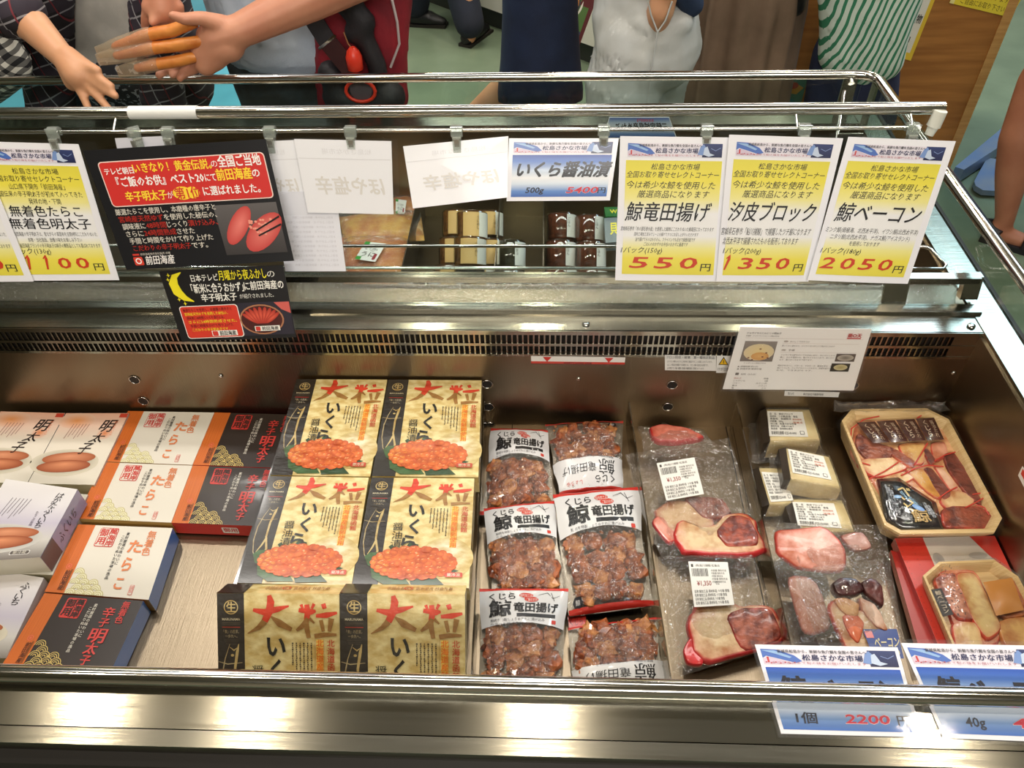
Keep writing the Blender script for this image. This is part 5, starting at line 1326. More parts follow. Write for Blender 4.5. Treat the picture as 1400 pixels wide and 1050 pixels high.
tray('bacon_tray', ((1151, 575), (1164, 559.5), (1266.7, 558), (1297, 573), (1370, 708.6), (1359.5, 728), (1231, 730), (1209.5, 718)), ZTR, .020,
     'octagonal wood look tray of whale bacon with a black pouch, uppermost', fill1)
tray('bacon_tray', ((1150, 577), (1163, 562), (1266, 560), (1294, 574), (1366, 709), (1357, 727), (1232, 730), (1210, 719)), ZTR-.030, .030,
     'octagonal wood look tray lying under the tray with the black pouch', lambda e: mslab(e, ((1176, 580), (1280, 574), (1340, 712), (1240, 716)), ZTR-.036, .012, C(214, 120, 90), C(220, 176, 130)), film=False)
# loose film of the top tray gathered behind it
f = MB(); vs = []; rn = random.Random(3)
for j in range(4):
    for i in range(17):
        p = az(1140+11.2*i, (537, 545, 553, 562)[j]+rn.uniform(-2, 2), (.628, .640, .634, .642)[j]+rn.uniform(-.003, .004)); p.y = min(p.y, .882); p.x = min(p.x, .638); vs.append(p)
f.add(vs, [(j*17+i, (j+1)*17+i, (j+1)*17+i+1, j*17+i+1) for j in range(3) for i in range(16)], FILM, smooth=True)
own(f, 'film_fold', 'crumpled clear film gathered behind the octagonal bacon tray', 'plastic film')
ZT2 = .622
def fill2(e):
    z = ZT2-.006
    mslab(e, ((1278, 782), (1336, 778), (1372, 880), (1316, 884)), z-.004, .010, C(222, 96, 76), C(226, 170, 130))
    mslab(e, ((1306, 786), (1332, 782), (1352, 820), (1370, 858), (1350, 874), (1332, 850), (1316, 812)), z+.001, .008, C(214, 84, 60), C(208, 180, 120))
    mslab(e, ((1276, 792), (1306, 782), (1322, 812), (1334, 846), (1310, 846), (1292, 820)), z+.0005, .008, C(216, 90, 66), C(196, 130, 100), MEATM)
    mslab(e, ((1300, 852), (1336, 850), (1346, 890), (1312, 900)), z, .008, C(220, 80, 60), C(226, 196, 140))
    mslab(e, ((1352, 796), (1390, 790), (1410, 838), (1372, 846)), z+.001, .008, C(190, 110, 50), C(176, 96, 50), MEATM)
    mslab(e, ((1362, 850), (1412, 842), (1420, 890), (1380, 892)), z, .008, C(214, 150, 80), C(216, 170, 100))
    q = zq(((1344, 796), (1384, 790), (1400, 834), (1362, 842)), z+.006)
    s = Sheet(q, 30, 40, hf=lambda x, y: .003*math.sin(math.pi*x)*math.sin(math.pi*y), mat=PRINTG); film_grid(s, pm('amber_sachet', (196, 130, 60), .2, coat=.6), nx=6, ny=8)
    s.build('sauce_sachet', e, s.q[0])
    q = zq(((1273, 806), (1287, 804), (1304, 840), (1289, 843)), z+.007)
    s = Sheet(q, 12, 40, mat=PRINT); s.hexa(s.q, .0003, PRINT, C(36, 24, 20), n=s.n); s.vtext('鯨ベーコン', 6, 3, 6.6, C(214, 196, 170), 1); s.build('black_label', e, s.q[0])
    s = Sheet(zq(((1282, 772), (1300, 770), (1332, 844), (1306, 848)), z+.0075), 20, 70, mat=PRINT)
    rn = random.Random(8)
    for k in range(60): s.rect(*(lambda a, b: (a, b, a+1.2, b+1.2))(rn.uniform(1, 17), rn.uniform(2, 66)), C(60, 40, 36), 1)
    s.build('fine_print', e, s.q[0])
e2 = tray('bacon_tray', ((1262, 787), (1284, 768), (1359, 765), (1392, 788), (1440, 880), (1436, 900), (1330, 905), (1306, 890)), ZT2, .018,
     'octagonal tray of whale bacon in a red and white sleeve, by the blue card', fill2)
s = Sheet(zq(((1223, 736), (1396, 733), (1480, 895), (1292, 905)), ZT2-.019), 150, 170, mat=PRINTG)
s.hexa(s.q, .016, PRINTG, C(216, 210, 200), n=s.n, sidecol=[C(200, 196, 186), C(206, 50, 40), C(200, 60, 50), C(176, 44, 38)])
s.rect(0, 0, 42, 170, C(208, 56, 44), 1); s.poly([(112, 0), (150, 0), (150, 60), (128, 30)], C(208, 56, 44), 1)
for k in range(40): s.disk(4+(k*17 % 34), 4+k*4.1, .8, .8, C(170, 50, 44), 2, n=6)
s.disk(52, 34, 8, 10, C(176, 172, 168), 2, cc=C(150, 150, 150)); s.disk(112, 30, 14, 5, C(186, 182, 176), 2)
s.text('鯨', 128, 48, 60, INK, 3, w=10, rot=1.0); s.text('ベーコン', 134, 60, 70, INK, 3, w=30, rot=1.0)
own(s, 'card_sleeve', 'red and white printed sleeve board under the octagonal bacon tray', 'packaging')
s = Sheet(zq(((1218, 752), (1246, 762), (1296, 900), (1262, 905)), (.594,)*4), 30, 150, mat=PRINTG)
s.hexa(s.q, .012, PRINTG, C(170, 44, 36), n=s.n, sidecol=C(150, 38, 32))
own(s, 'red_package', 'dark red package showing between the zip bags and the red sleeve', 'packaging')
# ---------------------------------------------------------------- far tray: jars and orange bags
JG = glassy('jar_glass', (232, 232, 224), .03, .06)
LIDM = pm('black_lid', (26, 26, 26), .25, coat=.5)
AMB = pm('amber_preserve', (176, 116, 62), .4, noise_col=((120, 72, 36), 120))
RBR = pm('red_brown_preserve', (140, 72, 48), .4, noise_col=((96, 44, 30), 120))
GRN = pm('dark_green_preserve', (66, 60, 42), .4, noise_col=((40, 36, 26), 120))
def jar(px, py, yb, kind, label, grp, z0=None, rot=0.0, ln=.072):
    """lying jar: lid end towards us; px,py picks the middle of its near top"""
    r = .0305; z = (z0 if z0 else ZT+r+.001)+.022
    p = az(px, py-4, z+r*.9); c = Vector((p.x, p.y, z))
    py_ = py; ax_ = Vector((0, .68, .733))
    a = c-ax_*ln*.5
    e = empty('food_jar', Vector((c.x, c.y, z-r-.012)), label, 'jar', grp)
    mb = MB(); mb.lathe(a, ax_, [(0, r*.93), (.003, r*.97), (.013, r*.97), (.014, r*.9)], LIDM, 22); mb.build('lid', e, c)
    mb = MB(); mb.lathe(a+ax_*.014, ax_, [(0, r*.86), (.004, r*.99), (.008, r), (ln-.018, r), (ln-.015, r*.9)], JG, 22); mb.build('glass', e, c)
    mb = MB(); mb.lathe(a+ax_*.016, ax_, [(0, r*.82), (.004, r*.93), (ln-.020, r*.93)], {'amber': AMB, 'red': RBR, 'green': GRN}[kind], 18); mb.build('contents', e, c)
    # label wrapping the upper right, lettering on it
    mb = MB(); n = 12; u0, u1 = math.radians(20), math.radians(100)
    bx = Vector((1, 0, 0)); UPJ = Vector((0, -.733, .68))
    if kind == 'amber': segs = [(-40, 28, C(236, 232, 222)), (28, 88, C(226, 186, 120))]
    elif kind == 'red': segs = [(-40, 40, C(236, 236, 230)), ]
    else: segs = [(-30, 40, C(230, 232, 226)), (110, 170, C(230, 232, 226))]
    for a0, a1, col in segs:
        vs = []; 
        for i in range(n+1):
            t = math.radians(a0+(a1-a0)*i/n+30); d = (bx*math.cos(t)+UPJ*math.sin(t))*(r+.0006)
            vs += [a+ax_*.019+d, a+ax_*(ln-.006)+d]
        mb.add(vs, [(2*i, 2*i+1, 2*i+3, 2*i+2) for i in range(n)], PRINT, col, True)
    k = len(segs)
    t = math.radians(62); d = (bx*math.cos(t)+UPJ*math.sin(t)); tn = (bx*math.sin(t)-UPJ*math.cos(t))
    o = a+ax_*.046+d*(r+.0010)
    S_ = Sheet([o+ax_*.016-tn*.008, o+ax_*.016+tn*.008, o-ax_*.016+tn*.008, o-ax_*.016-tn*.008], 16, 32, mat=PRINT)
    S_.vtext({'amber': 'うにめし', 'red': 'ごはん', 'green': 'めかぶ'}[kind], 8, 3, 6.4, C(60, 50, 40), 1)
    q_ = len(mb.v); mb.v += S_.v; mb.c += S_.c; mb.f += [tuple(i+q_ for i in f) for f in S_.f]; mb.m += [mb.mi(PRINT)]*len(S_.f); mb.sm += S_.sm
    mb.build('jar_label', e, c)
    return e
r_ = .0305; z1 = ZT+r_+.001; z2 = z1+2*r_*.9
JA = 'jars of amber paste'; JR = 'jars of red brown paste'
jar(613, 376, 0, 'amber', 'amber jar at the front, left of the pair by the wires', JA)
jar(653, 378, 0, 'amber', 'amber jar at the front, right of the pair by the wires', JA)
jar(619, 338, 0, 'amber', 'amber jar behind the front left one', JA)
jar(669, 340, 0, 'amber', 'amber jar behind the front right one', JA)
jar(623, 300, 0, 'amber', 'amber jar farthest back on the left', JA)
jar(667, 301, 0, 'amber', 'amber jar farthest back on the right, by the dark divider', JA)
jar(641, 338, 0, 'amber', 'amber jar lying on top of the others, nearer', JA, z0=z2)
jar(644, 302, 0, 'amber', 'amber jar lying on top of the others, farther', JA, z0=z2)
jar(694, 384, 0, 'green', 'dark green jar at the front beside the dark divider', 'jars of dark green paste')
jar(697, 342, 0, 'green', 'dark green jar behind the front green jar', 'jars of dark green paste')
for (px, py, t) in ((767, 380, 'at the front left'), (766, 342, 'in the middle on the left'), (768, 304, 'at the back left'), (809, 382, 'at the front right'), (808, 344, 'in the middle on the right'), (806, 307, 'at the back right')):
    jar(px, py, 0, 'red', 'red brown jar %s of its group' % t, JR)
jar(580, 386, 0, 'green', 'pale labelled jar at the front beside the orange bags', 'jars of dark green paste')
jar(730, 388, 0, 'green', 'jar low at the front, between two dark dividers', 'jars of dark green paste')
for (px, py, t) in ((896, 396, 'leftmost'), (935, 396, 'second from the left'), (1025, 392, 'third from the left'), (1066, 394, 'third from the right'), (1107, 396, 'second from the right'), (1150, 398, 'rightmost')):
    jar(px, py, 0, 'green', 'jar low behind the glass below the yellow cards, '+t, 'jars under the yellow cards')
# small green and red packets right of the jars
for (pts, col, txt, lab) in ((((826, 283), (850, 283), (852, 296), (828, 296)), C(40, 110, 54), 'W', 'small green packet behind the right jars'), (((826, 298), (850, 297), (852, 330), (828, 332)), C(120, 130, 136), '貝', 'grey blister packet behind the right jars')):
    s = Sheet(zq(pts, .66), 24, 20, mat=PRINT); s.hexa(s.q, .02, PRINT, col, n=s.n); s.text(txt, 12, 4, 14, C(240, 226, 60), 1, w=10, align='c', bold=.03); own(s, 'food_packet', lab, 'packet')
# orange fish roe / noodle bags
OB = pm('orange_food', (226, 150, 66), .4, coat=.3, noise_col=((196, 106, 44), 26), bump=(40, .5), sss=.1)
OB2 = pm('yellow_food', (230, 180, 80), .4, coat=.3, noise_col=((206, 130, 50), 40), bump=(60, .6), sss=.1)
def obag(pts, z, th, mat, label, seed, lab=None):
    q = zq(pts, z-th*.4); s0 = Sheet(q, 100, 100); c = sum(s0.q, Vector())/4
    e = empty('orange_food_bag', Vector((c.x, c.y, z-th)), label, 'bag', 'bags of orange food in the far tray')
    mb = MB(); nx, ny = 16, 10; vs = []
    for j in range(ny+1):
        for i in range(nx+1):
            x = i/nx; y = j/ny; k = (max(math.sin(math.pi*x), 0)*max(math.sin(math.pi*y), 0))**.35
            vs.append(s0.pt(x*100, y*100)+s0.n*(th*.75*k+.003*noise.noise(Vector((x*4+seed, y*4, 0)))-th*.3))
    mb.add(vs, [(j*(nx+1)+i, (j+1)*(nx+1)+i, (j+1)*(nx+1)+i+1, j*(nx+1)+i+1) for j in range(ny) for i in range(nx)], mat, smooth=True)
    mb.build('food', e, c)
    f = Sheet(q, 100, 100, hf=lambda x, y: th*.5*(max(math.sin(math.pi*x), 0)*max(math.sin(math.pi*y), 0))**.3+.003+.002*noise.noise(Vector((x*7, y*7, seed)))); film_grid(f, FILM, nx=12, ny=10); f.build('bag_film', e, c)
    if lab:
        P = Sheet(zq(lab, z+.010), 40, 50, mat=PRINT); P.hexa(P.q, .0004, PRINT, C(232, 232, 228), n=P.n); P.rect(0, 0, 10, 9, C(60, 150, 60), 1); P.rect(0, 41, 10, 50, C(60, 150, 60), 1)
        P.text('いか', 8, 10, 22, C(50, 50, 50), 1, w=24, rot=.2, shear=.2); P.text('うに', 6, 26, 40, C(40, 40, 40), 1, w=26, bold=.02); P.rrect(30, 30, 36, 46, 2, C(150, 50, 60), 1)
        P.build('price_label', e, c)
obag(((462, 292), (575, 290), (580, 324), (470, 326)), .628, .030, OB2, 'yellow orange food bag behind, below the blank card', 51)
obag(((470, 322), (562, 324), (558, 400), (468, 400)), .618, .034, OB, 'orange food bag with a white and green label, front', 52, lab=((500, 330), (528, 333), (513, 358), (485, 354)))
obag(((530, 262), (572, 262), (576, 292), (536, 294)), .620, .026, OB, 'orange food bag farthest back, behind the blank cards', 53, lab=((541, 272), (556, 274), (553, 292), (541, 292)))
obag(((440, 322), (480, 324), (476, 346), (440, 344)), .610, .026, pm('brown_food', (190, 110, 66), .4), 'brown food bag between the two orange bags', 54)
# ================================================================ PEOPLE
def cone(mb, a, b, ra, rb, mat, seg=14, fl=1.0, up=None):
    """round-ended taper (fl flattens it along `up`)"""
    a, b = Vector(a), Vector(b); ax_ = (b-a); L = ax_.length
    if L < 1e-6: ax_ = Vector((0, 0, 1)); L = 1e-6
    ax_ = ax_.normalized()
    u = (Vector(up) if up is not None else ax_.orthogonal()); u = (u-ax_*u.dot(ax_)).normalized(); w_ = ax_.cross(u)
    vs = []; st = []
    for k in range(5): t = -math.pi/2+k*math.pi/8; st.append((a+ax_*ra*math.sin(t), ra*math.cos(t)))
    for k in range(5): t = k*math.pi/8; st.append((b+ax_*rb*math.sin(t), rb*math.cos(t)))
    for p, r in st:
        r = max(r, 1e-4)
        for i in range(seg):
            an = 2*math.pi*i/seg; vs.append(p+u*(math.cos(an)*r*fl)+w_*(math.sin(an)*r))
    fs = [(j*seg+i, j*seg+(i+1) % seg, (j+1)*seg+(i+1) % seg, (j+1)*seg+i) for j in range(len(st)-1) for i in range(seg)]
    fs += [tuple(range(seg-1, -1, -1)), tuple(range((len(st)-1)*seg, len(st)*seg))]
    mb.add(vs, fs, mat)
def chain(mb, pts, rs, mat, fl=1.0, up=None):
    for i in range(len(pts)-1): cone(mb, pts[i], pts[i+1], rs[i], rs[i+1], mat, fl=fl, up=up)
def melt(mb, name, parent, vox, mat, smooth=4, wr=None, tri=None):
    """fuse the soup into one continuous surface"""
    me = bpy.data.meshes.new('soup'); me.from_pydata(mb.v, [], mb.f)
    o = bpy.data.objects.new('soup', me); COL.objects.link(o)
    r = o.modifiers.new('r', 'REMESH'); r.mode = 'VOXEL'; r.voxel_size = vox; r.adaptivity = 0
    if smooth:
        sm = o.modifiers.new('s', 'SMOOTH'); sm.iterations = smooth; sm.factor = .5
    dg = bpy.context.evaluated_depsgraph_get(); dg.update()
    nm = bpy.data.meshes.new_from_object(o.evaluated_get(dg))
    bpy.data.objects.remove(o); bpy.data.meshes.remove(me)
    og = Vector(parent.location)
    for v in nm.vertices:
        p = v.co.copy()
        if wr:
            d = wr[0]*noise.noise(Vector((p.x*wr[1], p.y*wr[1], p.z*wr[2])))+wr[0]*.5*noise.noise(Vector((p.x*wr[1]*2.3, p.z*wr[2]*2.1, p.y*wr[1]*2)))
            p += v.normal*d
        v.co = p-og
    nm.materials.clear(); nm.materials.append(mat)
    nm.polygons.foreach_set('use_smooth', [True]*len(nm.polygons))
    ob = bpy.data.objects.new(name, nm); COL.objects.link(ob); ob.parent = parent
    return ob
SKIN = pm('skin', (214, 160, 122), .5, sss=.15, noise_col=((204, 148, 110), 9), bump=(90, .12))
SKIN2 = pm('skin_rosy', (206, 146, 116), .5, sss=.15, noise_col=((196, 132, 104), 12), bump=(90, .12))
SKIN3 = pm('skin_tan', (168, 112, 84), .5, sss=.15, noise_col=((156, 100, 74), 9), bump=(90, .1))
HAIR = pm('dark_hair', (30, 24, 22), .45)
def cloth(name, rgb, rgb2=None, sc=12, rough=.85): return pm(name, rgb, rough, noise_col=(rgb2 or tuple(int(c*.86) for c in rgb), sc), bump=(300, .25))
def patt(name, kind, a, b, c=None, sc=60, rot=0.0):
    """woven patterns on object coordinates: gingham, plaid, stripes"""
    mt = bpy.data.materials.new(name); mt.use_nodes = True; nt = mt.node_tree; bs = nt.nodes['Principled BSDF']; bs.inputs['Roughness'].default_value = .85
    tc = nt.nodes.new('ShaderNodeTexCoord'); mp = nt.nodes.new('ShaderNodeMapping'); mp.inputs['Rotation'].default_value = (0, rot, 0); nt.links.new(tc.outputs['Object'], mp.inputs['Vector'])
    nz = nt.nodes.new('ShaderNodeTexNoise'); nz.inputs['Scale'].default_value = 7; nt.links.new(mp.outputs[0], nz.inputs['Vector'])
    va = nt.nodes.new('ShaderNodeVectorMath'); va.operation = 'SCALE'; va.inputs['Scale'].default_value = .035; nt.links.new(nz.outputs['Color'], va.inputs[0])
    vb = nt.nodes.new('ShaderNodeVectorMath'); nt.links.new(mp.outputs[0], vb.inputs[0]); nt.links.new(va.outputs[0], vb.inputs[1])
    sp_ = nt.nodes.new('ShaderNodeSeparateXYZ'); nt.links.new(vb.outputs[0], sp_.inputs[0])
    def stripe(sock, f, th, ph=0.0):
        m1 = nt.nodes.new('ShaderNodeMath'); m1.operation = 'MULTIPLY_ADD'; m1.inputs[1].default_value = f; m1.inputs[2].default_value = ph+100; nt.links.new(sock, m1.inputs[0])
        m2 = nt.nodes.new('ShaderNodeMath'); m2.operation = 'FRACT'; nt.links.new(m1.outputs[0], m2.inputs[0])
        m3 = nt.nodes.new('ShaderNodeMath'); m3.operation = 'LESS_THAN'; m3.inputs[1].default_value = th; nt.links.new(m2.outputs[0], m3.inputs[0]); return m3.outputs[0]
    def mix(f, x, y):
        m = nt.nodes.new('ShaderNodeMix'); m.data_type = 'RGBA'
        if isinstance(f, float): m.inputs[0].default_value = f
        else: nt.links.new(f, m.inputs[0])
        for i, v in ((6, x), (7, y)):
            if isinstance(v, tuple): m.inputs[i].default_value = (*s2l(v), 1)
            else: nt.links.new(v, m.inputs[i])
        return m.outputs[2]
    X, Z = sp_.outputs[0], sp_.outputs[2]
    if kind == 'gingham':
        mid = tuple((p+q)//2-20 for p, q in zip(a, b))
        out = mix(stripe(X, sc, .5), mix(stripe(Z, sc, .5), a, mid), mix(stripe(Z, sc, .5), mid, b))
    elif kind == 'plaid':
        o1 = mix(stripe(X, sc*.5, .45), a, b); o2 = mix(stripe(Z, sc*.45, .4), o1, b); o3 = mix(stripe(X, sc, .09, .2), o2, c); out = mix(stripe(Z, sc*.9, .10, .3), o3, c)
        out = mix(stripe(X, sc*.5, .05, .1), out, (120, 44, 52))
    elif kind == 'print':
        n2 = nt.nodes.new('ShaderNodeTexNoise'); n2.inputs['Scale'].default_value = sc; n2.inputs['Detail'].default_value = 3; nt.links.new(mp.outputs[0], n2.inputs['Vector'])
        g = nt.nodes.new('ShaderNodeMath'); g.operation = 'GREATER_THAN'; g.inputs[1].default_value = .56; nt.links.new(n2.outputs['Fac'], g.inputs[0])
        out = mix(g.outputs[0], a, b)
    else:
        out = mix(stripe(X, sc, .40), a, b)
    nt.links.new(out, bs.inputs['Base Color']); return mt
def P3(px, py, y): return ay(px, py, y)
def person(x, y, label):
    return empty('person', (x, y, 0), label, 'person')
def shoe(e, heel, toe, mat, name='shoe'):
    h, t = Vector(heel), Vector(toe); mb = MB(); d = (t-h).normalized()
    cone(mb, h+Vector((0, 0, .035)), h+d*.08+Vector((0, 0, .04)), .036, .038, mat); cone(mb, h+d*.08+Vector((0, 0, .036)), t+Vector((0, 0, .022)), .038, .024, mat)
    mb2 = MB(); n = Vector((-d.y, d.x, 0))
    o = melt(mb, name, e, .008, mat, 2)
    mb2.add([h-n*.036-d*.03, h+n*.036-d*.03, t+n*.036+d*.02, t-n*.036+d*.02]+[p+Vector((0, 0, .014)) for p in (h-n*.036-d*.03, h+n*.036-d*.03, t+n*.036+d*.02, t-n*.036+d*.02)], [(3, 2, 1, 0), (4, 5, 6, 7), (0, 1, 5, 4), (1, 2, 6, 5), (2, 3, 7, 6), (3, 0, 4, 7)], DARKM)
    mb2.build('sole', e, h)
    return o
def head(mb, hair, c, face=(0, -1, 0), r=.095):
    """head with nose, chin and ears on the body soup; hair soup kept apart"""
    c = Vector(c); f = Vector(face).normalized(); sd = f.cross(Vector((0, 0, 1)))
    cone(mb, c+Vector((0, 0, .03)), c-Vector((0, 0, .03))+f*.012, r*.9, r*.72, SKIN)
    cone(mb, c+f*r*.8+Vector((0, 0, .0)), c+f*(r*.98)-Vector((0, 0, .022)), .012, .015, SKIN)
    cone(mb, c+f*r*.6-Vector((0, 0, .075)), c+f*r*.72-Vector((0, 0, .07)), .026, .022, SKIN)
    for k in (-1, 1): cone(mb, c+sd*k*r*.86+Vector((0, 0, .01)), c+sd*k*r*.9-Vector((0, 0, .025)), .016, .012, SKIN)
    cone(hair, c+Vector((0, 0, .045))-f*.018, c+Vector((0, 0, .0))-f*.03, r*1.0, r*.92, HAIR)
def body(e, x, y, face, hem, shirt, legs, shoes, skin=SKIN, top=1.36, hh=1.56, w_=.17, dep=.105, hip=.86, wr=(.006, 9, 5), armsoup=None, pants=None, torso_x=0, extra=None, waist_mat=None):
    """standing figure: x,y of the trunk, face = direction; legs: list of joint lists"""
    f = Vector(face).normalized(); sd = f.cross(Vector((0, 0, 1)))
    b = MB(); hr = MB()
    base = Vector((x, y, 0))
    chain(b, [base+Vector((0, 0, 1.30)), base+Vector((0, 0, hh-.12))], [.055, .05], skin)
    head(b, hr, base+Vector((0, 0, hh)), face)
    return b, hr, f, sd, base
def torso(base, sd, f, z0, z1, w0, w1, d, mat, mb):
    n = 5
    for k in range(n):
        t0, t1 = k/n, (k+1)/n; za, zb = z0+(z1-z0)*t0, z0+(z1-z0)*t1; wa, wb = w0+(w1-w0)*t0, w0+(w1-w0)*t1
        for s_ in (-1, -.33, .33, 1):
            cone(mb, base+sd*(wa-d)*s_+Vector((0, 0, za)), base+sd*(wb-d)*s_+Vector((0, 0, zb)), d, d, mat)
def fingers(mb, data, mat):
    for pts, rs in data: chain(mb, pts, rs, mat)
# ---- woman in plaid shirt, open hand over the far guard
e = person(-1.10, 2.0, 'person in a dark plaid shirt over a white tee, holding out an open hand')
f = Vector((0, -1, 0)); sd = Vector((-1, 0, 0)); base = Vector((-1.10, 2.0, 0))
b = MB(); hr = MB(); head(b, hr, (-1.10, 2.0, 1.58)); chain(b, [base+Vector((0, 0, 1.28)), base+Vector((0, 0, 1.48))], [.06, .05], SKIN)
torso(base, sd, f, .95, 1.25, .12, .15, .085, SKIN, b)
el = P3(2, 5, 1.60); w1 = P3(88, 80, 1.50)
chain(b, [base+Vector((-.17, 0, 1.30)), el, P3(45, 35, 1.56), w1], [.045, .042, .034, .023], SKIN)
pc = P3(108, 102, 1.475)
hb = [(w1, pc, .023, .030), (P3(97, 80, 1.495), P3(118, 96, 1.475), .020, .019), (w1, P3(100, 112, 1.475), .022, .018), (P3(92, 76, 1.5), P3(112, 90, 1.480), .020, .016)]
for a_, b_, r0, r1 in hb: cone(b, a_, b_, r0, r1, SKIN, fl=1.0)
Fg = [([P3(108, 84, 1.485), P3(124, 92, 1.47), P3(133, 96, 1.462)], [.0135, .0105, .009]),
      ([P3(124, 100, 1.47), P3(140, 110, 1.455), P3(152, 118, 1.448)], [.0105, .0092, .008]),
      ([P3(122, 106, 1.465), P3(142, 122, 1.45), P3(158, 131, 1.44)], [.0105, .009, .0078]),
      ([P3(115, 112, 1.465), P3(134, 132, 1.448), P3(150, 150, 1.435)], [.0105, .009, .0075]),
      ([P3(104, 112, 1.468), P3(114, 132, 1.45), P3(123, 153, 1.436)], [.0105, .0088, .0072])]
fingers(b, Fg, SKIN)
for s_, x in ((-1, -1.18), (1, -1.02)): chain(b, [(x, 2.0, .90), (x, 1.99, .48), (x, 2.01, .10)], [.075, .055, .04], SKIN)
melt(b, 'body', e, .0042, SKIN, 5)
melt(hr, 'hair', e, .012, HAIR, 3)
t = MB(); torso(base, sd, f, .76, 1.30, .155, .165, .105, SKIN, t)
melt(t, 'tee_shirt', e, .011, cloth('white_tee', (206, 200, 192)), 4, wr=(.010, 8, 5))
t = MB(); torso(base+Vector((0, -.004, 0)), sd, f, .725, .735, .16, .158, .109, SKIN, t)
melt(t, 'printed_hem', e, .011, patt('silver_print', 'print', (60, 60, 66), (196, 194, 200), sc=70), 4, wr=(.008, 8, 5))
PL = patt('plaid', 'plaid', (34, 28, 34), (52, 44, 54), (150, 146, 150), sc=34, rot=.25)
t = MB()
for k, (pa, pb) in enumerate((((70, -30), (72, 60)), ((62, 40), (84, 200)), ((42, -20), (50, 40)), ((50, 60), (70, 190)))): cone(t, P3(*pa, 1.87), P3(*pb, 1.86), .045, .05, PL)
for (pa, pb) in (((200, -30), (205, 60)), ((212, -30), (222, 60)), ((222, 60), (240, 190)), ((206, 60), (222, 190))): cone(t, P3(*pa, 1.90), P3(*pb, 1.90), .035, .045, PL)
torso(base+Vector((0, .05, 0)), sd, f, .66, 1.30, .20, .19, .11, SKIN, t)
cone(t, base+Vector((-.19, -.02, 1.30)), el, .07, .060, PL); cone(t, el, P3(28, 18, 1.575), .058, .050, PL)
melt(t, 'plaid_shirt', e, .011, PL, 4, wr=(.010, 10, 6))
t = MB()
for x in (-1.18, -1.02): chain(t, [(x, 2.01, .84), (x, 2.0, .48), (x, 2.02, .09)], [.10, .072, .055], SKIN)
melt(t, 'trousers', e, .014, cloth('charcoal_denim', (52, 52, 60)), 4)
for x in (-1.18, -1.02): shoe(e, (x, 2.04, 0), (x, 1.84, 0), pm('shoe_grey', (70, 70, 76), .6))
# ---- gingham sleeve at the left edge
e = person(-1.56, 1.80, 'person in a black and white gingham shirt, elbow at the left edge')
base = Vector((-1.56, 1.82, 0)); b = MB(); hr = MB(); head(b, hr, (-1.56, 1.82, 1.52)); chain(b, [base+Vector((0, 0, 1.24)), base+Vector((0, 0, 1.42))], [.06, .05], SKIN)
chain(b, [base+Vector((.1, 0, 1.2)), P3(5, 90, 1.68), P3(-60, 112, 1.66)], [.04, .035, .026], SKIN)
for k in range(4): chain(b, [P3(-60, 108+3*k, 1.66), P3(-95, 104+6*k, 1.65)], [.012, .008], SKIN)
torso(base, sd, f, .90, 1.22, .12, .15, .09, SKIN, b)
for x in (-1.64, -1.48): chain(b, [(-1.56, 1.82, .95), (x, 1.82, .85), (x, 1.82, .45), (x, 1.84, .08)], [.08, .07, .05, .04], SKIN)
melt(b, 'body', e, .008, SKIN, 4); melt(hr, 'hair', e, .012, HAIR, 3)
GH = patt('gingham', 'gingham', (26, 26, 30), (224, 222, 212), sc=56, rot=.5)
t = MB(); torso(base, sd, f, .86, 1.24, .18, .19, .115, SKIN, t)
cone(t, base+Vector((.13, -.01, 1.22)), P3(0, 86, 1.68), .07, .062, SKIN); cone(t, P3(0, 86, 1.68), P3(-25, 108, 1.68), .062, .058, SKIN)
melt(t, 'gingham_shirt', e, .010, GH, 4, wr=(.007, 12, 9))
t = MB()
for x in (-1.64, -1.48): chain(t, [(x, 1.83, .82), (x, 1.82, .45), (x, 1.84, .08)], [.105, .07, .055], SKIN)
melt(t, 'trousers', e, .014, cloth('navy_denim', (34, 48, 66)), 4)
for x in (-1.64, -1.48): shoe(e, (x, 1.86, 0), (x, 1.66, 0), pm('shoe_grey', (0, 0, 0)))
# ---- man in pale blue tee holding the bagged fish cakes
e = person(-.57, 1.84, 'person in a pale blue tee, holding out three bagged fish cakes, dark shoulder bag strap')
base = Vector((-.575, 1.86, 0)); b = MB(); hr = MB(); head(b, hr, (-.575, 1.86, 1.66)); chain(b, [base+Vector((0, 0, 1.38)), base+Vector((0, 0, 1.56))], [.065, .055], SKIN2)
torso(base, sd, f, 1.0, 1.32, .15, .19, .10, SKIN2, b)
w1 = P3(328, 42, 1.520); elb = P3(500, -40, 1.615)
chain(b, [base+Vector((.21, 0, 1.36)), elb, P3(425, -4, 1.575), w1], [.055, .048, .043, .031], SKIN2)
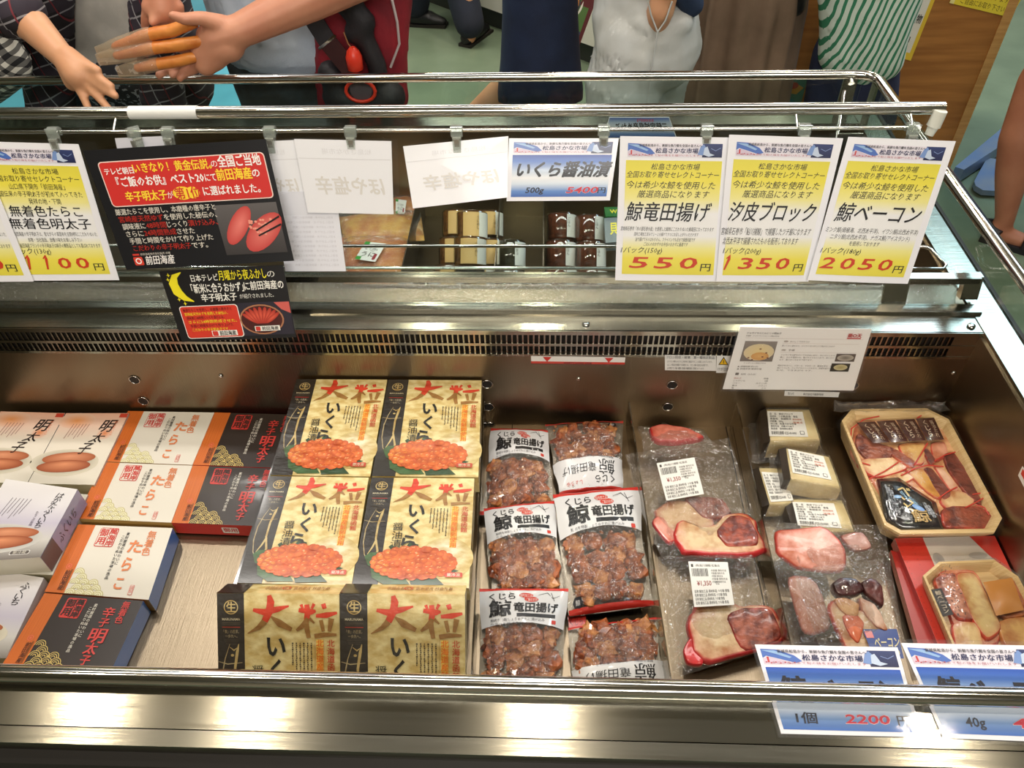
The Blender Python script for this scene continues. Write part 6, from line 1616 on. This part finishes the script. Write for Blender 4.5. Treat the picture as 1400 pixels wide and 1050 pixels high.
# back of the hand, thumb on top of the cakes, fingers curled under them
for a_, b_, r0, r1 in ((w1, P3(290, 52, 1.510), .031, .030), (w1, P3(290, 78, 1.510), .030, .028), (P3(290, 52, 1.510), P3(282, 88, 1.500), .030, .022), (P3(312, 62, 1.515), P3(280, 72, 1.505), .032, .026)): cone(b, a_, b_, r0, r1, SKIN2)
fingers(b, [([P3(302, 34, 1.510), P3(276, 25, 1.490), P3(252, 26, 1.475), P3(236, 21, 1.472)], [.020, .0135, .0115, .0085]),
            ([P3(278, 58, 1.505), P3(268, 64, 1.530), P3(246, 66, 1.555)], [.0125, .0115, .010]),
            ([P3(279, 72, 1.500), P3(264, 86, 1.515), P3(243, 96, 1.530), P3(236, 103, 1.515)], [.013, .0115, .010, .008]),
            ([P3(279, 80, 1.500), P3(265, 94, 1.505), P3(251, 100, 1.505), P3(246, 107, 1.495)], [.013, .0115, .010, .008]),
            ([P3(272, 84, 1.505), P3(250, 92, 1.527), P3(226, 96, 1.535), P3(217, 103, 1.520)], [.012, .011, .010, .008])], SKIN2)
# other hand coming down from above
w2 = P3(222, -12, 1.555)
chain(b, [base+Vector((-.20, 0, 1.36)), Vector((-.80, 1.72, 1.18)), w2], [.055, .046, .030], SKIN2)
cone(b, w2, P3(222, 12, 1.540), .030, .026, SKIN2); cone(b, w2, P3(208, 10, 1.540), .026, .020, SKIN2)
fingers(b, [([P3(204, 8, 1.540), P3(200, 24, 1.540), P3(198, 36, 1.545)], [.012, .0105, .008]), ([P3(216, 14, 1.530), P3(212, 26, 1.520), P3(209, 30, 1.515)], [.0135, .011, .009]),
            ([P3(226, 14, 1.545), P3(222, 32, 1.545), P3(218, 44, 1.555)], [.012, .0105, .008]), ([P3(236, 12, 1.545), P3(236, 30, 1.545), P3(232, 44, 1.555)], [.012, .0105, .008]), ([P3(244, 8, 1.550), P3(246, 24, 1.555), P3(244, 36, 1.560)], [.011, .0095, .0075])], SKIN2)
for x in (-.66, -.49): chain(b, [(x, 1.86, .90), (x, 1.85, .50), (x, 1.87, .10)], [.08, .06, .045], SKIN2)
melt(b, 'body', e, .0042, SKIN2, 5); melt(hr, 'hair', e, .012, HAIR, 3)
t = MB(); torso(base+Vector((-.003, -.01, 0)), sd, f, .875, 1.40, .185, .21, .125, SKIN, t)
cone(t, base+Vector((.19, 0, 1.38)), base+Vector((.25, -.06, 1.22)), .085, .075, SKIN); cone(t, base+Vector((-.19, 0, 1.38)), base+Vector((-.24, -.05, 1.24)), .085, .075, SKIN)
melt(t, 'tee_shirt', e, .011, cloth('pale_blue_tee', (196, 208, 224), (182, 194, 212)), 4, wr=(.016, 7, 3.2))
t = MB(); torso(base, sd, f, .74, .86, .165, .16, .11, SKIN, t)
for x in (-.66, -.49): chain(t, [(x, 1.86, .80), (x, 1.85, .50), (x, 1.87, .09)], [.105, .08, .062], SKIN)
melt(t, 'trousers', e, .013, cloth('washed_denim', (62, 70, 76), (44, 48, 48), 20), 4, wr=(.006, 10, 8))
for x in (-.66, -.49): shoe(e, (x, 1.90, 0), (x, 1.66, 0), pm('shoe_grey', (0, 0, 0)))
RBK = cloth('red_bag', (150, 30, 44), (120, 22, 36), 14, .6); BBK = cloth('black_bag', (34, 30, 34), (24, 22, 26), 20, .6)
# bag
g = empty('shoulder_bag', P3(500, 60, 1.78), 'red and black backpack hanging at the side of the person in the pale blue tee', 'bag')
t = MB()
for s_ in (-1, -.4, .4, 1): cone(t, P3(492+38*s_, -60, 1.76), P3(494+32*s_, 150, 1.76), .055, .050, RBK)
cone(t, P3(470, 130, 1.74), P3(530, 130, 1.74), .05, .05, RBK)
melt(t, 'bag_body', g, .011, RBK, 4, wr=(.004, 14, 10))
t = MB()
for pts, r in ((((478, -60), (484, 20), (516, 90), (520, 150)), .022), (((462, 132), (500, 146), (534, 132)), .036), (((452, 100), (470, 140)), .03), (((468, 0), (498, 30), (486, 44)), .026)):
    chain(t, [P3(a_, b_, 1.690) for a_, b_ in pts], [r]*len(pts), BBK)
melt(t, 'black_panel', g, .010, BBK, 3)
t = MB(); pts = [P3(a_, b_, 1.692) for a_, b_ in ((536, 0), (543, 30), (546, 60), (534, 92))]; t.tube(pts, .003, pm('reflective_piping', (190, 176, 176), .4), 6); t.build('piping', g, pts[0])
t = MB(); c = P3(484, 80, 1.66); t.lathe(c-Vector((0, 0, .026)), (0, 0, 1), [(0, .010), (.004, .017), (.03, .0175), (.042, .013), (.05, .006)], pm('orange_bottle_top', (236, 62, 40), .35), 16)
t.tube([c+Vector((0, 0, .02)), P3(476, 60, 1.665), P3(470, 44, 1.67)], .0015, pm('cord', (150, 100, 60), .7), 5)
t.build('red_charm', g, c)
t = MB(); c = P3(494, 122, 1.655); t.tube([c+Vector((.032*math.cos(k*math.pi/8), -.01, .024*math.sin(k*math.pi/8))) for k in range(17)], .004, pm('orange_bottle_top', (0, 0, 0)), 6)
t.lathe(c+Vector((0, .006, 0)), (0, -1, 0), [(0, .028), (.012, .024)], pm('grey_mesh', (92, 80, 88), .6), 16)
t.build('round_badge', g, c)
t = MB(); A = P3(398, -20, 1.685); B = P3(448, 58, 1.665); Cc = P3(482, 100, 1.665)
for (a_, b_, m_) in ((A, B, BBK), (B, Cc, cloth('brown_strap', (70, 34, 34)))):
    d = (b_-a_).normalized(); n = d.cross(Vector((0, -1, 0))).normalized()*.020
    t.hexa([a_+n, b_+n, b_-n, a_-n], .004, m_, n=Vector((0, -1, 0)))
t.hexa([B+Vector((-.022, -.004, -.010)), B+Vector((.018, -.004, .018)), B+Vector((.021, -.004, .013)), B+Vector((-.019, -.004, -.015))], .003, CHROME, n=Vector((0, -1, 0)))
t.build('strap', g, A)
# three bagged fish cakes in the hand
CK = pm('fried_fish_cake', (222, 140, 62), .45, coat=.25, noise_col=((196, 104, 40), 26), bump=(60, .4), sss=.08)
PBG = glassy('translucent_bag', (244, 238, 228), .12, .05, bump=(60, .8), white=((246, 226, 196), .16))
for k, (pts, r, lab) in enumerate(((((264, 31), (235, 42), (200, 48), (158, 64)), .0125, 'topmost of three orange fish cakes in a clear bag, held in a hand'), (((276, 56), (240, 62), (205, 66), (160, 76)), .0125, 'middle one of three orange fish cakes in a clear bag'), (((266, 78), (240, 84), (212, 88), (188, 93)), .0120, 'lowest of three orange fish cakes in a clear bag'))):
    yy = (1.500, 1.493, 1.490)[k]
    P_ = [P3(a_, b_, yy-.004*i) for i, (a_, b_) in enumerate(pts)]
    e2 = empty('fish_cake', P_[2], lab, 'food', 'bagged fish cakes in the hand')
    t = MB(); chain(t, P_, [r*.9, r, r, r*.7], CK); melt(t, 'cake', e2, .004, CK, 4, wr=(.0012, 40, 40))
    t = MB(); tl = P_[-1]+(P_[-1]-P_[-2]).normalized()*.022
    ln = [P_[1].lerp(P_[2], .8), P_[2], P_[3], tl, tl+Vector((-.02, 0, -.004))]
    vs = []
    for i, p in enumerate(ln):
        hgt = (r*1.08, r*1.15, r*1.3, r*1.1, r*.9)[i]
        for a in range(10):
            an = 2*math.pi*a/10; sq = (1, 1, .8, .25, .06)[i]
            vs.append(p+Vector((0, math.sin(an)*hgt*sq, math.cos(an)*hgt*(1+.1*noise.noise(Vector((i, a, k)))))))
    t.add(vs, [(i*10+a, i*10+(a+1) % 10, (i+1)*10+(a+1) % 10, (i+1)*10+a) for i in range(4) for a in range(10)], PBG, smooth=True)
    t.build('clear_bag', e2, P_[2])
# ---- far walker in dark jeans
def jeans_walker():
    h1_, t1_ = az(562, 34, .0), az(606, 36, .0); h2_, t2_ = az(634, 62, .0), az(664, 44, .0)
    cx_ = (h1_.x+h2_.x)/2; cy_ = (h1_.y+h2_.y)/2+.05
    e = person(cx_, cy_, 'person in dark jeans and black clogs walking on the green floor, far back')
    base = Vector((cx_, cy_, 0)); b = MB(); hr = MB(); head(b, hr, base+Vector((0, 0, 1.6)), (1, 0, 0)); torso(base, Vector((0, 1, 0)), f, 1.0, 1.36, .16, .18, .10, SKIN, b); chain(b, [base+Vector((0, 0, 1.4)), base+Vector((0, 0, 1.5))], [.06, .05], SKIN)
    for s_ in (-1, 1): chain(b, [base+Vector((0, .19*s_, 1.36)), base+Vector((.02, .23*s_, 1.1)), base+Vector((.10, .22*s_, .88))], [.045, .038, .026], SKIN)
    chain(b, [base+Vector((0, 0, 1.0)), h1_+Vector((.03, 0, .4)), h1_+Vector((.03, 0, .04))], [.08, .045, .035], SKIN); chain(b, [base+Vector((0, 0, 1.0)), h2_+Vector((.03, 0, .4)), h2_+Vector((.03, 0, .04))], [.08, .045, .035], SKIN)
    melt(b, 'body', e, .012, SKIN, 3); melt(hr, 'hair', e, .014, HAIR, 2)
    t = MB(); torso(base, Vector((0, 1, 0)), f, .92, 1.38, .18, .2, .12, SKIN, t); melt(t, 'shirt', e, .015, cloth('dark_shirt', (40, 44, 52)), 3)
    t = MB()
    for h_, s_ in ((h1_, -1), (h2_, 1)): chain(t, [base+Vector((0, .08*s_, .92)), (base+Vector((.02, .08*s_, .5))+h_+Vector((0, 0, .5)))*.5+Vector((0, 0, 0)), h_+Vector((.035, 0, .11))], [.12, .09, .075], SKIN)
    melt(t, 'jeans', e, .012, cloth('dark_jeans', (28, 34, 50)), 3)
    BS = pm('black_clog', (22, 22, 24), .4)
    shoe(e, h1_+Vector((.02, 0, 0)), t1_, BS); shoe(e, h2_+Vector((.02, 0, 0)), t2_, BS)
jeans_walker()
# ---- navy dress
e = person(*P3(740, 90, 2.32).xy, 'person in a knee length navy dress with bare legs')
DN = cloth('navy_dress', (26, 38, 66), (20, 30, 54), 10)
c0 = P3(738, 60, 2.32); base = Vector((c0.x, 2.32, 0))
b = MB(); hr = MB(); head(b, hr, base+Vector((0, 0, 1.5)), (0, 1, 0)); chain(b, [base+Vector((0, 0, 1.25)), base+Vector((0, 0, 1.4))], [.055, .05], SKIN)
for s_ in (-1, 1): chain(b, [base+Vector((.11*s_, 0, 1.24)), base+Vector((.12*s_, .16, 1.08)), base+Vector((.06*s_, .30, 1.12))], [.04, .034, .022], SKIN)
k1 = P3(718, 96, 2.32); k2 = P3(655, 158, 2.42); k3 = P3(618, 196, 2.62); k3.z = max(k3.z, .06)
chain(b, [base+Vector((0, 0, .8)), k1, k2, Vector((k2.x-.10, k2.y+.12, .08))], [.055, .050, .048, .032], SKIN)
chain(b, [base+Vector((.02, 0, .8)), P3(728, 128, 2.30), P3(722, 190, 2.32), Vector((base.x-.03, 2.36, .07))], [.055, .050, .046, .032], SKIN)
melt(b, 'body', e, .009, SKIN, 4); melt(hr, 'hair', e, .012, HAIR, 3)
t = MB(); rr = []
# skirt as a folded lathe
prof = [(1.30, .10, .08), (1.12, .105, .09), (.98, .098, .09), (.86, .104, .10), (.72, .108, .105), (.60, .118, .11), (.525, .130, .115), (.500, .130, .112), (.49, .11, .10)]
seg = 40
for z, rx, ry in prof:
    for k in range(seg):
        a = 2*math.pi*k/seg; fd = 1+.035*math.sin(a*5+z*3)*max(0, (1.0-z))
        rr.append(Vector((base.x+rx*fd*math.cos(a), base.y+ry*fd*math.sin(a), z-(.02 if z < .55 else 0)*math.cos(2*a))))
t.add(rr, [(j*seg+k, (j+1)*seg+k, (j+1)*seg+(k+1) % seg, j*seg+(k+1) % seg) for j in range(len(prof)-1) for k in range(seg)]+[tuple(range(seg))], DN, smooth=True)
t.build('navy_dress', e, base)
for (x, y) in ((k2.x-.10, k2.y+.12), (base.x-.03, 2.36)): shoe(e, (x, y-.02, 0), (x, y+.16, 0), pm('shoe_dark', (40, 36, 38), .5))
# ---- pale trousers, hand in pocket
c0 = P3(884, 50, 2.08); e = person(c0.x, 2.10, 'person in pale grey trousers and a black top, one hand in the pocket')
base = Vector((c0.x, 2.10, 0)); PT = pm('pale_trousers', (196, 198, 196), .8, noise_col=((184, 184, 178), 9), bump=(200, .15))
b = MB(); hr = MB(); head(b, hr, base+Vector((0, 0, 1.62)), (-1, 0, 0)); chain(b, [base+Vector((0, 0, 1.38)), base+Vector((0, 0, 1.52))], [.06, .055], SKIN)
torso(base, Vector((0, 1, 0)), f, 1.05, 1.35, .15, .18, .10, SKIN, b)
chain(b, [base+Vector((0, -.19, 1.36)), base+Vector((.07, -.24, 1.12)), P3(910, -8, 1.965), P3(903, 14, 1.965), P3(896, 40, 1.985)], [.045, .04, .030, .034, .026], SKIN)
for q_ in (-8, 0, 8): chain(b, [P3(900+q_, 24, 1.97), P3(896+q_*.8, 46, 1.99)], [.012, .009], SKIN)
chain(b, [base+Vector((0, .19, 1.36)), base+Vector((0, .22, 1.1)), base+Vector((-.12, .20, .95))], [.045, .038, .026], SKIN)
for y in (2.04, 2.2): chain(b, [base+Vector((0, 0, 1.1)), (base.x, y, .5), (base.x, y+.0, .08)], [.08, .045, .035], SKIN)
melt(b, 'body', e, .008, SKIN, 4); melt(hr, 'hair', e, .012, HAIR, 3)
t = MB()
cone(t, P3(872, 12, 2.10), P3(880, 60, 2.08), .115, .128, PT); cone(t, P3(895, 30, 2.06), P3(900, 66, 2.06), .108, .112, PT); cone(t, P3(856, 30, 2.08), P3(862, 70, 2.06), .09, .098, PT)
chain(t, [P3(868, 70, 2.04), P3(850, 130, 2.02), P3(842, 190, 2.02), (base.x-.06, 2.03, .35), (base.x-.05, 2.04, .10)], [.112, .100, .09, .07, .062], PT)
chain(t, [P3(895, 70, 2.14), P3(890, 130, 2.18), (base.x+.0, 2.2, .4), (base.x+.04, 2.22, .10)], [.112, .098, .072, .062], PT)
cone(t, P3(889, 50, 1.985), P3(880, 30, 1.99), .034, .038, PT); cone(t, P3(906, 52, 1.985), P3(930, 30, 1.99), .03, .03, PT)
ob = melt(t, 'trousers', e, .009, PT, 4, wr=(.009, 6, 13))
# pocket seam and creases as ridges
t = MB()
for pts in (((886, 2), (890, 20), (899, 44)), ((919, 2), (910, 28), (899, 44)), ((899, 44), (893, 80), (886, 140))): t.tube([P3(a_, b_, 1.925+.0*i) for i, (a_, b_) in enumerate(pts)], .0022, PT, 6)
t.build('pocket_seam', e, base)
t = MB(); torso(base, Vector((0, 1, 0)), f, .985, 1.38, .16, .2, .125, SKIN, t); cone(t, base+Vector((0, -.19, 1.36)), base+Vector((.05, -.23, 1.18)), .07, .065, SKIN)
melt(t, 'black_top', e, .012, cloth('black_top', (30, 32, 30)), 4)
t = MB(); cone(t, P3(932, -14, 1.98), P3(946, 6, 2.0), .03, .03, SKIN); melt(t, 'blue_bag_corner', e, .008, cloth('blue_bag', (40, 58, 88)), 2)
for y in (2.04, 2.22): shoe(e, (base.x+.06, y, 0), (base.x-.14, y, 0), pm('shoe_dark', (0, 0, 0)))
# ---- long brown skirt
c0 = P3(1012, 60, 2.45); e = person(c0.x, 2.45, 'person in a long pleated brown skirt, carrying a black bag')
base = Vector((c0.x, 2.45, 0)); BR_ = cloth('brown_skirt', (128, 104, 84), (104, 84, 66), 6)
b = MB(); hr = MB(); head(b, hr, base+Vector((0, 0, 1.54)), (0, 1, 0)); chain(b, [base+Vector((0, 0, 1.25)), base+Vector((0, 0, 1.45))], [.055, .05], SKIN); torso(base, sd, f, 1.0, 1.25, .12, .15, .09, SKIN, b)
for s_ in (-1, 1): chain(b, [base+Vector((.17*s_, 0, 1.28)), base+Vector((.16*s_, .14, 1.10)), base+Vector((.08*s_, .19, 1.15))], [.04, .034, .024], SKIN)
for x in (-.08, .08): chain(b, [base+Vector((x, 0, 1.02)), base+Vector((x, 0, .5)), base+Vector((x, 0, .07))], [.08, .05, .035], SKIN)
melt(b, 'body', e, .011, SKIN, 4); melt(hr, 'hair', e, .012, HAIR, 3)
t = MB(); vs = []; seg = 96; prof = [(1.04, .12), (.95, .135), (.85, .15), (.7, .165), (.5, .170), (.3, .178), (.16, .182)]
for z, r in prof:
    for k in range(seg):
        a = 2*math.pi*k/seg; fd = 1+.075*math.sin(a*13+math.sin(z*5+a)*.6)*min(1, (1.08-z)*2.2); vs.append(Vector((base.x+r*fd*math.cos(a), base.y+r*fd*.85*math.sin(a), z)))
t.add(vs, [(j*seg+k, (j+1)*seg+k, (j+1)*seg+(k+1) % seg, j*seg+(k+1) % seg) for j in range(len(prof)-1) for k in range(seg)]+[tuple(range(seg))], BR_, smooth=True); t.build('pleated_skirt', e, base)
t = MB(); torso(base, sd, f, .98, 1.32, .15, .18, .11, SKIN, t); melt(t, 'blouse', e, .014, cloth('beige_blouse', (190, 176, 156)), 3)
for x in (-.08, .08): shoe(e, base+Vector((x, -.06, 0)), base+Vector((x, .12, 0)), pm('shoe_dark', (0, 0, 0)))
t = MB(); cone(t, P3(1072, -30, 2.38), P3(1086, 6, 2.38), .05, .035, SKIN); cone(t, P3(1095, -20, 2.38), P3(1084, 8, 2.38), .03, .03, SKIN); g = empty('handbag', P3(1082, -10, 2.38), 'black handbag at the top, right of the long brown skirt', 'bag'); melt(t, 'bag_body', g, .010, cloth('black_leather', (24, 24, 26), None, 8, .4), 3)
# ---- green striped blouse
c0 = P3(1180, 50, 2.30); e = person(c0.x, 2.32, 'person in a green and white striped blouse and navy skirt')
base = Vector((c0.x, 2.32, 0))
b = MB(); hr = MB(); head(b, hr, base+Vector((.04, 0, 1.52)), (0, 1, 0)); chain(b, [base+Vector((.03, 0, 1.2)), base+Vector((.04, 0, 1.42))], [.055, .05], SKIN)
for x in (-.03, .07): chain(b, [base+Vector((.02, 0, 1.2)), base+Vector((x, 0, .8)), base+Vector((x, 0, .6)), base+Vector((x, 0, .36)), base+Vector((x, 0, .07))], [.06, .06, .055, .046, .034], SKIN)
for s_ in (-1, 1): chain(b, [base+Vector((.04+.15*s_, 0, 1.24)), base+Vector((.04+.15*s_, .18, 1.10)), base+Vector((.03+.08*s_, .32, 1.2))], [.04, .034, .022], SKIN)
melt(b, 'body', e, .010, SKIN, 4); melt(hr, 'hair', e, .012, HAIR, 3)
ST = patt('green_stripes', 'stripes', (206, 218, 206), (52, 126, 92), sc=52, rot=-.18)
t = MB()
for (a_, b_, r0, r1) in (((1160, -60), (1150, 74), .075, .062), ((1190, -60), (1180, 82), .09, .068), ((1222, -60), (1205, 80), .085, .062), ((1240, -50), (1232, 20), .065, .045), ((1150, -20), (1142, 72), .05, .050)): cone(t, P3(*a_, 2.26), P3(*b_, 2.27), r0, r1, SKIN)
torso(base+Vector((.02, 0, 0)), sd, f, .95, 1.25, .15, .18, .10, SKIN, t)
melt(t, 'striped_blouse', e, .010, ST, 4, wr=(.010, 12, 3))
t = MB()
for (a_, b_, r0, r1) in (((1158, 60), (1150, 160), .085, .095), ((1190, 60), (1182, 160), .085, .095), ((1140, 70), (1128, 160), .06, .07)): cone(t, P3(*a_, 2.31), P3(*b_, 2.33), r0, r1, SKIN)
melt(t, 'navy_skirt', e, .012, cloth('navy_skirt', (34, 40, 70), (26, 32, 58)), 4, wr=(.006, 12, 3))
for x in (-.03, .07): shoe(e, base+Vector((x, -.04, 0)), base+Vector((x, .14, 0)), pm('shoe_dark', (0, 0, 0)))
# ---- bare legs with dark sandals at the right edge
an = az(1374, 300, .085); hl = az(1366, 316, 0.0); e = person(an.x+.02, an.y, 'bare legged person in dark sandals at the right edge')
b = MB(); hr = MB()
kn = P3(1420, 110, an.y+.10); 
chain(b, [an+Vector((0, 0, -.03)), an, an.lerp(kn, .35)+Vector((-.012, 0, 0)), an.lerp(kn, .6)+Vector((-.016, 0, 0)), kn, kn+Vector((.10, -.02, .40))], [.032, .030, .050, .058, .056, .085], SKIN3)
tw = az(1420, 335, 0.03); chain(b, [an+Vector((-.012, 0, -.045)), an.lerp(tw, .5)+Vector((0, 0, -.03)), tw], [.030, .028, .022], SKIN3)
for k in range(5): cone(b, tw+Vector((-.0, .02-.012*k, -.004)), tw+Vector((.03, .022-.014*k, -.010)), .010-.001*k, .008-.0008*k, SKIN3)
a2 = an+Vector((.26, -.30, 0)); k2_ = kn+Vector((.14, -.14, -.02))
chain(b, [a2-Vector((0, 0, .03)), a2, k2_, kn+Vector((.22, -.12, .40))], [.032, .030, .056, .085], SKIN3); t2 = a2+Vector((.13, -.02, -.05)); cone(b, a2-Vector((0, 0, .045)), t2, .03, .022, SKIN3)
hp = Vector((kn.x+.16, kn.y-.07, .88)); torso(hp-Vector((0, 0, .88)), Vector((0, 1, 0)), f, .88, 1.34, .15, .18, .10, SKIN3, b)
chain(b, [hp+Vector((0, 0, .48)), hp+Vector((0, 0, .60))], [.055, .05], SKIN3); head(b, hr, hp+Vector((0, 0, .70)), (1, 0, 0))
for s_ in (-1, 1): chain(b, [hp+Vector((0, .19*s_, .46)), hp+Vector((0, .23*s_, .22)), hp+Vector((.1, .22*s_, .06))], [.045, .036, .024], SKIN3)
melt(b, 'body', e, .009, SKIN3, 4); melt(hr, 'hair', e, .012, HAIR, 3)
t = MB(); torso(hp-Vector((0, 0, .88)), Vector((0, 1, 0)), f, .66, .90, .19, .17, .14, SKIN3, t); melt(t, 'shorts', e, .014, cloth('blue_shorts', (56, 74, 110)), 3)
t = MB(); torso(hp-Vector((0, 0, .88)), Vector((0, 1, 0)), f, .88, 1.36, .17, .20, .125, SKIN3, t); melt(t, 'top', e, .014, cloth('navy_top', (44, 52, 74)), 3)
SN = pm('dark_sandal', (24, 22, 28), .5)
for A_, T_ in ((an, tw), (a2, t2)):
    t = MB(); d = Vector((T_.x-A_.x, T_.y-A_.y, 0)).normalized(); n = Vector((-d.y, d.x, 0)); h_ = Vector((A_.x, A_.y, 0))-d*.045; q_ = Vector((T_.x, T_.y, 0))+d*.05
    t.hexa([h_+n*.034+Vector((0, 0, .022)), q_+n*.04+Vector((0, 0, .018)), q_-n*.04+Vector((0, 0, .018)), h_-n*.034+Vector((0, 0, .022))], .020, SN, n=Vector((0, 0, 1)))
    for k in (0.0, .09):
        cc = h_+d*(.04+k); t.tube([cc+n*.036*math.cos(a*math.pi/8)+Vector((0, 0, .02+.052*math.sin(a*math.pi/8))) for a in range(9)], .009, SN, 6)
    cc = h_; t.tube([h_+d*.05+n*.036+Vector((0, 0, .05)), h_-d*.004+Vector((0, 0, .062)), h_+d*.05-n*.036+Vector((0, 0, .05))], .012, SN, 6)
    t.build('sandal', e, h_)
# ================================================================ BACKGROUND THINGS
WOODO = pm('orange_wood_panel', (176, 118, 56), .55, noise_col=((150, 96, 42), 3, (1, 1, 12)), bump=(40, .1, (1, 1, 20)))
TRIMW = pm('light_wood_edge', (206, 156, 92), .5, noise_col=((190, 138, 76), 8, (1, 1, 12)))
br = az(1302, 232, 0.0)
e = empty('wooden_counter', (br.x-.5, br.y+.2, 0), 'tall orange wood counter front behind the shoppers on the right', 'counter')
mb = MB(); mb.box((br.x-1.0, br.y, 0), (br.x-.045, br.y+.5, 1.3), WOODO); mb.build('counter_panel', e, (br.x-.5, br.y, 0))
mb = MB(); mb.box((br.x-.045, br.y-.004, 0), (br.x-.012, br.y+.5, 1.3), TRIMW); mb.build('edge_trim', e, (br.x, br.y, 0))
yc = br.y-.002
def wallposter(pts, W, H, fn, label, base, th=.004, rotfix=None):
    s = Sheet([ay(a_, b_, yc-.001) for a_, b_ in pts], W, H, mat=PRINT); s.hexa(s.q, .001, PRINT, base, n=s.n); fn(s); return own(s, 'wall_poster', label, 'poster')
def fn(s):
    s.rect(0, 0, 60, 90, C(232, 196, 60), 1); s.rect(5, 0, 54, 82, C(232, 228, 214), 2); s.rrect(7, 0, 42, 36, 4, C(226, 160, 40), 3); s.rrect(9, 0, 40, 34, 4, C(236, 200, 80), 4)
    s.text('お飲物', 28, 39, 49, INK, 4, w=24, bold=.03); s.text('食事', 22, 50, 59, INK, 4, w=14, bold=.03); s.text('1 5円', 18, 64, 71, C(70, 60, 50), 4, w=28); s.text('のみもの', 12, 73, 80, C(70, 60, 50), 4, w=30)
wallposter(((1232, -30), (1290, -30), (1245, 83), (1196, 70)), 60, 90, fn, 'yellow bordered drinks poster on the orange wood counter', C(232, 196, 60))
def fn(s):
    s.rect(0, 0, 90, 50, C(232, 210, 60), 1); s.rect(0, 0, 6, 50, C(238, 226, 150), 2)
    for k in range(3): s.text(('お買い得な商品を多数', 'ご用意しております', 'ご自由にお取り下さい')[k], 14, 8+14*k, 18+14*k, C(90, 70, 30), 2, w=62)
wallposter(((1312, -34), (1408, -22), (1382, 24), (1298, 4)), 90, 50, fn, 'yellow notice at the top edge of the orange wood counter', C(232, 210, 60))
def fn(s):
    s.rect(0, 0, 40, 30, C(84, 130, 110), 1); s.poly([(2, 6), (20, 2), (38, 8), (30, 14), (6, 12)], C(206, 150, 60), 2); s.disk(24, 6, 6, 3, C(180, 70, 50), 3); s.poly([(0, 30), (0, 20), (20, 16), (40, 24), (40, 30)], C(60, 130, 130), 2)
wallposter(((1064, 108), (1104, 108), (1092, 152), (1054, 152)), 40, 30, fn, 'small colourful picture board low down beside the brown skirt', C(84, 130, 110))
# far white counter with dark plinth
p0, p1 = az(640, 2, .10), az(822, 68, .10); d = (p1-p0).normalized(); n = Vector((-d.y, d.x, 0)); n = n if n.y > 0 else -n
a_, b_ = p0-d*.5, p1+d*.15
def wallbox(a, b, z0, z1, th, mat):
    m_ = MB(); m_.hexa([Vector((a.x, a.y, z1)), Vector((b.x, b.y, z1)), Vector((b.x, b.y, z1))+n*th, Vector((a.x, a.y, z1))+n*th], z1-z0, mat, n=Vector((0, 0, 1))); return m_
e = empty('white_counter', (a_.lerp(b_, .5).x, a_.lerp(b_, .5).y, 0), 'white sales counter with dark plinth in the far background', 'counter')
wallbox(a_, b_, .10, .85, .5, pm('white_laminate', (206, 206, 196), .5)).build('counter_front', e, a_)
wallbox(a_+n*.04, b_+n*.04, 0, .10, .4, pm('dark_plinth', (44, 48, 44), .6)).build('plinth', e, a_)
# leaning food picture board
q = [ay(752, -20, 2.95), ay(824, -20, 2.95), ay(785, 84, 2.93), ay(756, 84, 2.93)]
q = [ay(766, -60, 3.0), ay(830, -40, 3.0), ay(785, 82, 2.9), ay(742, 66, 2.9)]
s = Sheet(q, 60, 130, mat=PRINT); s.hexa(q, .012, PRINT, C(96, 30, 36), n=s.n)
s.rect(0, 0, 54, 130, C(84, 124, 62), 1); s.rect(0, 0, 44, 124, C(224, 222, 160), 2); s.rect(40, 90, 54, 130, C(44, 72, 110), 2)
s.disk(28, 56, 17, 22, C(236, 236, 226), 3, n=22); s.disk(28, 56, 13, 18, C(52, 60, 74), 4, n=22); s.disk(28, 56, 11, 15, C(206, 130, 56), 5, cc=C(226, 170, 80), n=18)
s.text('海鮮丼', 8, 92, 104, INK, 3, w=30, bold=.03)
own(s, 'menu_board', 'food picture board with a bowl, standing behind the navy dress', 'sign')
# blue grey step and slab lying at the right
BG = pm('blue_grey_metal', (134, 146, 160), .35, .2, noise_col=((104, 132, 172), 6))
pa = [az(a_, b_, .06) for a_, b_ in ((1306, 228), (1348, 193), (1400, 150), (1440, 120), (1440, 150), (1358, 206), (1318, 232))]
mb = MB(); nn = len(pa); mb.add(pa+[p-Vector((0, 0, .05)) for p in pa], [tuple(range(nn-1, -1, -1)), tuple(range(nn, 2*nn))]+[(i, (i+1) % nn, nn+(i+1) % nn, nn+i) for i in range(nn)], BG)
own(mb, 'metal_bar', 'long blue grey bar lying on the floor right of the orange wood counter', 'metal bar')
pa = [az(a_, b_, .03) for a_, b_ in ((1332, 248), (1336, 240), (1347, 220), (1354, 216), (1390, 222), (1378, 262), (1344, 260), (1334, 254))]
mb = MB(); nn = len(pa); mb.add(pa+[p-Vector((0, 0, .02)) for p in pa], [tuple(range(nn-1, -1, -1)), tuple(range(nn, 2*nn))]+[(i, (i+1) % nn, nn+(i+1) % nn, nn+i) for i in range(nn)], BG)
own(mb, 'metal_plate', 'rounded blue grey plate on the floor beside the bare leg', 'metal plate')
